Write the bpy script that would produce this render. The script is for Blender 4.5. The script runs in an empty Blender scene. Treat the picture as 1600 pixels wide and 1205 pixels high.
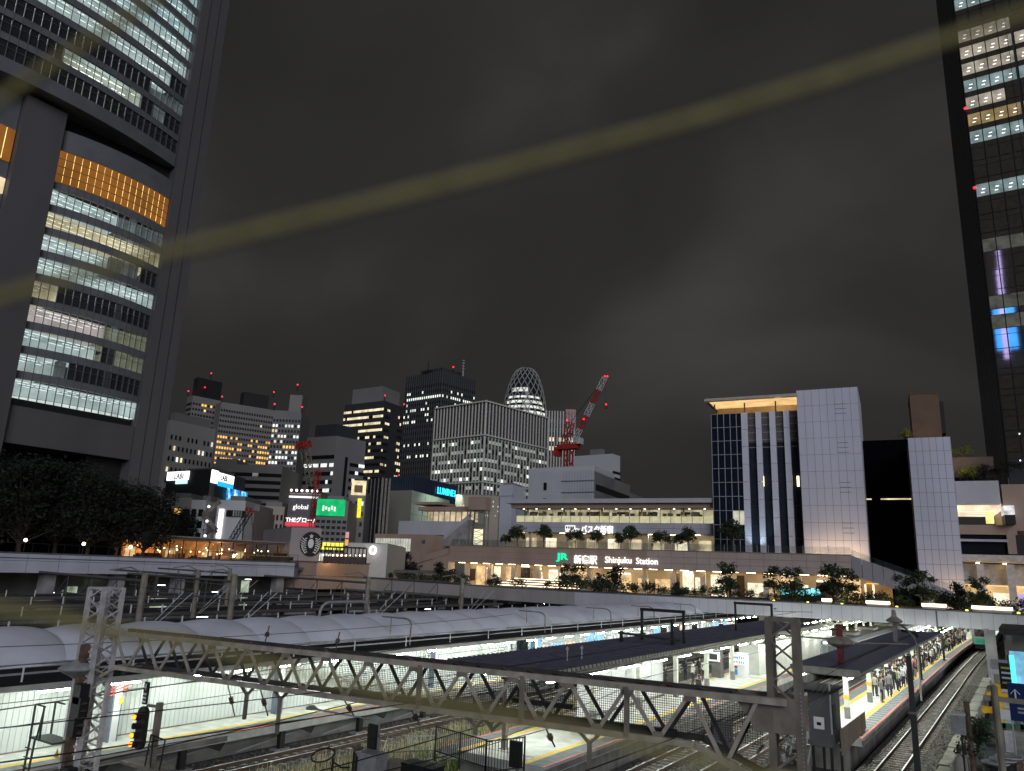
import bpy, math, random
from mathutils import Vector, Matrix
random.seed(7)
sc = bpy.context.scene
COL = sc.collection
# ------------------------------------------------------------------ camera
F, H = 1180.0, 9.2                       # focal length in photo pixels, eye height above the rails
PIT, ROL, YAW = (math.radians(a) for a in (13.6, 2.2, 34.0))
_fw0 = Vector((-math.sin(YAW), math.cos(YAW), 0)); _rt0 = Vector((math.cos(YAW), math.sin(YAW), 0)); _up0 = Vector((0, 0, 1))
FW = _fw0*math.cos(PIT) + _up0*math.sin(PIT); _up = _up0*math.cos(PIT) - _fw0*math.sin(PIT)
RT = _rt0*math.cos(ROL) + _up*math.sin(ROL); UP = _up*math.cos(ROL) - _rt0*math.sin(ROL)
EYE = Vector((0, 0, H))
cd = bpy.data.cameras.new('camera'); cam = bpy.data.objects.new('camera', cd); COL.objects.link(cam)
cam.matrix_world = Matrix.Translation(EYE) @ Matrix((RT, UP, -FW)).transposed().to_4x4()
cd.sensor_fit = 'HORIZONTAL'; cd.sensor_width = 36; cd.lens = F*36/1600; cd.clip_start = 0.02; cd.clip_end = 6000
cd.dof.use_dof = True; cd.dof.focus_distance = 70; cd.dof.aperture_fstop = 6.6
sc.camera = cam
# ------------------------------------------------------------------ night sky and the glow of the city behind the viewer
W = bpy.data.worlds.new('World'); sc.world = W; W.use_nodes = True
nt = W.node_tree; nt.nodes.clear()
_o = nt.nodes.new('ShaderNodeOutputWorld'); _b = nt.nodes.new('ShaderNodeBackground')
_tc = nt.nodes.new('ShaderNodeTexCoord'); _mp = nt.nodes.new('ShaderNodeMapping'); _mp.inputs['Scale'].default_value = (1, 1, 1.5)
_n1 = nt.nodes.new('ShaderNodeTexNoise'); _n1.inputs['Scale'].default_value = 2.1; _n1.inputs['Detail'].default_value = 5; _n1.inputs['Roughness'].default_value = 0.42
_n1.inputs['Distortion'].default_value = 0.35
_r1 = nt.nodes.new('ShaderNodeValToRGB'); e = _r1.color_ramp.elements
e[0].position = 0.33; e[0].color = (0.0208, 0.0201, 0.0196, 1); e[1].position = 0.72; e[1].color = (0.049, 0.0468, 0.0455, 1)
_m = e = _r1.color_ramp.elements.new(0.52); _m.color = (0.0280, 0.0270, 0.0263, 1)
nt.links.new(_tc.outputs['Generated'], _mp.inputs['Vector']); nt.links.new(_mp.outputs[0], _n1.inputs['Vector'])
nt.links.new(_n1.outputs['Fac'], _r1.inputs['Fac']); nt.links.new(_r1.outputs[0], _b.inputs['Color'])
_b.inputs['Strength'].default_value = 0.98; nt.links.new(_b.outputs[0], _o.inputs['Surface'])
sd = bpy.data.lights.new('city_glow', 'SUN'); sun = bpy.data.objects.new('city_glow', sd); COL.objects.link(sun)
sd.energy = 1.25; sd.angle = math.radians(38); sd.color = (0.86, 0.89, 1.0)
_az = math.radians(46)                   # shines from behind the viewer's right shoulder, 30 degrees up
sun.rotation_euler = Vector((-math.sin(_az)*0.94, math.cos(_az)*0.94, -0.36)).to_track_quat('-Z', 'Y').to_euler()
vs = sc.view_settings; vs.view_transform = 'Standard'; vs.look = 'None'; vs.exposure = 0; vs.gamma = 1; vs.use_curve_mapping = False
cy = sc.cycles; cy.use_denoising = True; cy.max_bounces = 5; cy.diffuse_bounces = 2; cy.glossy_bounces = 3; cy.transparent_max_bounces = 12
cy.sample_clamp_indirect = 3.0; cy.caustics_reflective = False; cy.caustics_refractive = False; cy.use_light_tree = True
# ------------------------------------------------------------------ geometry of the survey
def ray(px, py): return FW + RT*((px-800)/F) - UP*((py-602.5)/F)
def at(px, py, d): return EYE + ray(px, py)*d
def atz(px, py, z): r = ray(px, py); return EYE + r*((z-H)/r.z)
def atx(px, py, x): r = ray(px, py); return EYE + r*(x/r.x)
def aty(px, py, y): r = ray(px, py); return EYE + r*(y/r.y)
# ------------------------------------------------------------------ materials
MATS = {}
def mat(name, col, rough=0.7, metal=0.0, var=0.18, scale=1.5, bump=0.0, detail=5, streak=0.0, spec=0.4):
    if name in MATS: return MATS[name]
    m = bpy.data.materials.new(name); m.use_nodes = True; MATS[name] = m
    t = m.node_tree; p = t.nodes['Principled BSDF']
    p.inputs['Roughness'].default_value = rough; p.inputs['Metallic'].default_value = metal; p.inputs['Specular IOR Level'].default_value = spec
    tc = t.nodes.new('ShaderNodeTexCoord'); n = t.nodes.new('ShaderNodeTexNoise'); n.inputs['Scale'].default_value = scale; n.inputs['Detail'].default_value = detail
    g = t.nodes.new('ShaderNodeNewGeometry')
    mp = t.nodes.new('ShaderNodeMapping'); mp.inputs['Scale'].default_value = (1, 1, 1-streak)
    t.links.new(g.outputs['Position'], mp.inputs['Vector']); t.links.new(mp.outputs[0], n.inputs['Vector'])
    r = t.nodes.new('ShaderNodeValToRGB'); e = r.color_ramp.elements
    e[0].position = 0.3; e[1].position = 0.7
    e[0].color = [max(0, c*(1-var)) for c in col]+[1]; e[1].color = [min(1, c*(1+var)) for c in col]+[1]
    t.links.new(n.outputs['Fac'], r.inputs['Fac']); t.links.new(r.outputs[0], p.inputs['Base Color'])
    if bump:
        b = t.nodes.new('ShaderNodeBump'); b.inputs['Strength'].default_value = bump; b.inputs['Distance'].default_value = 0.05
        t.links.new(n.outputs['Fac'], b.inputs['Height']); t.links.new(b.outputs[0], p.inputs['Normal'])
    return m
def emit(name, col, s, sample=False, var=0.0, scale=0.4):
    if name in MATS: return MATS[name]
    m = bpy.data.materials.new(name); m.use_nodes = True; MATS[name] = m
    t = m.node_tree; t.nodes.clear(); o = t.nodes.new('ShaderNodeOutputMaterial'); e = t.nodes.new('ShaderNodeEmission')
    e.inputs['Color'].default_value = (*col, 1); e.inputs['Strength'].default_value = s
    if var:
        g = t.nodes.new('ShaderNodeNewGeometry'); n = t.nodes.new('ShaderNodeTexNoise'); n.inputs['Scale'].default_value = scale; n.inputs['Detail'].default_value = 4
        r = t.nodes.new('ShaderNodeMapRange'); r.inputs[1].default_value = 0.3; r.inputs[2].default_value = 0.7
        r.inputs[3].default_value = s*(1-var); r.inputs[4].default_value = s*(1+var)
        t.links.new(g.outputs['Position'], n.inputs['Vector']); t.links.new(n.outputs['Fac'], r.inputs[0]); t.links.new(r.outputs[0], e.inputs['Strength'])
    t.links.new(e.outputs[0], o.inputs['Surface'])
    m.cycles.emission_sampling = 'FRONT_BACK' if sample else 'NONE'
    return m
def glass(name, col, clear=0.75, rough=0.04):
    if name in MATS: return MATS[name]
    m = bpy.data.materials.new(name); m.use_nodes = True; MATS[name] = m
    t = m.node_tree; t.nodes.clear(); o = t.nodes.new('ShaderNodeOutputMaterial')
    a = t.nodes.new('ShaderNodeBsdfTransparent'); a.inputs['Color'].default_value = (*col, 1)
    b = t.nodes.new('ShaderNodeBsdfGlossy'); b.inputs['Roughness'].default_value = rough; b.inputs['Color'].default_value = (0.8, 0.85, 0.9, 1)
    x = t.nodes.new('ShaderNodeMixShader'); x.inputs[0].default_value = 1-clear
    t.links.new(a.outputs[0], x.inputs[1]); t.links.new(b.outputs[0], x.inputs[2]); t.links.new(x.outputs[0], o.inputs['Surface'])
    return m
# ------------------------------------------------------------------ mesh building
def wloc(o):
    v = Vector((0, 0, 0))
    while o is not None: v += o.location; o = o.parent
    return v
class MB:
    def __init__(s): s.v = []; s.f = []; s.m = []; s.mi = 0
    def add(s, vs, fs):
        k = len(s.v); s.v += [tuple(x) for x in vs]; s.f += [tuple(i+k for i in f) for f in fs]; s.m += [s.mi]*len(fs); return s
    def quad(s, *p): return s.add(p, [tuple(range(len(p)))])
    def bb(s, x0, y0, z0, x1, y1, z1):
        return s.hexa([(x0,y0,z0),(x1,y0,z0),(x1,y1,z0),(x0,y1,z0),(x0,y0,z1),(x1,y0,z1),(x1,y1,z1),(x0,y1,z1)])
    def hexa(s, p): return s.add(p, [(0,3,2,1),(4,5,6,7),(0,1,5,4),(1,2,6,5),(2,3,7,6),(3,0,4,7)])
    def prism(s, pts, z0, z1):
        n = len(pts); a = sum(pts[i][0]*pts[(i+1)%n][1]-pts[(i+1)%n][0]*pts[i][1] for i in range(n))
        if a < 0: pts = pts[::-1]
        return s.add([(p[0],p[1],z0) for p in pts]+[(p[0],p[1],z1) for p in pts],
                     [tuple(range(n-1,-1,-1)), tuple(range(n,2*n))]+[(i,(i+1)%n,(i+1)%n+n,i+n) for i in range(n)])
    def frame(s, p, q):
        p = Vector(p); q = Vector(q); d = (q-p); L = d.length; d.normalize()
        u = Vector((0,0,1)) if abs(d.z) < 0.95 else Vector((0,1,0))
        a = d.cross(u).normalized(); b = a.cross(d).normalized(); return p, q, a, b
    def beam(s, p, q, w, h=None):
        h = h or w; p, q, a, b = s.frame(p, q); a = a*(w/2); b = b*(h/2)
        return s.hexa([p-a-b,p+a-b,q+a-b,q-a-b,p-a+b,p+a+b,q+a+b,q-a+b])
    def tube(s, p, q, r, n=7, r2=None, cap=True):
        r2 = r if r2 is None else r2; p, q, a, b = s.frame(p, q); vs = []
        for c, rr in ((p, r), (q, r2)):
            for i in range(n):
                t = 2*math.pi*i/n; vs.append(c+a*math.cos(t)*rr+b*math.sin(t)*rr)
        fs = [(i,(i+1)%n,(i+1)%n+n,i+n) for i in range(n)]
        if cap: fs += [tuple(range(n-1,-1,-1)), tuple(range(n,2*n))]
        return s.add(vs, fs)
    def path(s, pts, r, n=6):
        for i in range(len(pts)-1): s.tube(pts[i], pts[i+1], r, n)
        return s
    def lathe(s, c, prof, n=12):
        vs = []
        for r, z in prof:
            for i in range(n):
                t = 2*math.pi*i/n; vs.append((c[0]+r*math.cos(t), c[1]+r*math.sin(t), c[2]+z))
        fs = [(j*n+i, j*n+(i+1)%n, (j+1)*n+(i+1)%n, (j+1)*n+i) for j in range(len(prof)-1) for i in range(n)]
        fs += [tuple(range(n-1,-1,-1)), tuple((len(prof)-1)*n+i for i in range(n))]
        return s.add(vs, fs)
    def ball(s, c, r, n=8, sq=1.0):
        return s.lathe(c, [(max(0.001, r*math.sin(math.pi*k/6)), -r*sq*math.cos(math.pi*k/6)) for k in range(7)], n)
    def build(s, name, mats, parent=None, smooth=False, kind=None):
        off = wloc(parent) if parent else Vector((0,0,0))
        me = bpy.data.meshes.new(name); me.from_pydata([(x-off.x, y-off.y, z-off.z) for x, y, z in s.v], [], s.f)
        mats = mats if isinstance(mats, (list, tuple)) else [mats]
        for k in mats: me.materials.append(k)
        if len(mats) > 1: me.polygons.foreach_set('material_index', s.m)
        if smooth: me.polygons.foreach_set('use_smooth', [True]*len(me.polygons))
        me.update()
        o = bpy.data.objects.new(name, me); COL.objects.link(o); o.parent = parent
        if kind: o['kind'] = kind
        return o
def tag(o, label, cat, group=None):
    o['label'] = label; o['category'] = cat
    if group: o['group'] = group
    return o
def thing(name, loc, label, cat, group=None):
    o = bpy.data.objects.new(name, None); COL.objects.link(o); o.location = loc; o.empty_display_size = 0.2
    return tag(o, label, cat, group)
def struct(name, mb, m): o = mb.build(name, m); o['kind'] = 'structure'; return o
def inst(src, parent, loc, name=None):       # another object on the same mesh
    c = bpy.data.objects.new(name or src.name.split('.')[0], src.data); COL.objects.link(c); c.parent = parent; c.location = loc; return c
def copy_tree(o, loc, rz=None, label=None, parent=None, sc_=None):
    c = o.copy(); COL.objects.link(c); c.parent = parent
    if parent is None:
        c.location = loc
        if rz is not None: c.rotation_euler = (0, 0, rz)
        if label: c['label'] = label
        if sc_: c.scale = (sc_,)*3
    for ch in o.children: copy_tree(ch, None, parent=c)
    return c
def text(name, s, m, parent, origin, ex, ez, size, depth=0.12, align='LEFT', bold=0.0, kerning=1.0):
    cu = bpy.data.curves.new(name, 'FONT'); cu.body = s; cu.size = size; cu.extrude = depth/2; cu.align_x = align; cu.resolution_u = 2; cu.offset = bold; cu.space_character = kerning
    t = bpy.data.objects.new(name, cu); COL.objects.link(t)
    dg = bpy.context.evaluated_depsgraph_get(); me = bpy.data.meshes.new_from_object(t.evaluated_get(dg))
    bpy.data.objects.remove(t)
    ex = Vector(ex).normalized(); ez = Vector(ez).normalized(); n = ex.cross(ez)
    off = wloc(parent) if parent else Vector((0,0,0))
    M = Matrix((ex, ez, n)).transposed().to_4x4(); M.translation = Vector(origin)-off
    me.transform(M); me.materials.clear(); me.materials.append(m)
    o = bpy.data.objects.new(name, me); COL.objects.link(o); o.parent = parent; return o
Z = Vector((0, 0, 1))
# base colours
concrete = mat('concrete', (0.30, 0.29, 0.28), 0.9, scale=0.8, var=0.25, bump=0.3)
conc_dark = mat('dark_concrete', (0.13, 0.125, 0.12), 0.9, scale=0.9, var=0.3, bump=0.3)
steel_paint = mat('grey_steel_paint', (0.22, 0.195, 0.155), 0.6, scale=3.0, var=0.3, streak=0.3)
steel_rust = mat('rusty_steel', (0.13, 0.085, 0.06), 0.85, scale=4.0, var=0.45)
steel_light = mat('galvanised_steel', (0.42, 0.42, 0.43), 0.5, 0.3, scale=5.0, var=0.2)
steel_black = mat('black_steel', (0.018, 0.018, 0.018), 0.6)
rail_top = mat('polished_rail', (0.60, 0.60, 0.60), 0.38, 0.6, var=0.1)
rail_side = mat('rusty_rail', (0.09, 0.055, 0.04), 0.8, var=0.3, scale=4)
insul = mat('porcelain_insulator', (0.10, 0.07, 0.06), 0.3)
panel_grey = mat('grey_facade_panel', (0.48, 0.48, 0.51), 0.55, scale=0.25, var=0.10, streak=0.7)
panel_white = mat('white_facade_panel', (0.62, 0.63, 0.72), 0.5, scale=0.12, var=0.09, streak=0.7)
panel_tan = mat('tan_facade_panel', (0.38, 0.275, 0.215), 0.6, scale=0.3, var=0.14, streak=0.5)
joint = mat('dark_joint', (0.10, 0.10, 0.105), 0.8)
darkglass = mat('dark_glass', (0.012, 0.014, 0.018), 0.08, spec=0.4)
clearglass = glass('clear_glass', (0.92, 0.95, 0.94), 0.86)
black_paint = mat('black_paint', (0.02, 0.02, 0.02), 0.5)
white_paint = mat('white_paint', (0.75, 0.75, 0.74), 0.5, var=0.08)
yellow_paint = mat('yellow_paint', (0.62, 0.42, 0.05), 0.7, var=0.12, scale=3)
red_paint = mat('red_paint', (0.45, 0.06, 0.04), 0.6, var=0.15)
tube_e = emit('fluorescent_tube', (0.90, 1.0, 0.90), 150, True)
tube2_e = emit('platform_tube', (0.92, 1.0, 0.90), 135, True)
warm_e = emit('warm_downlight', (1.0, 0.72, 0.38), 16, True)
led_strip = emit('warm_led_strip', (1.0, 0.78, 0.50), 5.0)
red_e = emit('red_aviation_lamp', (1.0, 0.02, 0.04), 3.5)
def point(name, loc, col, watts, r=0.15, parent=None):
    l = bpy.data.lights.new(name, 'POINT'); l.energy = watts; l.color = col; l.shadow_soft_size = r
    o = bpy.data.objects.new(name, l); COL.objects.link(o); o.location = Vector(loc)-(wloc(parent) if parent else Vector((0,0,0))); o.parent = parent; return o
def spot(name, loc, tgt, col, watts, ang, parent=None, r=0.2):
    l = bpy.data.lights.new(name, 'SPOT'); l.energy = watts; l.color = col; l.spot_size = math.radians(ang); l.spot_blend = 0.6; l.shadow_soft_size = r
    o = bpy.data.objects.new(name, l); COL.objects.link(o); o.location = Vector(loc)-(wloc(parent) if parent else Vector((0,0,0))); o.parent = parent
    o.rotation_euler = (Vector(tgt)-Vector(loc)).to_track_quat('-Z', 'Y').to_euler(); return o
# ================================================================== GROUND, TRACKS, PLATFORMS
ballast = mat('track_ballast', (0.115, 0.108, 0.10), 0.95, scale=7.0, var=0.75, bump=1.0, detail=8, spec=.08)
soil = mat('dark_ground', (0.03, 0.029, 0.028), 0.95, scale=1.2, var=0.4, bump=0.4)
struct('ground', MB().quad((-3000,-600,-0.75),(3000,-600,-0.75),(3000,4000,-0.75),(-3000,4000,-0.75)), soil)
def ballast_bed(name, x0, x1, y0, y1):
    m = MB(); ny = int((y1-y0)/1.0)
    for i in range(ny):
        a = y0+(y1-y0)*i/ny; b = y0+(y1-y0)*(i+1)/ny
        m.hexa([(x0-0.5,a,-0.74),(x1+0.5,a,-0.74),(x1+0.5,b,-0.74),(x0-0.5,b,-0.74),(x0,a,-0.2),(x1,a,-0.2),(x1,b,-0.2),(x0,b,-0.2)])
    return struct(name, m, ballast)
ballast_bed('ballast_bed', -33.4, -29.2, 2, 210)
ballast_bed('ballast_bed', -17.9, -12.15, 2, 220)
ballast_bed('ballast_bed', -8.3, -4.75, 2, 220)
# loose stones on the bed nearest the viewer
m = MB(); rs = random.Random(3)
for k in range(16000):
    band = rs.choice(((-8.2,-4.8,36,90),(-17.7,-12.3,28,62),(-33.2,-29.3,17,45)))
    x = rs.uniform(band[0], band[1]); y = rs.uniform(band[2], band[3]); r = rs.uniform(0.03, 0.075); z = -0.2
    p = [Vector((x+r*math.cos(t+a), y+r*math.sin(t+a), z)) for a in (rs.random()*6,) for t in (0, 2.1, 4.2)]
    top = Vector((x+rs.uniform(-.02,.02), y+rs.uniform(-.02,.02), z+r*rs.uniform(0.6,1.3)))
    m.add(p+[top], [(0,1,3),(1,2,3),(2,0,3)])
o = m.build('loose_stones', mat('loose_stone', (0.13,0.12,0.11), 0.95, scale=9, var=0.8, spec=.08)); o['kind'] = 'stuff'; o['label'] = 'crushed grey stones loose between the rails'; o['category'] = 'gravel'
sleeper_m = mat('concrete_sleeper', (0.23, 0.205, 0.18), 0.9, scale=2.5, var=0.35)
def track(xc, y0, y1, near, label, curve=None):
    t = thing('railway_track', (xc, y0, 0), label, 'railway track', 'railway tracks between the platforms')
    cv = curve or (lambda y: 0.0)
    ys = [y0+(y1-y0)*i/60 for i in range(61)]
    for s in (-1, 1):
        a = MB(); b = MB(); x = xc+s*0.555
        for i in range(60):
            ya, yb = ys[i], ys[i+1]; xa, xb = x+cv(ya), x+cv(yb)
            a.hexa([(xa-.065,ya,-.17),(xa+.065,ya,-.17),(xb+.065,yb,-.17),(xb-.065,yb,-.17),(xa-.03,ya,-.018),(xa+.03,ya,-.018),(xb+.03,yb,-.018),(xb-.03,yb,-.018)])
            b.hexa([(xa-.033,ya,-.018),(xa+.033,ya,-.018),(xb+.033,yb,-.018),(xb-.033,yb,-.018),(xa-.03,ya,0),(xa+.03,ya,0),(xb+.03,yb,0),(xb-.03,yb,0)])
        r = a.build('rail', rail_side, t); b.build('rail_head', rail_top, r)
    sl = MB().hexa([(-1.0,-.12,-.22),(1.0,-.12,-.22),(1.0,.12,-.22),(-1.0,.12,-.22),(-.97,-.1,-.165),(.97,-.1,-.165),(.97,.1,-.165),(-.97,.1,-.165)])
    first = None; far = MB(); y = y0+0.3
    while y < y1:
        if near[0] < y < near[1]:
            if first is None:
                first = MB(); first.v = sl.v; first.f = sl.f; first.m = sl.m
                o = bpy.data.objects.new('sleeper', None); bpy.data.objects.remove(o)
                first = first.build('sleeper', sleeper_m, None); first.parent = t; first.location = (cv(y), y-y0, 0)
            else: inst(first, t, (cv(y), y-y0, 0))
        else:
            far.bb(xc+cv(y)-1, y-.12, -.22, xc+cv(y)+1, y+.12, -.165)
        y += 0.62
    far.build('sleeper_rows', sleeper_m, t, kind='stuff')
    return t
rcurve = lambda y: 0.0 if y < 95 else 0.0011*(y-95)**2*0.25
track(-31.0, 4, 200, (16, 46), 'rail track in front of the long white wall of the left platform')
track(-16.35, 4, 210, (28, 60), 'rail track along the right edge of the middle platform')
track(-13.6, 4, 210, (30, 60), 'rail track right beside the left edge of the crowded platform')
track(-6.82, 4, 215, (36, 100), 'rail track on the far right beside the crowded platform', rcurve)
# ---------------------------------------------------------------- platforms
plat_top = mat('platform_paving', (0.52, 0.53, 0.48), 0.75, scale=1.6, var=0.2, bump=0.1)
plat_side = mat('platform_side', (0.20, 0.19, 0.175), 0.9, scale=1.4, var=0.4, streak=0.6)
tactile = mat('yellow_tactile_paving', (0.66, 0.45, 0.10), 0.8, scale=5, var=0.18)
edge_red = mat('red_edge_paint', (0.55, 0.13, 0.09), 0.7, scale=4, var=0.25)
edge_grey = mat('dark_edge_paving', (0.13, 0.15, 0.16), 0.8, scale=3, var=0.25)
def strip(name, parent, x0, x1, y0, y1, z, m, cv=None):
    b = MB(); n = 40 if cv else 1
    for i in range(n):
        a = y0+(y1-y0)*i/n; c = y0+(y1-y0)*(i+1)/n; da = cv(a) if cv else 0; dc = cv(c) if cv else 0
        b.hexa([(x0+da,a,z-.01),(x1+da,a,z-.01),(x1+dc,c,z-.01),(x0+dc,c,z-.01),(x0+da,a,z),(x1+da,a,z),(x1+dc,c,z),(x0+dc,c,z)])
    return b.build(name, m, parent)
def platform(name, label, x0, x1, y0, y1, sides, stilts=None, cvr=None):
    t = thing(name, ((x0+x1)/2, y0, 0), label, 'platform'); b = MB(); n = 60
    cl = lambda y: 0.0
    cr = cvr or cl
    for i in range(n):
        a = y0+(y1-y0)*i/n; c = y0+(y1-y0)*(i+1)/n
        b.hexa([(x0,a,0.72),(x1+cr(a),a,0.72),(x1+cr(c),c,0.72),(x0,c,0.72),(x0,a,1.1),(x1+cr(a),a,1.1),(x1+cr(c),c,1.1),(x0,c,1.1)])
    b.build('paving_slab_deck', [plat_top], t)
    MB().bb(x0+0.75, y0+0.5, -0.74, x1-(1.7 if stilts else .75), y1, 0.72).build('foundation_wall', concrete if stilts else plat_side, t)
    for s in sides:
        xe = x0 if s < 0 else x1; d = -s; cv = None if s < 0 else cvr
        f = lambda a, c: (min(xe+d*a, xe+d*c), max(xe+d*a, xe+d*c))
        strip('red_edge', t, *f(0.0, .13), y0, y1, 1.106, edge_red, cv)
        strip('edge_paving', t, *f(.13, .85), y0, y1, 1.105, edge_grey, cv)
        strip('tactile_strip', t, *f(.88, 1.22), y0, y1, 1.110, tactile, cv)
        MB().bb(*((xe-.02, y0, .76) if s < 0 else (xe-.03, y0, .76)), *((xe+.03, y0+30, 1.0) if s < 0 else (xe+.02, y0+30, 1.0))).build('edge_beam', plat_side, t)
    if stilts:
        st = None
        for y in stilts:
            for s in sides:
                xe = x0 if s < 0 else x1
                if st is None: st = MB().bb(xe-0.28, y-.15, -.74, xe-.02, y+.15, .755).build('support_post', steel_black, t)
                else: inst(st, t, (0, y-stilts[0], 0))
        for y in stilts:
            MB().bb(x1-.42, y-.45, -.74, x1+.05, y+.45, -.1).build('post_footing', concrete, t)
            MB().add([(x1-.03,y+1.0,.75),(x1-.03,y+2.2,.75),(x1-.03,y+1.9,.35),(x1-.2,y+1.0,.75),(x1-.2,y+2.2,.75),(x1-.2,y+1.9,.35)], [(0,1,2),(5,4,3),(0,3,4,1),(1,4,5,2),(2,5,3,0)]).build('bracket', steel_black, t)
            MB().beam((x1-.5, y-2.4, .05), (x1-.5, y+2.4, .6), .05).build('pipe_run', steel_light, t)
    return t
P1 = platform('station_platform', 'long platform under white membrane roof with ribbed wall panels', -42, -32.35, -5, 200, (1,), [6+5.6*k for k in range(12)])
P2 = platform('station_platform', 'bare platform end with yellow lines running in under dark ribbed roof', -23.3, -17.75, 29.8, 200, (-1, 1))
P3 = platform('station_platform', 'crowded platform with red edge curving away below the deck', -12.05, -8.15, 46.5, 215, (-1, 1), None, rcurve)
# dark paving slabs with pale joints along the right edge of the crowded platform
first = None
for k in range(60):
    y = 47.2+0.92*k
    if first is None: first = MB().bb(-8.98, y, 1.106, -8.29, y+.79, 1.116).build('edge_paver', edge_grey, P3)
    else: inst(first, P3, (0, 0.92*k, 0))
    # pale mortar line
MB().bb(-8.99, 47, 1.09, -8.285, 103, 1.109).build('joint_bed', white_paint, P3)
# worn platform paint ahead of the middle platform
m = MB()
for k in range(9): m.bb(-22.35, 31+6*k, 1.1, -18.9, 31.04+6*k, 1.1045)
m.build('paving_joints', joint, P2, kind='stuff')
# ---------------------------------------------------------------- left platform: wall, columns, lamps, roof
wallp = mat('ribbed_wall_panel', (0.66, 0.69, 0.66), 0.55, scale=0.6, var=0.08, streak=0.6)
WALL = thing('platform_wall', (-35.3, 4, 1.1), 'long pale ribbed panel wall standing on the left platform', 'wall')
def ribbed(x, y0, y1, z0, z1, pitch=0.24):
    m = MB(); n = int((y1-y0)/pitch)
    for k in range(n):
        a = y0+k*pitch; b = a+pitch*.72; c = a+pitch
        for (p, q, xa, xb) in ((a, b, x, x), (b, b+.03, x, x-.035), (b+.03, c-.03, x-.035, x-.035), (c-.03, c, x-.035, x)):
            m.quad((xa,p,z0),(xb,q,z0),(xb,q,z1),(xa,p,z1))
    return m
src = ribbed(-35.3, -4, -0.4, 1.16, 3.05).build('wall_panel', wallp, WALL); src2 = ribbed(-35.3, -4, -0.4, 3.09, 4.4).build('wall_panel', wallp, WALL)
for k in range(1, 16): inst(src, WALL, (0, 3.6*k, 0)); inst(src2, WALL, (0, 3.6*k, 0))
MB().bb(-35.5, -4, 1.1, -35.36, 53.6, 4.4).build('backing', conc_dark, WALL)
MB().bb(-35.36, -4, 1.1, -35.27, 53.6, 1.16).build('base_rail', steel_paint, WALL)
for y, lab in ((20.5, 'blue grey platform column wrapped white with red striped sign on top'), (29.7, 'blue grey platform column with white front before the panel wall'), (43, 'blue grey platform column further along the panel wall'), (56, 'blue grey platform column beside the shop windows')):
    t = thing('platform_column', (-34.6, y, 1.1), lab, 'column', 'columns of the left platform')
    MB().bb(-34.78, y-.22, 1.1, -34.38, y+.22, 4.3).build('shaft', mat('blue_grey_paint', (0.16,0.19,0.24), 0.6), t)
    MB().bb(-34.375, y-.15, 1.1, -34.35, y+.15, 4.0).build('white_notice_face', white_paint, t)
    if y < 21:
        for k in range(6):
            z = 3.05+.13*k
            MB().hexa([(-34.34,y-.42,z),(-34.32,y-.42,z),(-34.32,y+.38,z+.22),(-34.34,y+.38,z+.22),(-34.34,y-.42,z+.06),(-34.32,y-.42,z+.06),(-34.32,y+.38,z+.28),(-34.34,y+.38,z+.28)]).build('sign_stripe', red_paint, t)
        MB().bb(-34.345, y+.05, 2.65, -34.32, y+.24, 2.95).build('yellow_sticker', yellow_paint, t)
def tube_lamp(loc, L, label, group, along='y', e=tube_e, up=0.35):
    t = thing('tube_lamp', loc, label, 'lamp', group); x, y, z = loc
    MB().bb(x-.07, y-L/2, z, x+.07, y+L/2, z+.06).build('lamp_housing', white_paint, t)
    MB().bb(x-.05, y-L/2+.03, z-.06, x+.05, y+L/2-.03, z-.003).build('tube', e, t)
    MB().tube((x, y, z+.06), (x, y, z+up), .012, 5).build('hanger', steel_paint, t)
    return t
def copy_lamp(t, loc): return copy_tree(t, loc)
L0 = tube_lamp((-33.45, 8, 3.72), 1.3, 'fluorescent tube lamp hanging before the pale panel wall', 'tube lamps of the left platform')
for k in range(1, 44): copy_lamp(L0, (-33.45, 8+3.05*k, 3.72))
membrane = mat('white_membrane', (0.72, 0.74, 0.81), 0.65, scale=0.5, var=0.10, bump=0.05)
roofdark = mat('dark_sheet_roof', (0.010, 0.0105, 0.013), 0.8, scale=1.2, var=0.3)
R1 = thing('membrane_roof', (-37, -5, 4.2), 'white scalloped membrane roof with dark gutter along the left platform', 'roof')
first = None; BAY = 3.4
for k in range(39):
    y0 = -6+BAY*k
    if first is None:
        m = MB(); nu, nv = 14, 10
        for i in range(nu+1):
            for j in range(nv+1):
                u = i/nu; v = j/nv
                a = math.sin(math.pi*min(.999, u))**.72
                z = 4.60+1.22*a*(0.74+0.30*math.sin(math.pi*v)**0.55)*(0.95+.09*v)
                m.v.append((-34.1-7.6*u+0.15*math.sin(math.pi*v), y0+BAY*v+0.9*math.sin(math.pi*u), z))
        for i in range(nu):
            for j in range(nv):
                a = i*(nv+1)+j; m.f.append((a, a+1, a+nv+2, a+nv+1)); m.m.append(0)
        first = m.build('membrane_bay', membrane, R1, smooth=True)
    else: inst(first, R1, (0, BAY*k, 0))
MB().hexa([(-34.3,-6,4.45),(-32.2,-6,4.2),(-32.2,190,4.2),(-34.3,190,4.45),(-34.3,-6,4.60),(-32.2,-6,4.27),(-32.2,190,4.27),(-34.3,190,4.60)]).build('lean_to', roofdark, R1)
MB().bb(-34.3, -6, 4.52, -34.05, 190, 4.72).build('gutter', steel_light, R1)
MB().bb(-33.3, -6, 4.43, -33.2, 190, 4.50).build('roof_rail', steel_light, R1)
MB().bb(-32.3, -6, 3.98, -32.16, 190, 4.19).build('fascia', mat('pale_fascia', (0.42,0.42,0.38), 0.7, scale=1, var=.25), R1)
MB().bb(-42, -6, 4.3, -34.3, 190, 4.36).build('ceiling', white_paint, R1)
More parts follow.
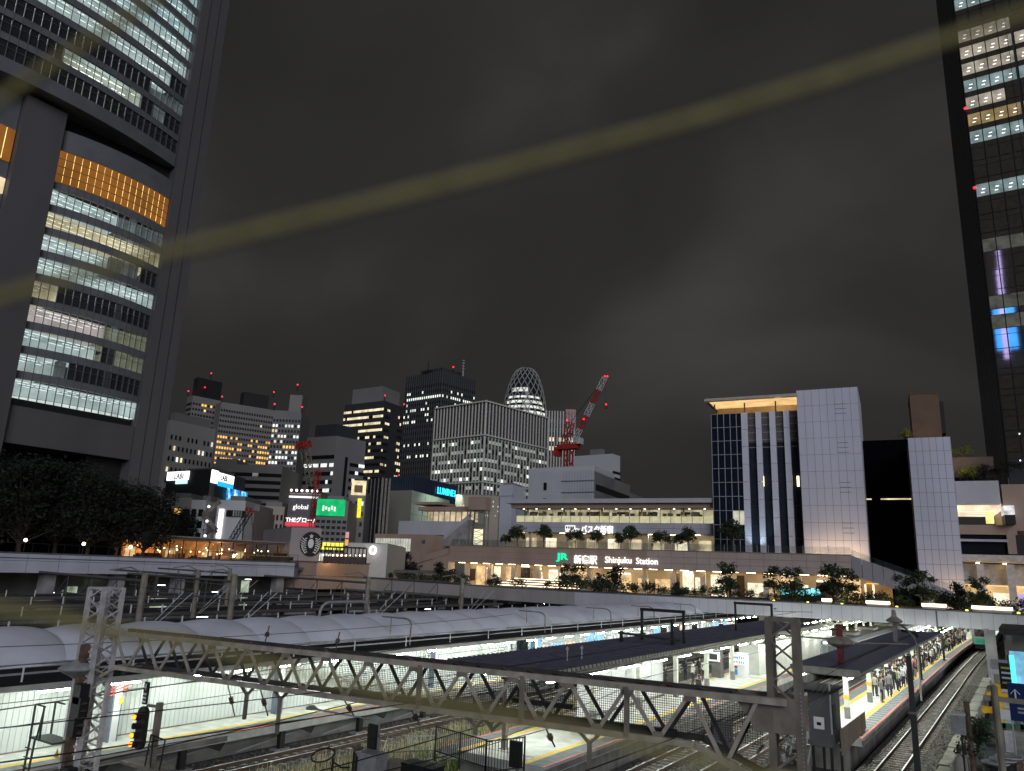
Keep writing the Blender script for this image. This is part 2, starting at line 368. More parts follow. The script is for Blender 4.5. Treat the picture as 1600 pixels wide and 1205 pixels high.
MB().bb(-33.0, -6, 3.9, -32.9, 190, 4.0).build('conduit', conc_dark, R1)
post = None
for k in range(26):
    y = 6.5+4.4*k
    if post is None: post = MB().bb(-32.32, y-.025, 4.3, -32.27, y+.025, 4.85).build('safety_post', white_paint, R1)
    else: inst(post, R1, (0, 4.4*k, 0))
MB().bb(-32.31, -6, 4.58, -32.28, 190, 4.61).build('safety_rail', steel_light, R1)
# bowed pipe supports that rise off the gutter
for i, y in enumerate((37.9, 54.2, 66, 76, 88)):
    t = thing('bent_pipe_support', (-32.5, y, 4.2), ('grey bowed pipe post rising from the gutter of the membrane roof', 'second bowed pipe post along the membrane roof gutter', 'third bowed pipe post along the membrane roof gutter', 'fourth bowed pipe post along the membrane roof gutter', 'farthest bowed pipe post along the membrane roof gutter')[i], 'post', 'bowed pipe posts')
    pts = [(-32.5, y, 4.2), (-32.5, y, 5.3)]+[(-32.5-.75*(1-math.cos(a)), y+0.25*math.sin(a), 5.3+.55*math.sin(a)) for a in (0.4,0.8,1.2,1.57)]+[(-35.2, y+.25, 5.85)]
    MB().path(pts, .05, 7).build('pipe', steel_paint, t)
    MB().tube((-34.4, y+.25, 5.85), (-34.4, y+.25, 4.75), .03, 6).build('strut', steel_paint, t)
# shop fronts past the end of the wall
sh = thing('platform_kiosk', (-35.3, 54, 1.1), 'brightly lit kiosk windows beyond the end of the panel wall', 'kiosk')
MB().bb(-38, 54, 1.1, -35.4, 112, 4.2).build('kiosk_body', mat('kiosk_wall', (0.35,0.36,0.36), 0.6), sh)
cols = [emit('shop_white', (0.95,1,0.95), .8, var=.7, scale=1.4), emit('shop_blue', (0.35,0.7,1.0), 1.1, var=.3, scale=2), emit('shop_warm', (1,0.72,0.5), 1.1, var=.5, scale=2), darkglass]
rr = random.Random(5)
for k in range(28):
    y = 54.6+2.0*k; z1 = rr.choice((2.9, 3.3, 3.6)); z0 = rr.choice((1.2, 1.6))
    MB().bb(-35.4, y, z0, -35.36, y+1.7, z1).build('shop_window', rr.choice((cols[0],cols[0],cols[3],cols[1],cols[2])), sh)
# ---------------------------------------------------------------- middle and right platform roofs
def butterfly(name, label, x0, x1, y0, y1, z, ribs, under):
    t = thing(name, ((x0+x1)/2, y0, z), label, 'roof'); xm = (x0+x1)/2
    for (xa, xb, za, zb) in ((x0, xm, z+.12, z), (xm, x1, z, z+.12)):
        MB().hexa([(xa,y0,za-.08),(xb,y0,zb-.08),(xb,y1,zb-.08),(xa,y1,za-.08),(xa,y0,za),(xb,y0,zb),(xb,y1,zb),(xa,y1,za)]).build('roof_sheet', under, t)
        if ribs:
            m = MB(); y = y0+.1
            while y < min(y1, y0+75):
                m.hexa([(xa,y,za),(xb,y,zb),(xb,y+.14,zb),(xa,y+.14,za),(xa,y+.03,za+.06),(xb,y+.03,zb+.06),(xb,y+.11,zb+.06),(xa,y+.11,za+.06)]); y += ribs
            m.build('roof_ribs', under, t, kind='stuff')
    MB().bb(xm-.12, y0, z-.02, xm+.12, y1, z+.04).build('valley_gutter', black_paint, t)
    if ribs:
        m = MB(); y = y0+.1
        while y < y0+60: m.bb(x1-.02, y, z+.06, x1+.07, y+.16, z+.2); y += ribs
        m.build('rib_ends', mat('lit_rib_end', (.42,.4,.3), .7), t, kind='stuff')  # rib ends pale: light from below put into their colour
    fa = mat('pale_eave_steel', (0.34,0.33,0.27), 0.7, scale=2, var=.3)
    for xe in (x0+.02, x1-.1): MB().bb(xe, y0+.02, z-.14, xe+.08, y1, z+.025).build('eave_beam', fa, t)
    MB().bb(x0+.1, y0-.06, z-.22, x1-.1, y0-.004, z+.13).build('end_fascia', fa, t)
    for xl in (x0+.75, x1-.75): MB().bb(xl-.06, y0+.1, z-.3, xl+.06, y1, z-.18).build('purlin', fa, t)
    y = y0+.6; src = None
    while y < y1:
        if src is None: src = MB().bb(x0+.15, y-.05, z-.32, x1-.15, y+.05, z-.1).build('rafter', fa, t)
        else: inst(src, t, (0, y-y0-.6, 0))
        y += 3.1 if y < y0+60 else 9
    return t
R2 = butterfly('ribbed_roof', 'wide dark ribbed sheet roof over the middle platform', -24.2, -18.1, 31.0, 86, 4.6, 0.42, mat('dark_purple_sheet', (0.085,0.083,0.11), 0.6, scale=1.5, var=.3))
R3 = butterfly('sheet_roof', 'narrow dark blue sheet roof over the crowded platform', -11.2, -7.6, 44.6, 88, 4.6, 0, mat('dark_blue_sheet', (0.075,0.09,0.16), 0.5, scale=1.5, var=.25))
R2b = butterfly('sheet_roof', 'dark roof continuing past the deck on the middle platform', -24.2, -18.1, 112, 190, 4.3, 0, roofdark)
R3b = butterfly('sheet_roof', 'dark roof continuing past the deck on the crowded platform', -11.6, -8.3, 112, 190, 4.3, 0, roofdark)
colm = mat('pale_column_paint', (0.62,0.62,0.52), 0.6, var=.12)
def plat_col(x, y, label, grp, z1=4.4, band=False):
    t = thing('platform_column', (x, y, 1.1), label, 'column', grp)
    MB().bb(x-.13, y-.13, 1.1, x+.13, y+.13, z1).build('shaft', colm, t)
    MB().bb(x-.15, y-.15, 1.1, x+.15, y+.15, 1.75).build('grey_base', mat('grey_base_paint', (0.2,0.2,0.2), 0.7), t)
    MB().beam((x, y, z1-.7), (x+1.3, y, z1-.02), .1).build('bracket', colm, t); MB().beam((x, y, z1-.7), (x-1.3, y, z1-.02), .1).build('bracket', colm, t)
    if band: MB().bb(x-.155, y-.155, 2.2, x+.155, y+.155, 2.45).build('yellow_band', yellow_paint, t)
    return t
c2 = plat_col(-20.75, 40, 'pale steel column holding the ribbed roof of the middle platform', 'columns of the middle platform')
for k in range(1, 22): copy_tree(c2, (-20.75, 40+6.1*k, 1.1))
c3 = plat_col(-9.95, 52.6, 'pale banded column holding the roof of the crowded platform', 'columns of the crowded platform', band=True)
for k in range(1, 19): copy_tree(c3, (-9.95, 52.6+8.1*k, 1.1))
L2 = tube_lamp((-19.0, 33, 4.15), 2.0, 'tube lamp under the right eave of the ribbed roof', 'tube lamps under the ribbed roof', e=tube2_e)
for k in range(1, 36): copy_lamp(L2, (-19.0, 33+4.1*k, 4.15))
L2b = tube_lamp((-22.6, 33, 4.15), 2.0, 'tube lamp under the left side of the ribbed roof', 'tube lamps under the ribbed roof', e=tube2_e)
for k in range(1, 36): copy_lamp(L2b, (-22.6, 33+4.1*k, 4.15))
L3 = tube_lamp((-8.5, 47, 4.15), 2.0, 'tube lamp under the right eave above the crowd', 'tube lamps above the crowd', e=tube2_e)
for k in range(1, 33): copy_lamp(L3, (-8.5+rcurve(47+4.1*k), 47+4.1*k, 4.15))
L3b = tube_lamp((-10.9, 47, 4.15), 2.0, 'tube lamp under the left eave above the crowd', 'tube lamps above the crowd', e=tube2_e)
for k in range(1, 33): copy_lamp(L3b, (-10.9, 47+4.1*k, 4.15))
# walls and booths on the middle platform
w = thing('platform_partition', (-21.6, 44, 1.1), 'glaring white partition under the ribbed roof near the platform end', 'partition')
for k in range(6): MB().bb(-21.75, 40+2.0*k, 1.25, -21.6, 41.95+2.0*k, 3.6).build('partition_panel', white_paint, w)
MB().bb(-21.8, 40, 1.1, -21.55, 52, 1.25).build('base_rail', steel_paint, w); MB().bb(-21.8, 40, 3.6, -21.55, 52, 3.7).build('head_rail', steel_paint, w)
w = thing('platform_stair_wall', (-20.7, 68, 1.1), 'pale stair enclosure wall behind the drinks machine', 'wall')
for k in range(10): MB().bb(-21.6, 69+3*k, 1.1, -19.9, 71.94+3*k, 3.5).build('wall_panel', mat('cream_panel', (0.6,0.6,0.54), 0.6, var=.1), w)
v = thing('vending_machine', (-20.9, 66.6, 1.1), 'drinks vending machine with lit blue and white display', 'vending machine')
MB().bb(-21.6, 66.2, 1.1, -20.2, 67.1, 3.0).build('cabinet', white_paint, v)
MB().bb(-21.52, 66.14, 2.1, -20.28, 66.2, 2.92).build('lit_display', emit('vending_white', (0.75,0.95,1.0), 1.6, var=.3, scale=5), v)
MB().bb(-21.52, 66.15, 1.3, -20.9, 66.2, 1.75).build('blue_panel', mat('blue_panel', (0.05,0.3,0.45), 0.4), v)
for k in range(8):
    for j in range(2):
        MB().tube((-21.42+.15*k, 66.12, 2.2+.36*j), (-21.42+.15*k, 66.12, 2.4+.36*j), .045, 8).build('drink_can', [red_paint, mat('can_blue', (0.05,0.15,0.5), .4), mat('can_dark', (0.05,0.04,0.04), .4)][(k+j) % 3], v)
MB().bb(-21.4, 66.15, 1.8, -20.9, 66.2, 2.0).build('red_panel', red_paint, v)
b = thing('notice_cabinet', (-22.0, 65, 1.1), 'dark cabinet standing left of the drinks machine', 'cabinet')
MB().bb(-22.5, 64.4, 1.1, -21.75, 65.2, 3.2).build('cabinet_body', conc_dark, b); MB().bb(-22.35, 64.36, 2.4, -21.95, 64.4, 2.9).build('notice', white_paint, b)
for i, (x, y) in enumerate(((-19.9, 57.5), (-19.8, 72.5))):
    s = thing('hanging_sign', (x, y, 3.1), ('white framed platform sign hanging over the waiting people', 'dark platform sign hanging near the drinks machine')[i], 'sign')
    MB().bb(x-.45, y-.06, 3.1, x+.45, y+.06, 3.75).build('sign_box', (white_paint, steel_black)[i], s)
    MB().bb(x-.3, y-.07, 3.22, x+.3, y-.061, 3.62).build('sign_face', (steel_black, emit('sign_face_white', (1,1,.95), 1.2))[i], s)
    for q in (-.3, .3): MB().tube((x+q, y, 3.75), (x+q, y, 4.5), .02, 5).build('hanger', steel_paint, s)
# ---------------------------------------------------------------- control hut and boards at the tip of the crowded platform
h = thing('control_hut', (-9.3, 43, 0), 'small dark grey hut with flat roof at the tip of the crowded platform', 'hut')
hutm = mat('hut_grey', (0.10,0.10,0.102), 0.7, scale=1, var=.25, streak=.4)
MB().bb(-9.75, 41.9, 1.3, -8.75, 44.4, 3.75).build('hut_body', hutm, h)
MB().hexa([(-10.5,41.6,3.78),(-8.6,41.6,3.78),(-8.6,44.7,3.78),(-10.5,44.7,3.78),(-10.5,41.6,3.9),(-8.6,41.6,3.9),(-8.6,44.7,3.9),(-10.5,44.7,3.9)]).build('hut_roof', roofdark, h)
MB().bb(-8.752, 42.5, 2.0, -8.72, 43.2, 3.2).build('door_frame', steel_black, h)
MB().bb(-9.5, 41.82, 2.1, -9.02, 41.9, 2.65).build('meter_box', white_paint, h); MB().bb(-9.35, 41.79, 2.28, -9.15, 41.82, 2.42).build('meter_window', darkglass, h)
MB().tube((-8.72, 42.0, 1.9), (-8.72, 42.0, 4.3), .05, 7).build('vent_pipe', steel_light, h)
for x in (-9.7, -8.85):
    for y in (42, 44.3): MB().bb(x, y, -.7, x+.12, y+.12, 1.3).build('leg', steel_black, h)
fb = thing('board_fence', (-8.6, 43, 0.6), 'brown board screen beside the control hut', 'fence')
for k in range(11):
    a = 42.6+.62*k; MB().bb(-8.45, a, .9+.03*k, -8.40, a+.6, 2.1).build('board', mat('brown_board', (0.24,0.2,0.15), .8, scale=2, var=.3, streak=.6), fb)
MB().bb(-8.52, 42.5, 1.1, -8.46, 49.4, 1.2).build('fence_rail', steel_paint, fb)
st = thing('metal_steps', (-10.0, 41, 0), 'grey metal steps with handrails below the control hut', 'steps')
for s in (-.45, .45):
    MB().beam((-10.2+s, 40.4, -.2), (-10.2+s, 42.4, 1.4), .05, .18).build('stringer', steel_light, st)
    MB().path([(-10.2+s, 40.4, .8), (-10.2+s, 42.4, 2.4), (-10.2+s, 42.4, 1.3)], .03).build('handrail', steel_light, st)
    MB().path([(-10.2+s, 40.4, -.2), (-10.2+s, 40.4, .8)], .03).build('handrail_post', steel_light, st)
for k in range(7): MB().bb(-10.65, 40.5+.27*k, .0+.2*k, -9.75, 40.72+.27*k, .04+.2*k).build('tread', steel_paint, st)
# ---------------------------------------------------------------- trains
def train(name, label, xc, y0, L, body, stripe, front, tail=True):
    t = thing(name, (xc, y0, 0), label, 'train')
    sect = [(-1.40,.9),(-1.42,2.2),(-1.36,3.3),(-1.1,3.62),(0,3.75),(1.1,3.62),(1.36,3.3),(1.42,2.2),(1.40,.9)]
    m = MB(); n = len(sect)
    for y, k in ((y0, .94), (y0+.35, 1), (y0+L, 1)): m.v += [(xc+a*k, y, b if b < 3 else .9+(b-.9)*(k+.03 if k < 1 else 1)) for a, b in sect]
    for j in range(2):
        for i in range(n-1): m.f.append((j*n+i, j*n+i+1, (j+1)*n+i+1, (j+1)*n+i)); m.m.append(0)
    m.f.append(tuple(range(n))[::-1]); m.m.append(0)
    m.build('car_body', body, t)
    MB().bb(xc-1.1, y0-.03, 2.0, xc+1.1, y0-.006, 3.02).build('windscreen', glass('cab_glass', (.6,.65,.65), .5), t)
    MB().bb(xc-1.1, y0+.002, 2.0, xc+1.1, y0+.02, 3.02).build('cab_interior', front, t)  # cab interior glows, its light put into the colour
    MB().bb(xc-1.15, y0-.03, 3.1, xc+1.15, y0-.004, 3.42).build('display_band', steel_black, t)
    MB().bb(xc-.35, y0-.05, 3.16, xc+.75, y0-.032, 3.36).build('destination_display', emit('led_white', (.85,.95,1), 3), t)
    MB().bb(xc-1.0, y0-.05, 3.16, xc-.6, y0-.032, 3.36).build('number_display', emit('led_white', (.85,.95,1), 3), t)
    MB().bb(xc-1.2, y0-.028, 1.0, xc+1.2, y0-.005, 1.75).build('nose_band', stripe, t)
    for s in (-1, 1):
        MB().tube((xc+s*1.0, y0-.05, 1.85), (xc+s*1.0, y0-.01, 1.85), .11, 10).build('tail_lamp' if tail else 'headlamp', emit('tail_red', (1,.03,.1), 8) if tail else steel_light, t)
        MB().bb(xc+s*1.425-.004, y0+1, 2.0, xc+s*1.425+.004, y0+L, 2.9).build('window_band', emit('train_window', (.95,1,.95), .9, var=.4, scale=.8), t)
        MB().bb(xc+s*1.41-.02, y0+.4, 1.3, xc+s*1.41+.02, y0+L, 1.6).build('body_stripe', stripe, t)
    MB().bb(xc-1.2, y0+.3, .25, xc+1.2, y0+L, .88).build('underframe', steel_black, t)
    for k in range(6): MB().bb(xc-.9, y0+6+12*k, 3.76, xc+.9, y0+9+12*k, 4.05).build('roof_unit', steel_paint, t)
    return t
train('commuter_train', 'dark fronted commuter train with lit destination display and red tail lamp', -16.35, 82, 110, mat('train_steel', (.35,.36,.38), .35, .6), mat('dark_navy', (.03,.035,.07), .4), emit('cab_glow', (.9,1,.92), .5, var=.3, scale=2))
train('approaching_train', 'green and blue fronted train far along the right track', -6.3, 136, 60, mat('train_steel', (.35,.36,.38), .35, .6), mat('green_stripe', (.04,.45,.28), .4), emit('cab_blue_glow', (.2,.3,.9), .5), False)
# ================================================================== GANTRY, MASTS, SIGNALS, WIRES
G0 = Vector((-4.85, 17.85, 0)); G1 = Vector((-26.15, 14.85, 0)); gd = (G1-G0).normalized(); gn = Vector((-gd.y, gd.x, 0))
if gn.y < 0: gn = -gn
GL = (G1-G0).length; ZT, ZB, GW = 6.60, 5.52, 0.85
GT = thing('gantry_truss', (-15, 16.5, 5.5), 'long grey lattice gantry beam with mesh spanning all the tracks', 'gantry')
gp = lambda s, o, z: G0+gd*s+gn*o+Z*z
zb = lambda s: ZB if 1.6 < s < GL-1.0 else (ZB-0.55 + (ZB+.55-ZB)*s/1.6 if s <= 1.6 else ZB)   # bottom chord drops at the near mast
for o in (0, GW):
    mm = mat('gantry_paint', (.40,.36,.29), .6, scale=3, var=.3, streak=.3) if o == 0 else mat('gantry_back_shade', (0.05,0.048,0.045), .7, scale=3, var=.3)  # back face of the same truss darker, its shade put into the colour
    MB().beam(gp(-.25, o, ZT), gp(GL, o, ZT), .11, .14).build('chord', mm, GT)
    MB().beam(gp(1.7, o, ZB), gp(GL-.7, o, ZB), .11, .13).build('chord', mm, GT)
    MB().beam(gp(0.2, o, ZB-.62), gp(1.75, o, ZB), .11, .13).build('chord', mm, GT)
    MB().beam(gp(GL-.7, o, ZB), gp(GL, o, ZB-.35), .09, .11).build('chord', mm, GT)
    s = 0.35; up = True; pitch = 0.74
    while s < GL-.5:
        s2 = s+pitch; za, zb2 = (ZT, ZB) if up else (ZB, ZT)
        if s < 1.5: za, zb2 = (ZT, ZB-.35) if up else (ZB-.35, ZT)
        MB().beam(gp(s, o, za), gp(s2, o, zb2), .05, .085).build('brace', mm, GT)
        if o == 0:
            zz = zb2
            pl = MB(); c = gp(s2, -.045, zz+(.07 if zz < 6 else -.07)); h = .11; w_ = .16
            pl.hexa([c-gd*w_-Z*h, c+gd*w_-Z*h, c+gd*w_-Z*h+gn*.02, c-gd*w_-Z*h+gn*.02, c-gd*w_*.7+Z*h, c+gd*w_*.7+Z*h, c+gd*w_*.7+Z*h+gn*.02, c-gd*w_*.7+Z*h+gn*.02]).build('gusset_plate', steel_paint, GT)
        s = s2; up = not up
k = 0; s = .4
while s < GL:
    MB().beam(gp(s, 0, ZT), gp(s, GW, ZT), .05).build('cross_tie', steel_rust, GT); MB().beam(gp(s, 0, ZB), gp(s, GW, ZB), .05).build('cross_tie', steel_paint, GT)
    s += 2.24
for s in (3.3, 6.0, 9.0): MB().beam(gp(s, -.06, ZB), gp(s, -.06, ZT), .1).build('vertical_post', steel_paint, GT)
s = .3
while s < GL-.8:
    MB().beam(gp(s, .06, ZT+.02), gp(s+.74, GW-.06, ZT+.02), .06, .03).build('lacing_bar', steel_rust if int(s*3) % 3 else steel_paint, GT); s += .74

# fine wire mesh on the far side of the near half
m = MB(); s = 0.4
while s < 12.4: m.beam(gp(s, GW+.06, ZB-.02), gp(s, GW+.06, ZT), .008); s += .055
z = ZB
while z < ZT: m.beam(gp(.4, GW+.06, z), gp(12.4, GW+.06, z), .008); z += .055
m.build('wire_mesh', steel_black, GT, kind='stuff')
MB().beam(gp(2.2, .2, ZB+.13), gp(12, .2, ZB+.13), .22, .16).build('cable_duct', steel_black, GT)
MB().beam(gp(4.8, .3, ZB+.42), gp(6.4, .3, ZB+.42), .12, .1).build('equipment_bar', steel_black, GT)
# inspection hangers below the beam
for s, L in ((4.3, .95), (6.9, .35), (7.4, .5), (13.9, 1.25), (15.2, 1.0)):
    b = gp(s, .2, ZB); m = MB()
    m.beam(b+gd*.35, b-Z*.32, .07); m.beam(b-gd*.35, b-Z*.32, .07); m.beam(b-Z*.3, b-Z*(L), .09)
    m.build('drop_bracket', steel_paint, GT)
ins_prof = [(.02,-.3),(.02,-.22),(.11,-.2),(.03,-.15),(.11,-.11),(.03,-.06),(.11,-.02),(.03,.03),(.11,.07),(.02,.12),(.02,.22)]
def insulator(p, q, label, parent=None, name='insulator_string'):
    m = MB(); p = Vector(p); q = Vector(q); n = 3
    m.tube(p, q, .02, 6)
    for k in range(1, n+1):
        c = p.lerp(q, .35+.3*k/(n+1.0)); d = (q-p).normalized()*.03
        m.tube(c-d, c+d, .08, 10, .045)
    o = m.build(name, insul, parent)
    return o
for s, dz in ((11.5, .4), (14.6, .75), (15.9, .9), (5.4, .45), (9.3, .4)):
    b = gp(s, .1, ZB-.1); insulator(b, b+Vector((.1, .3, -dz)), '', GT)
for s in (12.2, 14.9): 
    b = gp(s, .4, ZT+.1); insulator(b, b+Vector((0, .1, .5)), '', GT)
# ---- lattice masts
def lattice_mast(name, label, c, z0, z1, w, n, m_, seg=None):
    t = thing(name, (c[0], c[1], z0), label, 'mast'); h = w/2; d = gd*h; e2 = gn*h; C = Vector((c[0], c[1], 0))
    cs = [C-d-e2, C+d-e2, C+d+e2, C-d+e2]
    for p in cs: MB().beam(p+Z*z0, p+Z*z1, .13).build('corner_leg', m_, t)
    for f in range(4):
        a, b = cs[f], cs[(f+1) % 4]; z = z0; dz = (z1-z0)/n
        for k in range(n):
            p, q = (a, b) if k % 2 == 0 else (b, a)
            MB().beam(p+Z*z, q+Z*(z+dz), .08, .04).build('lattice_bar', m_, t); z += dz
        MB().beam(a+Z*(z1-.03), b+Z*(z1-.03), .07).build('cap_bar', m_, t)
    return t
MR = lattice_mast('lattice_mast', 'grey lattice mast carrying the near end of the gantry', (-4.72, 18.3), -.7, 8.33, .56, 20, steel_paint)
c = Vector((-4.72, 18.3, 0))
for o in (-.33, .33):
    q = c+gn*o
    MB().hexa([q-gd*.42+Z*5.95-gn*.01, q+gd*.62+Z*5.95-gn*.01, q+gd*.62+Z*5.95+gn*.01, q-gd*.42+Z*5.95+gn*.01, q-gd*.42+Z*6.68-gn*.01, q+gd*1.1+Z*6.68-gn*.01, q+gd*1.1+Z*6.68+gn*.01, q-gd*.42+Z*6.68+gn*.01]).build('joint_plate', steel_paint, MR)
    MB().hexa([q-gd*.42+Z*4.75-gn*.01, q+gd*1.0+Z*4.75-gn*.01, q+gd*1.0+Z*4.75+gn*.01, q-gd*.42+Z*4.75+gn*.01, q-gd*.42+Z*5.25-gn*.01, q+gd*.35+Z*5.25-gn*.01, q+gd*.35+Z*5.25+gn*.01, q-gd*.42+Z*5.25+gn*.01]).build('joint_plate', steel_paint, MR)
m = MB()
for k in range(26):
    m.ball(c-gn*.35-gd*.34+Z*(4.8+.08*k), .022, 6)
m.build('bolt_row', steel_light, MR, kind='stuff')
ML = lattice_mast('lattice_mast', 'pale lattice mast carrying the far end of the gantry', (-26.5, 14.8), -.7, 8.04, .72, 24, mat('pale_mast_paint', (.50,.48,.47), .6, scale=4, var=.25))
c = Vector((-26.5, 14.8, 0))
MB().lathe((c.x-.1, c.y-.5, 5.1), [(.05,0),(.55,.28),(.6,.33),(.5,.42),(.05,.62)], 14).build('shade_cone', steel_light, ML)
MB().beam(c-gn*.45+Z*-.5, c-gn*.45+Z*6.2, .2, .24).build('conduit_post', steel_rust, ML)
for z, s in ((4.0,.5),(3.4,.35),(4.4,.4),(1.9,.45)): MB().bb(c.x+.15, c.y-.65, z, c.x+.15+s, c.y-.35, z+.6).build('junction_box', steel_black, ML)
for k in range(5): MB().lathe((c.x+.62, c.y-.5, 3.5+.22*k), [(.02,0),(.12,.04),(.02,.1)], 10).build('insulator_disc', insul, ML)
# warning triangle
tr = MB(); x, y, z = c.x-.12, c.y-.72, 2.72
tr.add([(x-.16,y,z),(x+.16,y,z),(x,y,z+.3),(x-.16,y+.02,z),(x+.16,y+.02,z),(x,y+.02,z+.3)], [(0,1,2),(5,4,3),(0,3,4,1),(1,4,5,2),(2,5,3,0)]); tr.build('warning_triangle', yellow_paint, ML)
# ladder platform beside the mast
LP = thing('ladder_platform', (-27.6, 14.4, 0), 'dark green ladder with small railed platform beside the left mast', 'ladder')
grn = mat('dark_green_paint', (.02,.035,.028), .5)
px, py, pz = -27.5, 14.2, 3.15
MB().bb(px-.5, py-.35, pz, px+.95, py+.3, pz+.06).build('platform_floor', grn, LP)
for a, b in ((-.5,-.35),(-.5,.3),(.1,-.35)): MB().beam((px+a, py+b, pz), (px+a-.02, py+b, pz+1.05), .05).build('rail_post', grn, LP)
MB().path([(px+.15, py-.35, pz+1.05), (px-.5, py-.35, pz+1.05), (px-.5, py+.3, pz+1.05), (px+.1, py+.3, pz+1.05)], .025).build('handrail', grn, LP)
MB().beam((px-.1, py-.35, pz), (px+.1, py-.35, pz+1.05), .04).build('brace', grn, LP)
for s in (-.16, .16): MB().beam((px-.42+s, py-.45, -.5), (px-.42+s, py-.3, pz+.05), .05).build('ladder_rail', grn, LP)
for k in range(12): MB().beam((px-.58, py-.44+.003*k, -.2+.28*k), (px-.26, py-.44+.003*k, -.2+.28*k), .03).build('rung', grn, LP)
# colour light signal
SG = thing('railway_signal', (-25.2, 16, 0), 'black four lamp railway signal with orange lamps lit', 'signal')
sx, sy, sz = -25.2, 16.0, 3.55
el = []
for k in range(16):
    a = 2*math.pi*k/16; el.append((sx+.27*math.cos(a), sz+(.42 if math.sin(a) > 0 else -.42)+.26*math.sin(a)))
m = MB(); n = len(el); m.add([(p[0], sy-.05, p[1]) for p in el]+[(p[0], sy+.06, p[1]) for p in el], [tuple(range(n)), tuple(range(2*n-1, n-1, -1))]+[(i, i+n, (i+1) % n+n, (i+1) % n) for i in range(n)])
m.build('backplate', steel_black, SG)
amb = emit('signal_amber', (1, .22, .01), 4)
for k, lit in enumerate((False, True, False, True)):
    z = sz-.5+.28*k
    m = MB(); m.tube((sx-.05, sy-.28, z+.03), (sx-.05, sy-.05, z), .1, 10, cap=False); m.build('lamp_hood', steel_black, SG)
    if (lit or k == 0) and k != 2: MB().ball((sx-.07, sy-.27, z+.02), .075, 8).build('lamp_glow', amb, SG)  # added glowing ball stands in for the lamp's glow at the hood
    MB().tube((sx-.05, sy-.075, z), (sx-.05, sy-.052, z), .08, 12).build('lens', amb if (lit or k == 0) and k != 2 else darkglass, SG)
MB().bb(sx-.12, sy-.04, sz+.75, sx+.12, sy+.02, sz+1.45).build('number_plate', steel_black, SG)
text('route_number', '4', white_paint, SG, (sx-.08, sy-.06, sz+1.2), (1,0,0), (0,0,1), .28, .02)
for k in range(3): MB().bb(sx-.08, sy-.06, sz+.8+.12*k, sx+.08, sy-.042, sz+.86+.12*k).build('plate_bar', white_paint, SG)
MB().beam((sx+.62, sy+.15, -.7), (sx+.62, sy+.15, sz+.85), .17).build('signal_post', steel_paint, SG)
MB().beam((sx, sy+.1, sz+.7), (sx+.62, sy+.15, sz+.72), .08).build('arm', steel_paint, SG)
MB().bb(sx-.5, sy-.3, sz-1.1, sx+1.4, sy+.5, sz-1.02).build('maintenance_step', steel_paint, SG)
MB().path([(sx+.8,sy-.2,sz-1.0),(sx+.9,sy-.2,sz-.05),(sx+1.7,sy-.2,sz-.1),(sx+1.6,sy-.2,sz-1.0)], .025).build('step_rail', steel_black, SG)
MB().path([(sx+1.1,sy-.2,sz-1.0),(sx+1.05,sy-.2,sz-.06)], .025).build('step_rail', steel_black, SG)
# signal seen from behind, mid foreground
S2 = thing('signal_back', tuple(atz(806, 1205, .2)), 'black oblong signal seen from behind near the bare platform end', 'signal')
p = atz(805, 1205, .6); p = Vector((-19.2, 27.0, 0)); p = aty(806, 1180, 26)
MB().bb(p.x-.24, p.y-.1, p.z-.42, p.x+.24, p.y+.05, p.z+.5).build('backplate', steel_black, S2)
MB().beam((p.x, p.y+.1, -.7), (p.x, p.y+.1, p.z-.3), .1).build('signal_post', steel_paint, S2)
p = aty(584, 1150, 22)
S3 = thing('signal_back', (p.x, p.y, -.7), 'slim black signal box on a pole above the dry grass', 'signal')
MB().bb(p.x-.2, p.y-.12, p.z-.45, p.x+.2, p.y+.1, p.z+.4).build('backplate', steel_black, S3)
MB().bb(p.x-.26, p.y-.02, p.z-.42, p.x+.26, p.y+.02, p.z+.42).build('cover_plate', steel_light, S3)
MB().tube((p.x, p.y, -.7), (p.x, p.y, p.z-.4), .05, 7).build('signal_post', steel_light, S3)
MB().tube((p.x+.15, p.y, -.7), (p.x+.15, p.y, p.z-.4), .03, 7).build('conduit', steel_light, S3)
# pole and relay cabinets in the grass
def cabinet(px, py, Y, w, d, h, label, m_=steel_light):
    q = aty(px, py, Y); t = thing('relay_cabinet', (q.x, Y, -.7), label, 'cabinet', 'relay cabinets beside the track'); x, y = q.x, Y; zt = q.z
    MB().bb(x-w/2, y-d/2, zt-h, x+w/2, y+d/2, zt).build('cabinet_body', m_, t)
    MB().bb(x-w/2-.04, y-d/2-.04, zt+.003, x+w/2+.04, y+d/2+.04, zt+.06).build('cabinet_lid', m_, t)
    MB().bb(x-.02, y-d/2-.02, zt-h*.6, x+.02, y-d/2-.002, zt-h*.4).build('latch', steel_black, t)
    MB().bb(x-w/2-.03, y-d/2-.012, zt-h+.1, x-w/2+.06, y-d/2-.003, zt-.1).build('hinge_bar', steel_black, t)
    if zt-h > -.7: MB().bb(x-w/4, y-d/4, -.75, x+w/4, y+d/4, zt-h).build('plinth', conc_dark, t)
cabinet(582, 1178, 21.6, .9, .6, 1.6, 'pale grey relay cabinet standing in dry grass')
cabinet(615, 1190, 23, .5, .5, 1.2, 'narrow relay cabinet beside the pale one', steel_paint)
cabinet(560, 1170, 22, .22, .22, 3.2, 'brown upright post box by the grass', steel_rust)
cabinet(660, 1196, 23.5, 1.5, .7, .8, 'low black trackside box before the railings', steel_black)
cabinet(1128, 1130, 36, .8, .5, 1.2, 'dark trackside box by the middle rails', conc_dark)
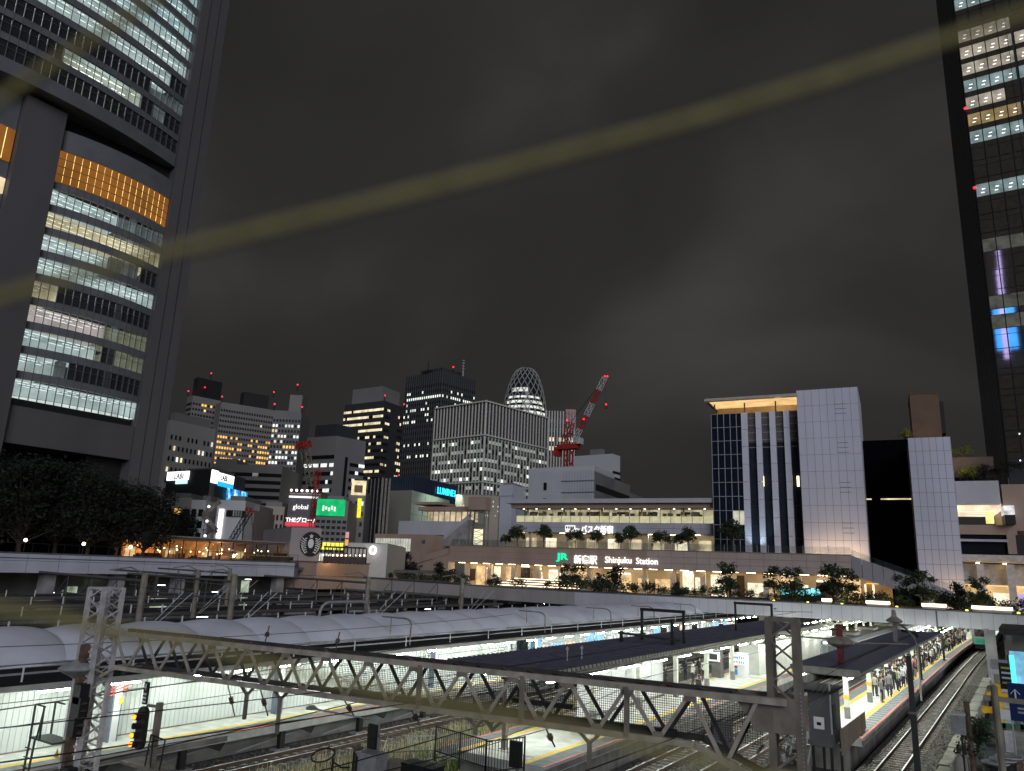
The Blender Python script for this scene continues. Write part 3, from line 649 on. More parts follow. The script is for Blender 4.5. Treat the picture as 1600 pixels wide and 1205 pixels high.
# metal railings round the platform end
def railing(name, label, a, b, h, step, m_, posts=2.0):
    a = Vector(a); b = Vector(b); t = thing(name, tuple(a), label, 'railing'); L = (b-a).length; d = (b-a)/L
    for z in (.12, h): MB().beam(a+Z*z, b+Z*z, .05).build('rail_bar', m_, t)
    m = MB(); s = 0
    while s < L: m.beam(a+d*s+Z*.12, a+d*s+Z*h, .022); s += step
    m.build('balusters', m_, t, kind='stuff')
    s = 0
    while s <= L+.01: MB().beam(a+d*s-Z*.3, a+d*s+Z*(h+.05), .06).build('post', m_, t); s += L/max(1, round(L/posts))
    return t
railing('metal_railing', 'black metal railing across the bare platform end', (-23.2, 29.3, .9), (-19.9, 28.6, .9), 1.15, .14, steel_black)
railing('metal_railing', 'short dark railing turned beside the black signal', (-19.9, 28.6, .7), (-18.6, 29.6, .9), 1.3, .13, steel_black)
railing('metal_railing', 'pale railing in the grass left of the platform end', (-26.6, 31.6, -.4), (-23.6, 33.2, -.1), 1.2, .16, steel_light)
railing('metal_railing', 'grey low railing in front of the pale railing', (-25.8, 28.3, -.5), (-23.4, 30.2, -.3), 1.2, .15, steel_paint)
pl2 = thing('square_pole', (-20.9, 31.5, 1.1), 'olive square pole on the bare platform end behind the gantry', 'pole')
MB().bb(-21.0, 31.4, 1.1, -20.8, 31.6, 4.1).build('shaft', steel_paint, pl2); MB().bb(-21.08, 31.32, 1.1, -20.72, 31.68, 1.14).build('foot_plate', steel_paint, pl2); MB().bb(-21.2, 31.45, 4.1, -20.6, 31.55, 4.2).build('cross_arm', steel_paint, pl2)
# ---- overhead wires
wire_m = mat('black_wire', (.02,.02,.02), .5)
def wire(label, a, b, sag, r=.012, n=10, grp='overhead wires along the tracks'):
    a = Vector(a); b = Vector(b); pts = [a.lerp(b, i/n)-Z*(sag*4*(i/n)*(1-i/n)) for i in range(n+1)]
    m = MB()
    vs = []
    m.path(pts, r, 4); o = m.build('overhead_wire', wire_m); return tag(o, label, 'wire', grp)
for x, nm in ((-31.0, 'track before the panel wall'), (-16.35, 'track right of the middle platform'), (-13.6, 'track left of the crowded platform'), (-6.82, 'far right track')):
    wire('contact wire stretched over the '+nm, (x, 2, 5.15), (x, 96, 4.75), 0, .011)
    wire('sagging carrier wire above the '+nm, (x, -2, 6.3), (x, 47, 6.0), .5, .013)
wire('black feeder wire crossing before the panel wall at lamp height', aty(-5, 1110, 13.5), (-29.5, 46, 5.2), .1, .022, grp='feeder wires')
wire('thin feeder wire low across the panel wall', aty(-5, 1139, 13.5), (-29.8, 46, 3.9), .1, .014, grp='feeder wires')
wire('black cable running low in front of the left platform edge', aty(60, 1210, 13.5), (-28.6, 45, 3.3), .15, .022, grp='feeder wires')
wire('cable slanting over the dry grass to the platform end', aty(480, 1210, 17), (-19.5, 40, 3.2), .1, .02, grp='feeder wires')
wire('second cable slanting over the grass below the first', aty(560, 1215, 18), (-18.9, 40, 2.2), .1, .02, grp='feeder wires')
wire('cable rising past the bare platform end', aty(620, 1215, 19), (-18.2, 42, 3.6), .1, .016, grp='feeder wires')
for i in range(4): wire('thin cable fanning from the near mast to the hut roof', (-5.0+.1*i, 18.8, 6.3-.18*i), (-9.4+.25*i, 42.5, 4.0+.05*i), .12, .012, grp='cables between the near mast and the hut')
# coiled spare loop in the grass
q = aty(520, 1190, 20)
lo = thing('cable_loop', tuple(q), 'black loop of slack cable above the dry grass', 'cable')
pts = [(q.x-.5+.55*math.cos(a), q.y+.1*math.sin(a), q.z+.12+.2*math.sin(a)+.12*math.cos(a)) for a in [2*math.pi*k/18 for k in range(19)]]
MB().path(pts, .03, 6).build('cable', wire_m, lo); MB().tube((q.x, q.y, q.z-.9), (q.x, q.y, q.z+.1), .04, 6).build('peg', steel_black, lo); MB().path([(q.x, q.y, q.z), (q.x+.4, q.y, q.z-.12), (q.x+.8, q.y, q.z-.05)], .03).build('tail', wire_m, lo)
# street lamp head in front of the left platform
q = aty(487, 1107, 20); q2 = aty(584, 1125, 22)
sl = thing('arm_lamp', tuple(q2), 'grey unlit lamp head on a long arm before the left platform', 'lamp')
MB().tube(q2, q+Vector((.25,0,0)), .03, 7).build('arm', steel_light, sl)
MB().lathe((q.x, q.y, q.z), [(.05,-.06),(.2,-.03),(.22,.02),(.1,.09),(.02,.1)], 10).build('lamp_head', steel_light, sl)
# ---- grass
grass_m = [mat('dry_grass', (.58,.50,.31), .9, scale=6, var=.35), mat('green_grass', (.12,.19,.04), .9, scale=6, var=.4)]
m = MB(); rg = random.Random(11)
for k in range(34000):
    x = rg.uniform(-29.4, -23.6); y = rg.uniform(17, 46) if k % 4 else rg.uniform(46, 62)
    if x < -28.6 and rg.random() < .5: continue
    h = rg.uniform(.2, .9)*(1.25 if x < -26.3 else .85)*(.7+.5*math.sin(x*1.9+y*.9)**2); a = rg.random()*6.28; w = rg.uniform(.012, .03); dx, dy = math.cos(a), math.sin(a); bend = rg.uniform(.05, .4)*h
    m.mi = 0 if (rg.random() < (.75 if x < -26.6 else .25)) else 1
    b0 = Vector((x, y, -.7)); 
    m.add([b0+Vector((-dy*w, dx*w, 0)), b0+Vector((dy*w, -dx*w, 0)), b0+Vector((dx*bend*.4+dy*w*.7, dy*bend*.4-dx*w*.7, h*.6)), b0+Vector((dx*bend*.4-dy*w*.7, dy*bend*.4+dx*w*.7, h*.6)), b0+Vector((dx*bend, dy*bend, h))], [(0,1,2,3),(3,2,4)])
o = m.build('grass', grass_m); o['kind'] = 'stuff'; o['label'] = 'tall dry and green grass growing beside the left track'; o['category'] = 'grass'
struct('grass_verge', MB().bb(-29.3, 10, -.745, -23.4, 120, -.69), mat('verge_soil', (.12,.11,.06), .95, scale=3, var=.5))
# ---- portals and posts standing on the roofs
def portal(x0, x1, y, z0, z1, label, arm=None):
    t = thing('roof_portal', ((x0+x1)/2, y, z0), label, 'portal', 'black wire portals on the ribbed roof')
    for x in (x0, x1): MB().beam((x, y, z0), (x, y, z1), .16).build('leg', steel_black, t)
    MB().beam((x0-.1, y, z1), (x1+.1, y, z1), .2, .2).build('crossbeam', steel_black, t)
    MB().beam((x1, y, z1-.5), (x1+3.0, y+1.5, z1-.45), .06).build('arm_pipe', steel_paint, t)
    MB().beam((x1, y, z1-.9), (x1+2.0, y+1.0, z1-.45), .05).build('arm_stay', steel_paint, t)
    insulator((x1+.1, y, z1-.3), (x1+.5, y+.1, z1-.3), '', t)
portal(-22.8, -19.75, 51.2, 4.6, 6.75, 'black wire portal standing on the near half of the ribbed roof')
portal(-21.5, -18.4, 68, 4.6, 7.0, 'second black wire portal further along the ribbed roof')
bp = thing('roof_bar', (-21.5, 47, 4.7), 'short black bar lying over the ribbed roof before the portal', 'bar')
MB().beam((-23.2, 48.2, 5.3), (-19.3, 49.5, 5.0), .22, .14).build('bar', steel_black, bp)
for x, y in ((-23.0, 48.3), (-19.85, 49.4)): MB().beam((x, y, 4.6), (x, y, 6.3 if x > -20 else 5.4), .18).build('leg', steel_black, bp)
rp = thing('red_roof_post', (-9.4, 48.8, 4.65), 'rusty red post with grey disc collar on the near end of the blue roof', 'post')
MB().bb(-9.55, 48.65, 4.62, -9.25, 48.95, 6.75).build('shaft', mat('rust_red', (.14,.035,.025), .7, var=.35, scale=4), rp)
MB().lathe((-9.4, 48.8, 5.75), [(.2,-.28),(.5,-.2),(.72,-.04),(.72,.1),(.5,.26),(.2,.34)], 12).build('disc_collar', steel_paint, rp)
MB().beam((-9.4, 48.8, 5.9), (-13.8, 50.2, 5.8), .1).build('arm', steel_paint, rp); MB().beam((-9.4, 48.8, 5.75), (-6.5, 54, 5.6), .07).build('arm', steel_paint, rp)
rp = thing('roof_post', (-9.25, 69.8, 4.65), 'grey post with disc collar midway along the blue roof', 'post')
MB().bb(-9.4, 69.65, 4.62, -9.1, 69.95, 6.6).build('shaft', steel_paint, rp)
MB().lathe((-9.25, 69.8, 6.2), [(.15,-.15),(.5,-.1),(.6,0),(.6,.1),(.4,.25),(.2,.4),(.15,.9)], 12).build('disc_collar', steel_paint, rp)
MB().path([(-9.2,69.8,6.2),(-8.0,66,5.9),(-7.2,63,5.6),(-6.9,62,5.0),(-6.9,62,1.4)], .07).build('bowed_pipe', steel_paint, rp)
for i, y in enumerate((78, 100)):
    t = thing('platform_post', (-8.0, y, 1.1), ('dark bowed post among the waiting crowd', 'dark bowed post at the crowd below the deck')[i], 'post')
    MB().path([(-8.55, y, 1.1), (-8.55, y, 4.6), (-8.7, y-.4, 5.0), (-9.6, y-1.5, 5.2)], .11, 8).build('shaft', steel_black, t); MB().lathe((-8.55, y, 1.1), [(.2,0),(.2,.06),(.12,.1)], 10).build('foot', steel_black, t)
for i, (x, y) in enumerate(((-20.2, 36.0), (-20.0, 37.2))):
    t = thing('vent_stub', (x, y, 4.6), ('small vent stub on the ribbed roof, left of the pair', 'small vent stub on the ribbed roof, right of the pair')[i], 'vent')
    MB().tube((x, y, 4.6), (x, y, 5.2), .035, 7).build('pipe', steel_light, t); MB().lathe((x, y, 5.18), [(.03,0),(.09,.04),(.09,.1),(.02,.2)], 8).build('cap', steel_light, t)
# ---- right hand wall, poles and yard
wl = thing('retaining_wall', (-4.2, 30, -.7), 'stepped concrete kerb wall beside the far right track', 'wall')
wc = mat('pale_concrete', (.34,.33,.28), .9, scale=1.3, var=.25, bump=.2)
for k in range(44):
    y = 34+1.3*k; w_ = .62+.06*(k % 3 == 0); dz = .02*((k*7) % 4)
    MB().bb(-4.55-.02*(k % 2), y, -.74, -4.55+w_, y+1.27, .55+dz).build('coping_block', wc, wl)
fe = thing('board_wall', (-3.4, 36, -.7), 'ribbed pale panel fence below the kerb wall', 'fence')
for k in range(34): MB().bb(-3.72, 36+.62*k, -.74, -3.66+.03*(k % 2), 36.6+.62*k, 1.35).build('fence_panel', wc, fe)
dp = thing('dark_pole', (-3.45, 28.5, -.7), 'dark square steel pole rising before the far right track', 'pole')
MB().hexa([(-3.55,28.4,-.7),(-3.33,28.4,-.7),(-3.33,28.62,-.7),(-3.55,28.62,-.7),(-3.51,28.44,6.95),(-3.37,28.44,6.95),(-3.37,28.58,6.95),(-3.51,28.58,6.95)]).build('shaft', mat('dark_pole_paint', (.05,.055,.05), .5), dp)
MB().bb(-3.57, 28.38, 3.4, -3.31, 28.64, 3.48).build('band', steel_paint, dp); MB().bb(-3.57, 28.38, 5.2, -3.31, 28.64, 5.27).build('band', steel_paint, dp)
gpz = aty(1545, 1075, 25)
ap = thing('lamp_pole', (-1.05, 25, -.7), 'grey tubular pole with a cross arm at the right edge', 'pole')
MB().tube((-1.03, 25, -.7), (-1.04, 25, gpz.z), .1, 10, .085).build('shaft', steel_paint, ap); MB().beam((-1.3, 25, gpz.z-.25), (-.05, 25.3, gpz.z-.3), .12).build('cross_arm', steel_paint, ap); MB().lathe((-1.04, 25, gpz.z), [(.1,0),(.1,.05),(.03,.09)], 10).build('cap', steel_paint, ap)
q = aty(1497, 1132, 42)
cb = thing('control_box', (q.x, 42, -.7), 'grey control box on a post at the kerb wall', 'cabinet')
MB().bb(q.x-.28, 41.8, q.z-.4, q.x+.28, 42.2, q.z+.4).build('box_body', steel_light, cb); MB().bb(q.x-.32, 41.76, q.z+.403, q.x+.32, 42.24, q.z+.46).build('box_lid', white_paint, cb)
MB().tube((q.x+.1, 42, -.7), (q.x+.1, 42, q.z-.4), .04, 7).build('post', steel_black, cb); MB().tube((q.x+.42, 42.3, -.7), (q.x+.38, 42.3, q.z+1.0), .12, 8).build('old_post', steel_rust, cb)
# yard beyond the fence: road slab, green fence, yellow machine, blue sign
struct('yard_ground', MB().bb(-3.6, 30, -.745, 12, 92, -.7), mat('yard_concrete', (.17,.17,.165), .9, scale=.7, var=.3))
gy = thing('yellow_machine', (-2.2, 52, -.7), 'yellow steel jacking machine standing in the yard', 'machine'); yl = mat('machine_yellow', (.75,.45,.02), .45, var=.15)
c = aty(1560, 1100, 52); x, y, z = c.x, 52, c.z
MB().bb(x-.2, y-.3, z-.9, x+.2, y+.3, z+1.0).build('column', yl, gy); MB().bb(x-.8, y-.25, z-.5, x+.8, y+.25, z-.2).build('cross_beam', yl, gy); MB().bb(x-.5, y-.35, z+.35, x+.5, y+.35, z+.6).build('cross_beam', yl, gy)
for s in (-.65, .65): MB().tube((x+s, y-.3, z-.35), (x+s, y-.5, z-.35), .16, 10).build('end_cap', yl, gy)
MB().tube((x, y-.32, z+.9), (x, y-.5, z+.9), .2, 10).build('cylinder_head', yl, gy); MB().bb(x-.06, y-.4, z-2.8, x+.06, y-.3, z-1.2).build('rod', steel_light, gy)
MB().bb(x-.9, y-.5, -.7, x+1.2, y+.5, -.3).build('base_frame', steel_black, gy); MB().bb(x-.12, y-.2, -.3, x+.12, y+.2, z-.9).build('leg', steel_paint, gy)
bs = thing('blue_sign', (1, 36, -.7), 'dark blue direction board with white arrow and round symbols at the right edge', 'sign')
c = aty(1594, 1100, 36); x, y, z = c.x, 36, c.z
blue = mat('navy_sign', (.01,.03,.12), .4, var=.05)
MB().bb(x-.35, y, z-.62, x+1.3, y+.08, z+.72).build('board', blue, bs)
for a, b in (((x-.12, z+.15), (x-.12, z+.5)), ((x-.27, z+.33), (x-.12, z+.5)), ((x+.03, z+.33), (x-.12, z+.5))): MB().beam((a[0], y-.02, a[1]), (b[0], y-.02, b[1]), .05, .02).build('arrow_stroke', white_paint, bs)
for dx, dz in ((.32,.38),(.32,.05)): MB().tube((x+dx, y-.03, z+dz), (x+dx, y-.005, z+dz), .14, 16).build('round_symbol', steel_light, bs)
for k in range(2): MB().bb(x-.1, y-.02, z-.2-.14*k, x+.6, y-.004, z-.13-.14*k).build('text_bar', steel_light, bs)
MB().tube((x+.9, y+.1, -.7), (x+.9, y+.1, z+.7), .05, 8).build('sign_post', steel_light, bs)
lb = thing('lit_advert_board', (1.2, 38, -.7), 'lit cyan and white advert board above the blue sign', 'billboard')
c = aty(1601, 1050, 38); x, y, z = c.x, 38, c.z
MB().bb(x-.45, y, z-.55, x+1.4, y+.15, z+.75).build('board', emit('advert_blue', (.25,.62,.9), .9, var=.5, scale=1.6), lb)
MB().bb(x-.47, y-.03, z-.5, x-.3, y-.003, z+.6).build('cyan_edge', emit('cyan', (.1,.85,.95), 1.6), lb); MB().bb(x+.02, y-.03, z+.1, x+.35, y-.003, z+.3).build('white_block', emit('soft_white', (.9,.95,1), 1.6), lb)
MB().tube((x+.3, y+.2, -.7), (x+.3, y+.2, z-.5), .06, 8).build('sign_post', steel_light, lb)
bk = thing('black_notice_board', (-1, 40, -.7), 'narrow black board with yellow and white lines', 'sign')
c = aty(1574, 1058, 40); x, y, z = c.x, 40, c.z
MB().bb(x-.28, y, z-.5, x+.25, y+.06, z+.55).build('board', steel_black, bk)
for k, e_ in enumerate((yellow_paint, white_paint, white_paint, yellow_paint)): MB().bb(x-.2, y-.02, z+.32-.2*k, x+.2, y-.004, z+.4-.2*k).build('text_bar', e_, bk)
MB().tube((x, y+.1, -.7), (x, y+.1, z-.5), .04, 7).build('sign_post', steel_light, bk)
gf = thing('green_barrier', (0, 46, -.7), 'green painted site barrier with pink stripe and white placards', 'barrier')
gm = mat('site_green', (.05,.2,.1), .6, var=.2)
for k in range(6):
    c = aty(1540+14*k, 1128+1.2*k, 46); MB().bb(c.x-.05, 46, c.z-.22, c.x+.45, 46.06, c.z+.02).build('panel', gm, gf)
    MB().bb(c.x-.05, 45.99, c.z-.3, c.x+.45, 46.05, c.z-.225).build('stripe', mat('dull_pink', (.35,.16,.14), .7), gf)
for px_ in (1572, 1598):
    c = aty(px_, 1117, 45.9); MB().bb(c.x-.28, 45.9, c.z-.22, c.x+.28, 45.95, c.z+.22).build('placard', white_paint, gf)
for px_ in (1535, 1600): 
    c = aty(px_, 1130, 46.1); MB().tube((c.x, 46.1, -.7), (c.x, 46.1, c.z+.4), .03, 6).build('post', gm, gf)
for i in range(3):
    c = aty(1555+10*i, 1185, 30); d = thing('steel_drum', (c.x, 30+.5*i, -.7), ('dark drum with pale rim at the bottom right', 'middle dark drum behind the grey pole', 'brown drum furthest right in the yard')[i], 'drum', 'drums in the yard')
    MB().lathe((c.x, 30+.5*i, c.z-1.0), [(.36,0),(.38,.05),(.36,.1),(.36,.75),(.38,.8),(.36,.85)], 18).build('drum_body', (steel_black, steel_black, steel_rust)[i], d)
    MB().lathe((c.x, 30+.5*i, c.z-.149), [(.37,0),(.39,.02),(.37,.05),(.30,.02)], 18).build('rim', steel_light, d)
    MB().bb(c.x-.5, 29.6+.5*i, -.72, c.x+.5, 30.4+.5*i, c.z-1.002).build('pallet_stack', conc_dark, d)

ys = thing('yard_shed', (0, 72, -.7), 'dark open shed with pale tanks under the cross deck at the right edge', 'shed')
a_, b_ = aty(1562, 990, 72), aty(1640, 990, 72)
MB().bb(a_.x, 71, a_.z, b_.x, 80, a_.z+.45).build('shed_roof', steel_black, ys); MB().bb(a_.x+.3, 71.2, a_.z-1.9, b_.x, 71.5, a_.z-1.5).build('shed_beam', steel_black, ys)
for q in (.4, 2.2, 4.0): MB().bb(a_.x+q, 71.1, -.7, a_.x+q+.35, 71.45, a_.z).build('shed_post', conc_dark, ys)
for q in range(4): MB().tube((a_.x+.9+.75*q, 74, -.7), (a_.x+.9+.75*q, 74, a_.z-2.2+.3*(q % 2)), .3, 12).build('tank', white_paint, ys)
MB().bb(a_.x, 79.5, -.7, b_.x, 80, a_.z).build('rear_panel', conc_dark, ys)
eb_ = thing('grey_machine_box', (-1.9, 60, -.7), 'grey steel machine box at the foot of the deck column', 'machine'); c = aty(1561, 1045, 60)
MB().hexa([(c.x-.45,59.6,-.7),(c.x+.45,59.6,-.7),(c.x+.45,60.6,-.7),(c.x-.45,60.6,-.7),(c.x-.45,59.6,c.z),(c.x+.45,59.6,c.z),(c.x+.45,60.6,c.z+.5),(c.x-.45,60.6,c.z+.5)]).build('housing', steel_light, eb_); MB().beam((c.x+.4,59.5,c.z-.1), (c.x+.9,59.5,c.z+.7), .12).build('lever_arm', steel_light, eb_); MB().bb(c.x-.3, 59.55, c.z-.9, c.x+.1, 59.597, c.z-.3).build('hatch', steel_paint, eb_)
# ================================================================== DECKS AND STATION
# ---- long deck on the left, parallel to the tracks
LD = thing('raised_deck', (-98, 50, 0), 'long raised deck with grey panel parapet beyond the left platforms', 'bridge deck')
deckp = mat('blue_grey_panel', (0.52, 0.53, 0.60), 0.55, scale=0.3, var=0.12, streak=.6)
y = 8.0; a0 = b0 = None
for k in range(21):
    if a0 is None:
        a0 = MB().bb(-96.06, y, 7.98, -96.0, y+3.52, 8.72).build('parapet_panel', deckp, LD); b0 = MB().bb(-96.06, y, 6.62, -96.0, y+3.52, 7.94).build('parapet_panel', deckp, LD)
    else: inst(a0, LD, (0, 3.58*k, 0)); inst(b0, LD, (0, 3.58*k, 0))
MB().bb(-110, 8, 6.6, -96.08, 84, 7.9).build('deck_slab', conc_dark, LD); MB().bb(-96.3, 8, 7.9, -96.07, 84, 8.75).build('parapet_wall', joint, LD)
MB().bb(-96.4, 8, 8.76, -95.95, 84, 8.9).build('coping', conc_dark, LD)
MB().bb(-95.98, 8, 8.25, -95.9, 84, 8.30).build('cable_tray', steel_black, LD)
colsrc = None
for k in range(9):
    y = 12+8.6*k
    if colsrc is None: colsrc = MB().bb(-98.4, y, -.7, -97.0, y+1.4, 6.6).build('column', concrete, LD)
    else: inst(colsrc, LD, (0, 8.6*k, 0))
m = MB(); y = 10
while y < 84: m.beam((-96.25, y, 8.9), (-96.25, y, 9.95), .05); y += 1.8
m.build('handrail_posts', steel_black, LD, kind='stuff'); MB().beam((-96.25, 8, 9.95), (-96.25, 84, 9.95), .06).build('handrail', steel_black, LD)
struct('terrace_ground', MB().bb(-190, -20, 7.6, -96.6, 128, 8.1), conc_dark)
# ---- deck across the tracks
RD = thing('cross_deck', (-40, 96, 0), 'wide footbridge deck with panel parapet crossing over all platforms', 'bridge deck')
poly = [(-93,91.2),(-72,90.6),(-53.6,91.2),(-41,93.6),(-29,96.2),(-17.5,98.4),(-9,98.3),(-.7,96.6),(8,92.5),(16,87)]
tanp = mat('tan_grey_panel', (0.36, 0.335, 0.31), 0.6, scale=.3, var=.15, streak=.6)
def lerp_poly(s):
    for i in range(len(poly)-1):
        a, b = Vector(poly[i]), Vector(poly[i+1]); L = (b-a).length
        if s <= L or i == len(poly)-2: return a.lerp(b, s/L), (b-a).normalized()
        s -= L
tot = sum((Vector(poly[i+1])-Vector(poly[i])).length for i in range(len(poly)-1))
s = 0; k = 0
while s < tot-1.1:
    p, d = lerp_poly(s); q, _ = lerp_poly(s+1.06)
    zt = 6.42+.35*max(0, 1-s/40); zb_ = 4.78+.25*max(0, 1-s/40); nn = Vector((d.y, -d.x)); 
    P0, Q0 = Vector((p.x, p.y, 0)), Vector((q.x, q.y, 0)); off = Vector((nn.x, nn.y, 0))*.06
    MB().hexa([P0+off+Z*zb_, Q0+off+Z*zb_, Q0+Z*zb_, P0+Z*zb_, P0+off+Z*zt, Q0+off+Z*zt, Q0+Z*zt, P0+Z*zt]).build('parapet_panel', tanp if s < 42 else panel_grey, RD)
    s += 1.09; k += 1
m = MB(); c2_ = MB(); s = 0
while s < tot-.5:
    p, d = lerp_poly(s); q, _ = lerp_poly(min(tot, s+2)); P0, Q0 = Vector((p.x,p.y,0)), Vector((q.x,q.y,0)); nb = Vector((-d.y, d.x, 0))
    dz = .35*max(0, 1-s/40)
    m.hexa([P0+nb*.004+Z*4.75, Q0+nb*.004+Z*4.75, Q0+nb*.3+Z*4.75, P0+nb*.3+Z*4.75, P0+nb*.004+Z*(6.38+dz), Q0+nb*.004+Z*(6.38+dz), Q0+nb*.3+Z*(6.38+dz), P0+nb*.3+Z*(6.38+dz)])
    c2_.hexa([P0-nb*.12+Z*(6.44+dz), Q0-nb*.12+Z*(6.44+dz), Q0+nb*.5+Z*(6.44+dz), P0+nb*.5+Z*(6.44+dz), P0-nb*.12+Z*(6.56+dz), Q0-nb*.12+Z*(6.56+dz), Q0+nb*.5+Z*(6.56+dz), P0+nb*.5+Z*(6.56+dz)])
    s += 2
m.build('parapet_wall', joint, RD); c2_.build('coping', conc_dark, RD)
m = MB(); m.prism([(p[0], p[1]+.35) for p in poly]+[(30, 190), (-125, 190), (-125, 92)], 4.9, 5.35); m.build('deck_floor', mat('promenade_paving', (.30,.26,.22), .7, scale=.6, var=.15), RD)
for x, y in ((-3.9,97.2),(-25.2,100),(-28.2,100),(-45,96),(-51,95),(-58,94.5),(-66,94.5),(-75,94),(-83,94)): MB().bb(x-.5, y, -.7, x+.5, y+1.0, 4.9).build('column', concrete, RD)
# tan service blocks where the two decks meet
tb = thing('service_block', (-96, 90, 5), 'tan concrete block stepping down between the two decks', 'building')
for (p0, p1, zt, zb_) in ((atx(478,884,-97), atx(572,896,-97), 0, 0),):
    pass
MB().bb(-101, 85.5, 6.9, -93.6, 102, 9.0).build('block_tier', panel_tan, tb); MB().bb(-100.5, 84.6, 4.9, -92.9, 104, 6.85).build('block_tier', panel_tan, tb); MB().bb(-101.2, 85.3, 9.01, -93.4, 102.2, 9.12).build('coping', conc_dark, tb)
yard_pipe = mat('yard_pipe', (.10,.095,.09), .7)
yard_e = emit('yard_tube', (.9,1,.85), 9, True)
# ---- dark yard left of the white roof: more platform roofs, posts, pipes
OR = []
for i, (x0, x1) in enumerate(((-54,-47.5),(-66,-59.5),(-78,-71.5),(-91,-84))):
    t = thing('dark_platform_roof', ((x0+x1)/2, 10, 4.4), ('dark flat roof nearest behind the white membrane roof', 'second dark flat roof behind the membrane roof', 'third dark flat roof towards the left deck', 'dark flat roof right below the left deck')[i], 'roof', 'dark roofs of the far platforms')
    MB().hexa([(x0,5,4.3),(x1,5,4.3),(x1,88,4.3),(x0,88,4.3),(x0,5,4.55),(x1,5,4.55),(x1,88,4.55),(x0,88,4.55)]).build('roof_sheet', roofdark, t)
    MB().bb(x1-.01, 5, 4.35, x1+.06, 88, 4.62).build('gutter', yard_pipe, t)
    src = None
    for k in range(28):
        y = 8+2.7*k+i*.7
        if src is None: src = MB().bb(x1-.5, y-.04, 4.55, x1-.42, y+.04, 5.25).build('white_stub_post', white_paint, t)
        else: inst(src, t, (0, 2.7*k, 0))
    for k in range(5): MB().tube((x0+1+k*.9, 12+14*k, 4.56), (x0+1+k*.9, 12+14*k+9, 4.75), .06, 6).build('roof_pipe', yard_pipe, t)
    for k in range(9): MB().bb((x0+x1)/2-.2, 8+9*k, -.7, (x0+x1)/2+.2, 8.4+9*k, 4.3).build('column', concrete, t)
    MB().bb(x0+.3, 5, -.7, x1-.3, 88, 1.1).build('platform_base', plat_side, t)
    Lx = tube_lamp(((x0+x1)/2+1.8, 12, 4.05), 1.1, ('tube lamp under the nearest dark roof', 'tube lamp under the second dark roof', 'tube lamp under the third dark roof', 'tube lamp under the dark roof below the left deck')[i], 'tube lamps under the dark roofs', up=.2, e=yard_e)
    for k in range(1, 3): copy_lamp(Lx, ((x0+x1)/2+1.8, 12+31*k, 4.05))
for i, (x, y) in enumerate(((-45.2, 27.5), (-45.2, 34), (-45.2, 47), (-45.2, 59.8), (-58, 40), (-70, 52))):
    t = thing('wire_portal', (x, y, -.7), ('grey tubular wire post with pipe arm above the membrane roof at the left', 'braced grey tubular post right of the lattice mast', 'grey tubular post behind the middle of the membrane roof', 'grey tubular post where the two decks meet', 'far grey tubular post between dark roofs', 'farthest grey tubular post by the left deck')[i], 'post', 'tubular wire posts of the yard')
    MB().tube((x, y, -.7), (x, y, 8.1), .2, 10).build('shaft', steel_paint, t)
    MB().tube((x, y, 7.6), (x-13, y, 7.7), .09, 8).build('pipe_beam', yard_pipe, t)
    MB().tube((x, y, 6.4), (x-10, y, 6.5), .05, 6).build('guide_pipe', yard_pipe, t)
    for q in (-3, -6, -9): MB().beam((x+q, y, 5.6), (x+q, y, 7.65), .06).build('hanger', yard_pipe, t); MB().beam((x+q, y, 7.6), (x+q-1.1, y, 6.5), .04).build('stay', yard_pipe, t)
    for q in (.9, 1.5): MB().beam((x+q*.4, y+.2, 4.6), (x+q*1.6, y+1.8, 7.0), .04).build('guy_stay', steel_light, t)
    MB().path([(x+.1,y,8.0),(x-.3,y-.8,8.4),(x-1.2,y-1.6,8.2)], .05).build('bowed_pipe', steel_paint, t)
for i, y in enumerate((43.5, 12)):
    t = thing('arched_pipe', (-44, y, 4.5), ('pale arched pipe standing just behind the membrane roof', 'pale arched pipe at the left edge behind the membrane roof')[i], 'pipe', 'arched pipes behind the membrane roof')
    pts = [(-44, y-2.6, 4.4)]+[(-44, y-2.6+.9*(1-math.cos(a)), 5.4+.8*math.sin(a)) for a in (0,.4,.8,1.2,1.57)]+[(-44, y+2.6-.9*(1-math.cos(a)), 5.4+.8*math.sin(a)) for a in (1.57,1.2,.8,.4,0)]+[(-44, y+2.6, 4.4)]
    MB().path(pts, .11, 8).build('pipe', steel_light, t); MB().tube((-44, y+.1, 4.4), (-44, y+.1, 6.9), .05, 6).build('post', steel_light, t)
LC = tube_lamp((-42, 97.5, 4.55), 1.1, 'added tube lamp lighting the columns below the cross deck', 'added tube lamps below the cross deck', e=tube2_e)  # lamps added to brighten the deck columns
for x_ in (-50, -58, -66, -75, -84): copy_lamp(LC, (x_, 96.8, 4.55))
# lit rooms under the left deck
ur = thing('lit_underdeck_hall', (-107, 40, 0), 'dim lit hall with pale panels seen between the columns of the left deck', 'hall')
MB().bb(-108, 6, -.7, -107.6, 90, 6.5).build('back_wall', mat('hall_wall', (.3,.3,.28), .8, var=.3, scale=.5), ur)
pe = emit('hall_panel', (.85,1,.75), .42, var=.7, scale=.5); rr = random.Random(9)
for k in range(26):
    y = 8+3.1*k
    if rr.random() < .62: MB().bb(-107.58, y, rr.choice((1.2,3.4)), -107.5, y+rr.uniform(1.4,2.8), rr.choice((3.2,4.6,5.6))).build('lit_panel', pe, ur)
LU = tube_lamp((-103, 10, 5.6), 1.2, 'tube lamp in the hall under the left deck', 'tube lamps under the left deck', up=.9, e=yard_e)
for k in range(1, 10): copy_lamp(LU, (-105.5+(k % 3)*1.5, 10+8*k, 5.9-.9*(k % 3)))
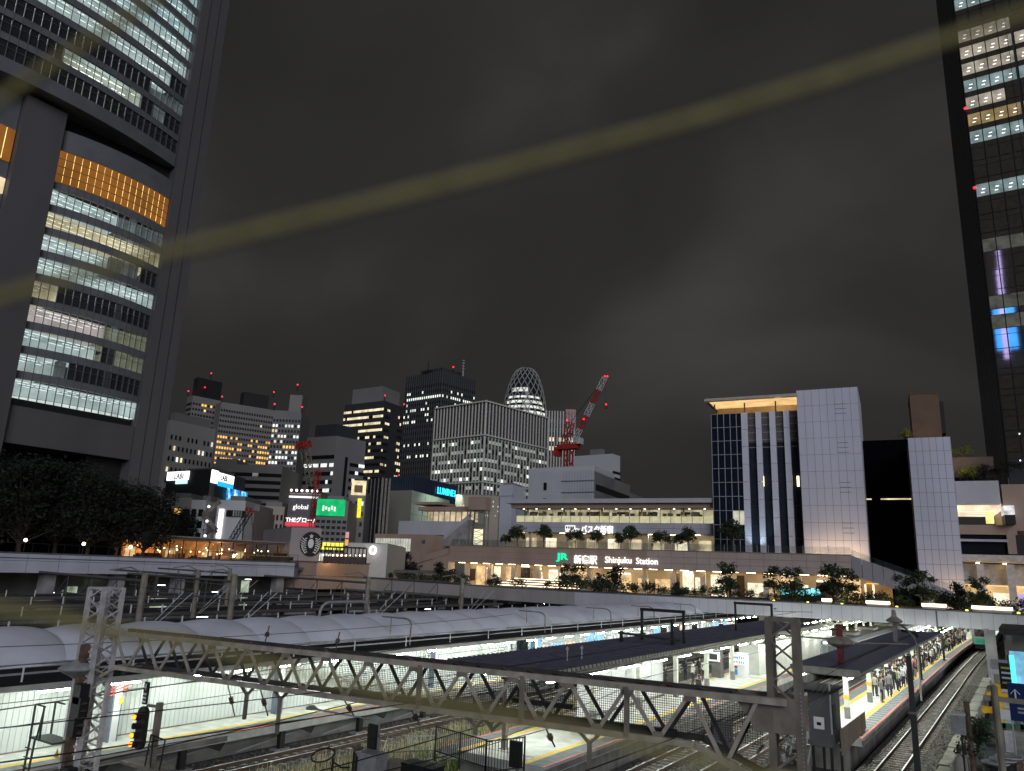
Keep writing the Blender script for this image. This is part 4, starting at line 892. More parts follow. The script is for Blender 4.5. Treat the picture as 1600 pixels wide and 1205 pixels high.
# ================================================================== STATION (frame along the front fascia)
SA = Vector((-104.7, 133.3, 0)); SB = Vector((-25.0, 143.5, 0)); SE = (SB-SA).normalized(); SN = Vector((-SE.y, SE.x, 0)); SL = (SB-SA).length
def S(s, o, z): return SA+SE*s+SN*o+Z*z
def pls(px, py, o):
    r = ray(px, py); t = (SN.dot(SA+SN*o-EYE))/SN.dot(r); p = EYE+r*t; return (p-SA).dot(SE), p.z
def sbox(mb, s0, s1, o0, o1, z0, z1):
    return mb.hexa([S(s0,o0,z0),S(s1,o0,z0),S(s1,o1,z0),S(s0,o1,z0),S(s0,o0,z1),S(s1,o0,z1),S(s1,o1,z1),S(s0,o1,z1)])
def panels(parent, s0, s1, z0, z1, o, cols, rows, m_, name='facade_panel', gap=.05, depth=.08, rowh=None):
    zs = [z0+(z1-z0)*k/rows for k in range(rows+1)]; w = (s1-s0)/cols
    for r in range(rows):
        src = sbox(MB(), s0+gap/2, s0+w-gap/2, o-depth, o, zs[r]+gap/2, zs[r+1]-gap/2).build(name, m_, parent)
        for c in range(1, cols): inst(src, parent, tuple(SE*(w*c)))
ST = thing('station_building', tuple(S(40, 0, 5.4)), 'station concourse front with long tan panel fascia and warm lit shops below', 'station')
ZF0, ZF1 = 10.05, 13.55
sbox(MB(), 0, SL, .002, 16, ZF0, ZF1).build('fascia_body', joint, ST)
panels(ST, 0, SL*.55, ZF0, ZF1, 0, 15, 3, panel_tan, gap=.03); panels(ST, SL*.55, SL, ZF0, ZF1, 0, 15, 3, mat('pinkish_panel', (.43,.355,.31), .6, scale=.3, var=.1), gap=.05)
sbox(MB(), -.1, SL+.1, -.2, .3, ZF1+.005, ZF1+.14).build('coping', steel_paint, ST)
warm_wall = mat('warm_shop_wall', (.50,.42,.32), .7, scale=.5, var=.2)
sbox(MB(), 0, SL+6, 7.5, 8, 5.35, ZF0-.01).build('concourse_wall', warm_wall, ST)
shopw = [emit('shop_amber', (1,.66,.32), .95, var=.5, scale=.7), emit('shop_cream', (1,.84,.6), 1.25, var=.4, scale=.9), mat('shop_dark', (.06,.04,.03), .4), emit('shop_whitewarm', (1,.93,.82), 1.7, var=.3, scale=.8)]
rr = random.Random(21); s = 1.0
while s < SL+2:
    w = rr.choice((1.6, 2.2, 3.0)); z1 = rr.choice((8.2, 8.8, 9.5))
    o = sbox(MB(), s, s+w, 7.38, 7.49, 5.4+rr.choice((0,.9)), z1).build('shop_window', rr.choice((shopw[0],shopw[1],shopw[2],shopw[1],shopw[0])), ST)
    if rr.random() < .45: sbox(MB(), s+.1, s+w-.1, 7.28, 7.37, z1+.05, z1+.4).build('shop_sign', shopw[3], ST)
    s += w+rr.choice((.3,.6,1.4))
src = None
for k in range(15):
    s_ = 3+5.7*k
    if src is None: src = sbox(MB(), s_-.45, s_+.45, 2.5, 3.4, 5.35, ZF0-.01).build('column', mat('pale_warm_column', (.55,.49,.40), .6, var=.1), ST); s00 = s_
    else: inst(src, ST, tuple(SE*(s_-s00)))
for k in range(27):                                            # ceiling downlights
    s_ = 1.5+3.05*k
    sbox(MB(), s_, s_+1.6, 1.6, 1.75, ZF0-.07, ZF0-.012).build('ceiling_light', warm_e, ST)
    if k % 3 == 0: point('concourse_lamp', S(s_+.8, 4.0, 9.4), (1,.76,.46), 330, .3, ST)
sg = emit('sign_white', (1,.98,.95), 1.5); jg = emit('sign_green', (.02,.85,.42), 1.25)
def sign_at(parent, body, m_, px0, py0, px1, o, size_px, name, bold=.02, kern=1.0, depth=.25):
    (s0, z0), (s1, z1) = pls(px0, py0, o), pls(px1, py0, o)
    ob = text(name, body, m_, parent, S(s0, o-.1, z0), SE, Z, 1.0, depth, bold=bold, kerning=kern)
    # fit the width to the surveyed span
    off = wloc(parent); xs = [(v.co+off-SA).dot(SE) for v in ob.data.vertices]; w = max(xs)-min(xs); zs = [v.co.z for v in ob.data.vertices]; h = max(zs)-min(zs)
    hs = pls(px0, py0-size_px, o)[1]-z0; x0 = min(xs); zb0 = min(zs)
    for v in ob.data.vertices:
        p = v.co+off; ss = (p-SA).dot(SE); oo = (p-SA).dot(SN)
        v.co = S(s0+(ss-x0)*(s1-s0)/w, oo, z0+(v.co.z-zb0)*hs/h)-off
    return ob
sign_at(ST, 'JR', jg, 869, 878, 888, -.1, 14, 'green_letters', bold=.03)
sign_at(ST, '新宿駅', sg, 897, 881, 933, -.1, 14, 'white_station_name', bold=.012)
sign_at(ST, 'Shinjuku', sg, 945.5, 882.5, 987, -.1, 13, 'white_latin_name', bold=.008); sign_at(ST, 'Station', sg, 994, 881.5, 1028, -.1, 10, 'white_latin_name', bold=.008)
# sloping stair parapet at the right end
SP = thing('stair_ramp', tuple(S(SL, 0, 5.4)), 'panelled stair parapet sloping down right of the station fascia', 'staircase')
k0, k1 = S(SL+.05, -.05, 0), S(SL+19.5, -9, 0)
for k in range(12):
    a, b = k0.lerp(k1, k/12), k0.lerp(k1, (k+1)/12-.004); za, zb_ = ZF1-7.1*k/12, ZF1-7.1*(k+1)/12; t0 = 3.4-1.3*k/12; t1 = 3.4-1.3*(k+1)/12; bk_ = SN*.25
    MB().hexa([a+Z*(za-t0), b+Z*(zb_-t1), b+bk_+Z*(zb_-t1), a+bk_+Z*(za-t0), a+Z*za, b+Z*zb_, b+bk_+Z*zb_, a+bk_+Z*za]).build('parapet_panel', panel_grey, SP)
    MB().hexa([a+bk_*2+Z*za, b+bk_*2+Z*zb_, b+bk_*2.4+Z*zb_, a+bk_*2.4+Z*za, a+bk_*2+Z*(za+1.0), b+bk_*2+Z*(zb_+1.0), b+bk_*2.4+Z*(zb_+1.0), a+bk_*2.4+Z*(za+1.0)]).build('glass_panel', clearglass, SP)
    bk2 = SN*4.0
    MB().hexa([a+bk_+Z*(za-t0+.1), b+bk_+Z*(zb_-t1+.1), b+bk2+Z*(zb_-t1+.1), a+bk2+Z*(za-t0+.1), a+bk_+Z*(za-.9), b+bk_+Z*(zb_-.9), b+bk2+Z*(zb_-.9), a+bk2+Z*(za-.9)]).build('stair_slab', concrete, SP)
o = MB(); sbox(o, SL+2, SL+8, 1.0, 6.0, 8.9, 9.0); o.build('amber_soffit_light', emit('amber_soffit', (1,.55,.12), 1.6), SP)
# terrace rail
TR = thing('terrace_railing', tuple(S(0, .5, ZF1)), 'glass railing with thin posts along the top of the tan fascia', 'railing')
src = None
for k in range(41):
    s_ = 1.96*k
    if src is None:
        src = sbox(MB(), .03, .09, .45, .52, ZF1+.1, ZF1+1.5).build('post', steel_light, TR); g0 = sbox(MB(), .12, 1.93, .47, .49, ZF1+.2, ZF1+1.4).build('glass_panel', clearglass, TR)
    else: inst(src, TR, tuple(SE*s_)); inst(g0, TR, tuple(SE*s_))
# ---- bus terminal band
OB = 11.0
BT = thing('bus_terminal', tuple(S(40, OB, ZF1)), 'long glazed terminal level with white lettering above the station terrace', 'terminal')
sL, zR = pls(806, 812, OB)[0], pls(1000, 780, OB)[1]; sR = pls(1112, 800, OB)[0]+.5
zg1, zg0 = pls(1000, 794, OB)[1], pls(1000, 817, OB)[1]; zf0 = pls(1000, 834, OB)[1]
sbox(MB(), sL-2, sR, OB-1.6, OB+20, zR-.9, zR).build('roof_slab', panel_grey, BT); sbox(MB(), sL-1, sR, OB-.6, OB+20, zg1, zR-.905).build('roof_soffit_band', panel_tan, BT)
sbox(MB(), sL, sR, OB+.05, OB+20, zf0, zg0).build('fascia_body', joint, BT); panels(BT, sL, sR, zf0, zg0, OB, 16, 2, panel_grey)
gl_in = emit('hall_glow', (1,.82,.52), .62, var=.6, scale=.5)  # hall lighting put into a glowing wall colour
sbox(MB(), sL, sR, OB+5, OB+5.2, zg0, zg1).build('hall_back_wall', gl_in, BT)
sbox(MB(), sL, sR, OB+.3, OB+.34, zg0+.02, zg0+(zg1-zg0)*.45).build('lit_screen', emit('screen_cream', (1,.88,.55), .85, var=.2, scale=.8), BT)
w = (sR-sL)/20
for k in range(20):
    sbox(MB(), sL+w*k+.04, sL+w*(k+1)-.04, OB+.02, OB+.04, zg0+.02, zg1-.02).build('glass_pane', clearglass, BT)
    sbox(MB(), sL+w*k-.04, sL+w*k+.04, OB, OB+.1, zg0, zg1).build('mullion', steel_paint, BT)
    if k % 4 == 1: sbox(MB(), sL+w*k, sL+w*k+.35, OB+1, OB+1.4, zg0, zg1).build('hall_column', mat('cream_column', (.6,.54,.42), .6), BT)
for k in range(14):
    s_ = sL+1+w*1.42*k; sbox(MB(), s_, s_+.35, OB+1.5, OB+1.8, zg1-.1, zg1-.02).build('downlight', emit('downlight_e', (1,.85,.6), 9), BT)
for k in range(7): sbox(MB(), sL+2+7*k, sL+4+7*k, OB+3, OB+3.3, zg1-1.1, zg1-.6).build('hanging_board', steel_black, BT)
sbox(MB(), sL-6, sR, OB+6, OB+6.3, ZF1, zf0).build('terrace_hall_wall', mat('cream_wall', (.6,.53,.42), .7, var=.12), BT)
for k in range(11):
    s_ = sL+5.0*k; sbox(MB(), s_, s_+2.6, OB+5.85, OB+5.99, ZF1+.1, zf0-1.0).build('hall_window', (gl_in, shopw[1], gl_in)[k % 3], BT)
    if k % 2 == 0: point('terrace_lamp', S(s_+1, OB+2.5, zf0-.4), (1,.85,.62), 150, .25, BT)
    sbox(MB(), s_, s_+1.2, OB+2, OB+2.2, zf0-.07, zf0-.01).build('ceiling_light', warm_e, BT)
for k in range(6):
    s_ = sL+9*k+3; sbox(MB(), s_, s_+.5, OB+1, OB+1.5, ZF1, zf0).build('column', mat('cream_column', (.6,.54,.42), .6), BT)
rr = random.Random(8)
for k in range(26):
    s_ = sL+1+(sR-sL-3)*k/26+rr.uniform(-.5,.5); h_ = rr.uniform(.5,1.3); sbox(MB(), s_, s_+rr.uniform(.5,1.6), OB+2.2+rr.random(), OB+3.4, zg0+(zg1-zg0)*.45, zg0+(zg1-zg0)*.45+h_).build('waiting_hall_counter', (steel_paint, conc_dark, mat('hall_wood', (.25,.16,.09), .6))[k % 3], BT)
sign_at(BT, 'バスタ新宿', sg, 908, 833, 958, OB-.15, 12, 'white_letters', bold=.008)
(s0, z0), (s1, z1) = pls(884, 831, OB), pls(899, 821.5, OB)
bi = sbox(MB(), s0, s1, OB-.3, OB-.1, z0+.25, z1); sbox(bi, s1+.02, s1+1.0, OB-.3, OB-.1, z0, z0+.7); sbox(bi, s0, s1, OB-.3, OB-.1, z0, z0+.12); bi.build('bus_emblem', sg, BT)
for k in range(4): sbox(MB(), s0+.15+(s1-s0-.2)/4*k, s0+.02+(s1-s0-.2)/4*(k+1), OB-.34, OB-.302, z0+.65, z1-.15).build('emblem_window', joint, BT)
# ---- lift tower and left stairs
LT = thing('lift_tower', tuple(S(*pls(746, 850, 6)[:1], 6, ZF1)), 'glass lift shaft with lattice and tan head beside the terminal stairs', 'lift tower')
sa, zt = pls(736, 777, 6); sb_, zm = pls(757, 797, 6); sh_, _ = pls(766, 790, 6)
sbox(MB(), sa-.3, sb_+.3, 5.4, 8.6, zm, zt).build('lift_head', panel_tan, LT)
for s_ in (sa, sb_): 
    for o in (6, 8): sbox(MB(), s_-.12, s_+.12, o, o+.25, ZF1, zm).build('corner_post', steel_paint, LT)
for k in range(6):
    za, zb_ = ZF1+(zm-ZF1)*k/6, ZF1+(zm-ZF1)*(k+1)/6
    MB().beam(S(sa, 6, za), S(sb_, 6, zb_), .09).build('brace', steel_light, LT); MB().beam(S(sb_, 6, za), S(sa, 6, zb_), .09).build('brace', steel_light, LT); sbox(MB(), sa, sb_, 6.0, 6.08, zb_-.08, zb_).build('floor_bar', steel_paint, LT)
    sbox(MB(), sa+.15, sb_-.15, 7.2, 7.24, za, zb_-.05).build('glass_panel', clearglass, LT)
sbox(MB(), sa+.7, sb_-.7, 6.9, 7.1, ZF1+.5, ZF1+4).build('lit_strip', emit('lift_warm', (1,.88,.6), 1.2), LT)
CS = thing('canopy_stairs', tuple(S(0, 8, ZF1)), 'lit canopy hall and slanting stairs left of the lift tower', 'staircase')
OC = 9.0
c0, zc1 = pls(657, 797, OC); c1, zc0 = pls(736, 815, OC); cz = pls(700, 787, OC)[1]
sbox(MB(), c0, c1, OC-1, OC+6, zc1-.2, zc1+.7).build('canopy_roof', panel_tan, CS); sbox(MB(), c0-1.2, pls(692, 790, OC)[0], OC-1.4, OC+6, zc1+1.2, zc1+1.8).build('canopy_roof', panel_tan, CS)
sbox(MB(), c0+.3, c1, OC+3, OC+3.2, zc0, zc1-.2).build('lit_back_wall', gl_in, CS)
for k in range(9): sbox(MB(), c0+.4+(c1-c0)/9*k, c0+.6+(c1-c0)/9*k, OC, OC+.2, zc0, zc1-.2).build('mullion', mat('cream_column', (.6,.54,.42), .6), CS)
sbox(MB(), c0-6, c1, OC+.05, OC+6, zc0-3.2, zc0).build('grey_parapet', panel_grey, CS)
p0, p1 = pls(690, 850, 7), pls(735, 812, 7)
for k in range(14):
    sa_, za = p0[0]+(p1[0]-p0[0])*k/14, p0[1]+(p1[1]-p0[1])*k/14; sc_, zc_ = p0[0]+(p1[0]-p0[0])*(k+1)/14, p0[1]+(p1[1]-p0[1])*(k+1)/14
    sbox(MB(), sa_, sc_, 6.5, 9, min(za, ZF1), zc_).build('step', concrete, CS)
q0, q1 = S(p0[0], 6.4, p0[1]+.2), S(p1[0], 6.4, p1[1]+.2)
MB().hexa([q0, q1, q1+SN*.15, q0+SN*.15, q0+Z*1.1, q1+Z*1.1, q1+SN*.15+Z*1.1, q0+SN*.15+Z*1.1]).build('stair_parapet', panel_grey, CS)
d0, d1 = pls(655, 848, 5), pls(697, 870, 5)
q0, q1 = S(d0[0], 4.5, d0[1]-.2), S(d1[0], 4.5, d1[1]); 
LS = thing('parapet_stairs', tuple(S(0, 4, 9)), 'tan parapet stairs slanting down left of the station fascia', 'staircase')
u0, u1 = pls(651, 872, -1), pls(701, 857, -1)
for k in range(7):
    a, b = S(u0[0], -1, u0[1]-1).lerp(S(u1[0], -1, u1[1]-1), k/7), S(u0[0], -1, u0[1]-1).lerp(S(u1[0], -1, u1[1]-1), (k+.97)/7)
    MB().hexa([a-Z*.2, b-Z*.2, b+SN*.2-Z*.2, a+SN*.2-Z*.2, a+Z*1.1, b+Z*1.1, b+SN*.2+Z*1.1, a+SN*.2+Z*1.1]).build('parapet_panel', panel_tan, LS)
    MB().hexa([Vector((a.x,a.y,5.35)), Vector((b.x,b.y,5.35)), Vector((b.x,b.y,5.35))+SN*3, Vector((a.x,a.y,5.35))+SN*3, a-Z*.25+SN*.3, b-Z*.25+SN*.3, b-Z*.25+SN*3, a-Z*.25+SN*3]).build('stair_block', panel_tan, LS)
PV = thing('curtain_pavilion', tuple(S(*pls(615, 860, 0)[:1], 0, 9)), 'small tan pavilion with lit pleated curtain windows left of the station', 'building')
(v0, vt), (v1, _), vb = pls(586, 834, 0), pls(671, 836, 0), pls(620, 861, 0)[1]
sbox(MB(), v0, v1, .05, 10, 5.35, vt).build('wall', panel_tan, PV)
for k in range(14): sbox(MB(), v0+.3+(v1-v0)*.66/14*k, v0+.3+(v1-v0)*.66/14*(k+.80), -.03, .04, vb, vt-1.0).build('curtain_window', emit('curtain', (.95,1,.85), .5, var=.35, scale=.7), PV)
sbox(MB(), pls(659,850,0)[0], pls(664,850,0)[0], -.03, .04, vt-2, vt-1.2).build('vent', joint, PV)
# ---- promenade steps with light lines, planters
PS = thing('lit_steps', tuple(S(22, -6, 5.4)), 'broad seating steps edged with warm light lines below the station name', 'steps')
for k in range(5):
    sbox(MB(), 17+k*.9, 36-k*.5, -14+1.1*k, -6, 5.36+.42*k, 5.36+.42*(k+1)-.004).build('step', mat('stone_step', (.4,.35,.3), .7, var=.12), PS)
    sbox(MB(), 17+k*.9+.1, 36-k*.5-.1, -14.04+1.1*k, -14.004+1.1*k, 5.36+.42*(k+1)-.16, 5.36+.42*(k+1)-.06).build('light_line', led_strip, PS)
led_planters = [(40,4),(45,3),(52,7.5),(61,9),(65,4),(70,4.5),(76,5),(80,5),(8,7),(1,6),(-8,6)]
for i, (s_, w) in enumerate(led_planters):
    o = -18-6*(i % 2)
    t = thing('planter', tuple(S(s_, o, 5.4)), ('stone planter with a warm light line under the tree left of the name sign', 'stone planter with light line beside the bushy trees', 'long stone planter with light line in mid promenade', 'long double lit planter below the right end of the sign', 'short lit planter right of the long one', 'lit planter under the spreading tree', 'lit planter near the ramp foot', 'lit planter right of the ramp foot', 'lit planter left of the broad steps', 'planter at the left end of the promenade', 'farthest left planter by the stairs')[i], 'planter', 'planters on the promenade')
    sbox(MB(), s_, s_+w, o, o+1.6, 5.36, 6.1).build('planter_wall', mat('stone_step', (.4,.35,.3), .7, var=.12), t)
    sbox(MB(), s_+.1, s_+w-.1, o-.03, o-.004, 5.75, 5.9).build('light_line', led_strip, t); sbox(MB(), s_+.15, s_+w-.15, o+.15, o+1.45, 6.101, 6.2).build('soil', soil, t)
# ---- white building right of the terminal
OW = 9.0
WB = thing('white_building', tuple(S(pls(1200, 850, OW)[0], OW, ZF1)), 'tall white building with panelled slab, dark glass strips and glowing roof canopy', 'building')
def facade(parent, pa, pb, zbase, o, depth, cols, rows, m_, back=joint):
    (s0, z1), (s1, z1b) = pls(pa[0], pa[1], o), pls(pb[0], pb[1], o); z1 = (z1+z1b)/2
    sbox(MB(), s0+.05, s1-.05, o, o+depth, zbase, z1-.02).build('wall_core', back, parent)
    panels(parent, s0, s1, zbase, z1, o, cols, rows, m_); return s0, s1, z1
w0, w1, wz = facade(WB, (1244, 611), (1339, 604), ZF1-3.5, OW-2.2, 16, 8, 11, panel_white)
side = sbox(MB(), w1+.003, w1+.06, OW-2.2, OW+13.8, ZF1-3.5, wz); side.build('flank_wall', panel_white, WB)
for k in range(4):                                           # slot joints on the slab
    for j in range(3): sbox(MB(), w0+(w1-w0)*.62, w0+(w1-w0)*.8, OW-2.31, OW-2.282, wz-3.2-7.4*k-.9*j, wz-3.12-7.4*k-.9*j).build('slot_line', joint, WB)
g0_, gz = pls(1111, 648, OW); g1_ = pls(1160, 648, OW)[0]
sbox(MB(), g0_, g1_, OW+.2, OW+16, ZF1, gz).build('glass_core', mat('navy_core', (.008,.010,.018), .4, spec=.1), WB)
ncol, nrow = 5, 10
for r in range(nrow):
    for c in range(ncol):
        za, zb_ = ZF1+(gz-ZF1)*r/nrow, ZF1+(gz-ZF1)*(r+1)/nrow; sa_, sb2 = g0_+(g1_-g0_)*c/ncol, g0_+(g1_-g0_)*(c+1)/ncol
        lit = r == 2 and c >= 3
        sbox(MB(), sa_+.08, sb2-.08, OW+.02, OW+.08, za+.08, zb_-.08).build('window_pane', emit('pane_cream', (1,.95,.75), .55, var=.4) if lit else mat('navy_glass', (.010,.015,.03), .08, spec=.25), WB)
for c in range(ncol+1): sbox(MB(), g0_+(g1_-g0_)*c/ncol-.06, g0_+(g1_-g0_)*c/ncol+.06, OW-.05, OW+.15, ZF1, gz).build('mullion', steel_light, WB)
for r in range(1, nrow+1): sbox(MB(), g0_, g1_, OW-.03, OW+.14, ZF1+(gz-ZF1)*r/nrow-.05, ZF1+(gz-ZF1)*r/nrow+.05).build('transom', steel_light, WB)
# strips
fz = pls(1200, 643, OW)[1]
sbox(MB(), g1_+.01, w0-.01, OW+.5, OW+16, ZF1, fz).build('strip_core', mat('grey_core', (.07,.075,.085), .3), WB)
strip_e = (1158, 1167.5), (1180.5, 1189), (1202, 1211), (1224, 1233)
for a, b in strip_e:
    sa_, sb2 = pls(a, 650, OW)[0], pls(b, 650, OW)[0]
    for r in range(8): sbox(MB(), sa_, sb2, OW-.3, OW+.45, ZF1+(fz-ZF1)*r/8+.03, ZF1+(fz-ZF1)*(r+1)/8-.03).build('pilaster_panel', panel_white, WB)
gaps = ((1167.5, 1180.5), (1189, 1202), (1211, 1224), (1233, 1244))
gm_ = mat('strip_glass', (.022,.028,.038), .12, spec=.35)
for a, b in gaps:
    sa_, sb2 = pls(a, 650, OW)[0]+.05, pls(b, 650, OW)[0]-.05
    for r in range(9): sbox(MB(), sa_, sb2, OW+.3, OW+.36, ZF1+(fz-ZF1)*r/9+.05, ZF1+(fz-ZF1)*(r+1)/9-.05).build('window_pane', gm_ if r < 7 else mat('grey_lit_glass', (.12,.115,.11), .2), WB)
    for k in range(5): sbox(MB(), sa_, sb2, OW+.24, OW+.29, fz-1.2-1.5*k, fz-1.05-1.5*k).build('blind_bar', mat('warm_bar', (.28,.25,.2), .5), WB)
for px_ in (1192, 1247):
    sa_, za = pls(px_, 752, OW); sbox(MB(), sa_-.2, sa_+.2, OW-.1, OW+.25, za-1.0, za+1.0).build('wall_lamp', emit('lamp_warm', (1,.8,.5), 3.0), WB)
ca, cz = pls(1105, 630, OW); cb_ = pls(1248, 619, OW)[0]; cz2 = pls(1247, 620, OW)[1]; cz = max(cz, cz2)-.4
sbox(MB(), ca, cb_, OW-2.6, OW+12, cz, cz+.55).build('roof_canopy', mat('pale_canopy', (.5,.45,.38), .5), WB)
sbox(MB(), ca+.8, cb_-.1, OW-1.6, OW+11, cz-.06, cz-.012).build('canopy_soffit', emit('soffit_amber', (1,.62,.26), .95, var=.25, scale=.3), WB)
sbox(MB(), g0_+.3, cb_-.1, OW+5, OW+5.4, gz, cz-.07).build('roof_room_wall', mat('roof_room', (.5,.4,.28), .7), WB)
for k in range(4): sbox(MB(), g0_+.5+6.0*k, g0_+.75+6.0*k, OW+.5, OW+.8, fz if k > 1 else gz, cz-.07).build('canopy_post', steel_rust, WB)
point('roof_lamp', S(w0-4, OW+2.5, cz-1.2), (1,.7,.35), 120, .2, WB)
# dark glass block and second slab
DG = thing('dark_glass_block', tuple(S(pls(1380, 850, 16)[0], 14, 5.4)), 'black glass block recessed between two white panelled slabs', 'building')
(a0_, az), a1_ = pls(1344, 689, 14), pls(1424, 686, 14)[0]
sbox(MB(), a0_, a1_+2, 14.1, 28, 5.35, az).build('core', mat('black_core', (.003,.003,.004), .5, spec=.05), DG)
for c in range(6):
    for r in range(7): sbox(MB(), a0_+(a1_-a0_)/6*c+.04, a0_+(a1_-a0_)/6*(c+1)-.04, 14.0, 14.06, 5.4+(az-5.4)/7*r+.05, 5.4+(az-5.4)/7*(r+1)-.05).build('window_pane', mat('black_glass', (.003,.003,.004), .15, spec=.08), DG)
zl = pls(1380, 780, 14)[1]
for a, b in ((1350,1362),(1376,1424)): sbox(MB(), pls(a,780,14)[0], pls(b,781,14)[0], 13.9, 13.98, zl-.12, zl+.12).build('light_line', emit('line_warm', (1,.8,.5), 1.0, var=.6, scale=.5), DG)
for f_ in (.2, .5, .8): point('slab_uplight', S(w0+(w1-w0)*f_, OW-5.0, ZF1+.5), (1,.66,.36), 260, .3, WB)
spot('corner_uplight', S(g1_+2, OW-3, ZF1+.4), S(g1_+2, OW, ZF1+6), (.6,.85,1), 700, 80, WB)
S2b = thing('white_slab', tuple(S(pls(1460, 850, 1)[0], 1, 5.4)), 'narrow white panelled slab right of the black glass block', 'building')
x0_, x1_, xz = facade(S2b, (1418, 684), (1484, 683), 5.36, 1.0, 18, 6, 12, panel_white); sbox(MB(), x1_+.003, x1_+.05, 1, 19, 5.36, xz).build('flank_wall', panel_white, S2b)
for f_ in (.2, .8): point('slab_uplight', S(x0_+(x1_-x0_)*f_, -2.0, 7.4), (1,.64,.32), 380, .3, S2b)
BB = thing('brown_roof_block', tuple(S(pls(1445, 680, 24)[0], 24, 5.4)), 'brown box block rising behind the white slab', 'building')
(b0_, bz), b1_ = pls(1421, 617, 24), pls(1466, 617, 24)[0]
sbox(MB(), b0_, b1_, 24, 36, 5.36, bz).build('wall', mat('brown_metal', (.16,.10,.06), .6, var=.15, scale=.3), BB); sbox(MB(), b1_+.02, b1_+.8, 25, 35, bz-8, bz-1.5).build('duct', steel_black, BB); sbox(MB(), b0_-.1, b1_+.1, 23.9, 36, bz+.005, bz+.3).build('parapet', steel_rust, BB)
# ---- shopping block at the right edge
MA = thing('shopping_block', tuple(S(pls(1550, 900, 4)[0], 6, 5.4)), 'terraced shopping block with warm lit ground floor at the right edge', 'building')
OM = 5.0
def mbox(name, pa, pb, m_, o=OM, dep=14): 
    (s0, z1), (s1, z0) = pls(*pa, o), pls(*pb, o); return sbox(MB(), s0, s1, o, o+dep, z0, z1).build(name, m_, MA)
mbox('facade_band', (1492, 752), (1564, 787), panel_grey, OM+1); mbox('facade_band', (1564, 757), (1640, 830), panel_tan, OM+1.2)
mbox('terrace_wall', (1488, 715), (1555, 745), mat('brown_terrace', (.12,.09,.08), .8), OM+5); mbox('lit_gallery', (1493, 787), (1566, 798), emit('gallery_cream', (1,.82,.58), 1.1, var=.4), OM+4); 
mbox('facade_band', (1492, 820), (1590, 836), panel_tan, OM+1); mbox('dark_window_band', (1500, 836), (1572, 842), darkglass, OM+1.4); mbox('ledge', (1498, 842), (1574, 847), panel_grey, OM+.6); mbox('dark_window_band', (1500, 847), (1572, 866), darkglass, OM+1.4); mbox('pier', (1572, 830), (1590, 866), panel_tan, OM+.9)
mbox('pale_band', (1500, 866), (1640, 880), mat('cream_band', (.56,.52,.48), .6), OM-1.5)
(m0, mz1), (m1, mz0) = pls(1503, 880, OM), pls(1640, 935, OM)
sbox(MB(), m0, m1, OM+6, OM+6.3, 5.36, mz1).build('shop_back_wall', warm_wall, MA)
panels(MA, m0, m1, mz1-3.4, mz1, OM+1, 9, 1, mat('cream_band', (.56,.52,.48), .6))
sbox(MB(), m0, m1, OM+1.0, OM+6, mz1-3.6, mz1-3.41).build('soffit', emit('soffit_warm', (1,.72,.32), 1.1), MA)
for k in range(5): sbox(MB(), m0+2+4.2*k, m0+3+4.2*k, OM-1, OM, 5.36, mz1).build('column', mat('cream_band', (.56,.52,.48), .6), MA)
for k in range(6): sbox(MB(), m0+1+3.6*k, m0+3.6+3.6*k, OM+5.8, OM+5.98, 5.5, 8.2).build('shop_window', (shopw[0], shopw[1], emit('violet_shop', (.6,.5,1), .9, var=.4), shopw[3])[k % 4], MA)
for k in range(3): point('arcade_lamp', S(m0+3+6*k, OM+3, mz1-4.2), (1,.78,.45), 330, .3, MA)
for k in range(5): sbox(MB(), m0+2+3.8*k, m0+2.5+3.8*k, OM-.6, OM-.3, mz1+.02, mz1+.1).build('spot_lamp', warm_e, MA)
sbox(MB(), *pls(1537,0,OM)[:1], *pls(1553,0,OM)[:1], OM+3, OM+3.4, 0, .1)
a_, za = pls(1540, 800, OM+2); b_, zb_ = pls(1554, 818, OM+2); sbox(MB(), a_, b_, OM+2, OM+3, zb_, za).build('yellow_lit_room', emit('room_yellow', (.9,.85,.3), 1.2, var=.3), MA)
a_, za = pls(1568, 790, OM-1); b_, zb_ = pls(1586, 804, OM-1); sbox(MB(), a_, b_, OM-1, OM+3, zb_, za).build('glass_lift_top', emit('lift_white', (.9,.9,.9), .8, var=.5, scale=1), MA); sbox(MB(), a_, b_, OM-1, OM+3, zb_-1.6, zb_-.05).build('glass_lift', steel_black, MA)
# ================================================================== TOWERS
LX = -125.0
TW = thing('office_tower', (LX-10, 60, 8), 'huge grey office tower with curved window bands and an amber lit floor at the left', 'office tower')
tgrey = mat('tower_stone', (0.105, 0.098, 0.10), 0.6, scale=.12, var=.12, streak=.7)
tdark = mat('tower_dark_band', (0.055, 0.055, 0.06), 0.5, scale=.3, var=.15)
spd = mat('spandrel_glass', (0.155, 0.16, 0.17), 0.25, scale=.3, var=.12, spec=.6)
mul = mat('mullion_metal', (0.17, 0.17, 0.175), 0.45, .4)
MB().bb(LX-40, 70.1, 8, LX+.6, 75.7, 135).build('corner_pier', tgrey, TW)
for yj in (71.9, 73.9): MB().bb(LX+.57, yj, 8, LX+.63, yj+.1, 135).build('pier_joint', black_paint, TW)
MB().bb(LX-40, 44.0, 8, LX+1.2, 50.1, 79).build('tower_pier', tgrey, TW)
MB().bb(LX-40, 10, 8, LX-9, 70, 135).build('tower_core', tdark, TW)
MB().bb(LX-9, 50.2, 24.6, LX+.3, 70, 30.3).build('base_wall', tgrey, TW)
MB().bb(LX-9, 10, 24.6, LX+.3, 43.9, 30.3).build('base_wall', tgrey, TW)
MB().bb(LX-8.9, 50.2, 30.31, LX-1, 70, 31.6).build('shadow_gap', black_paint, TW)
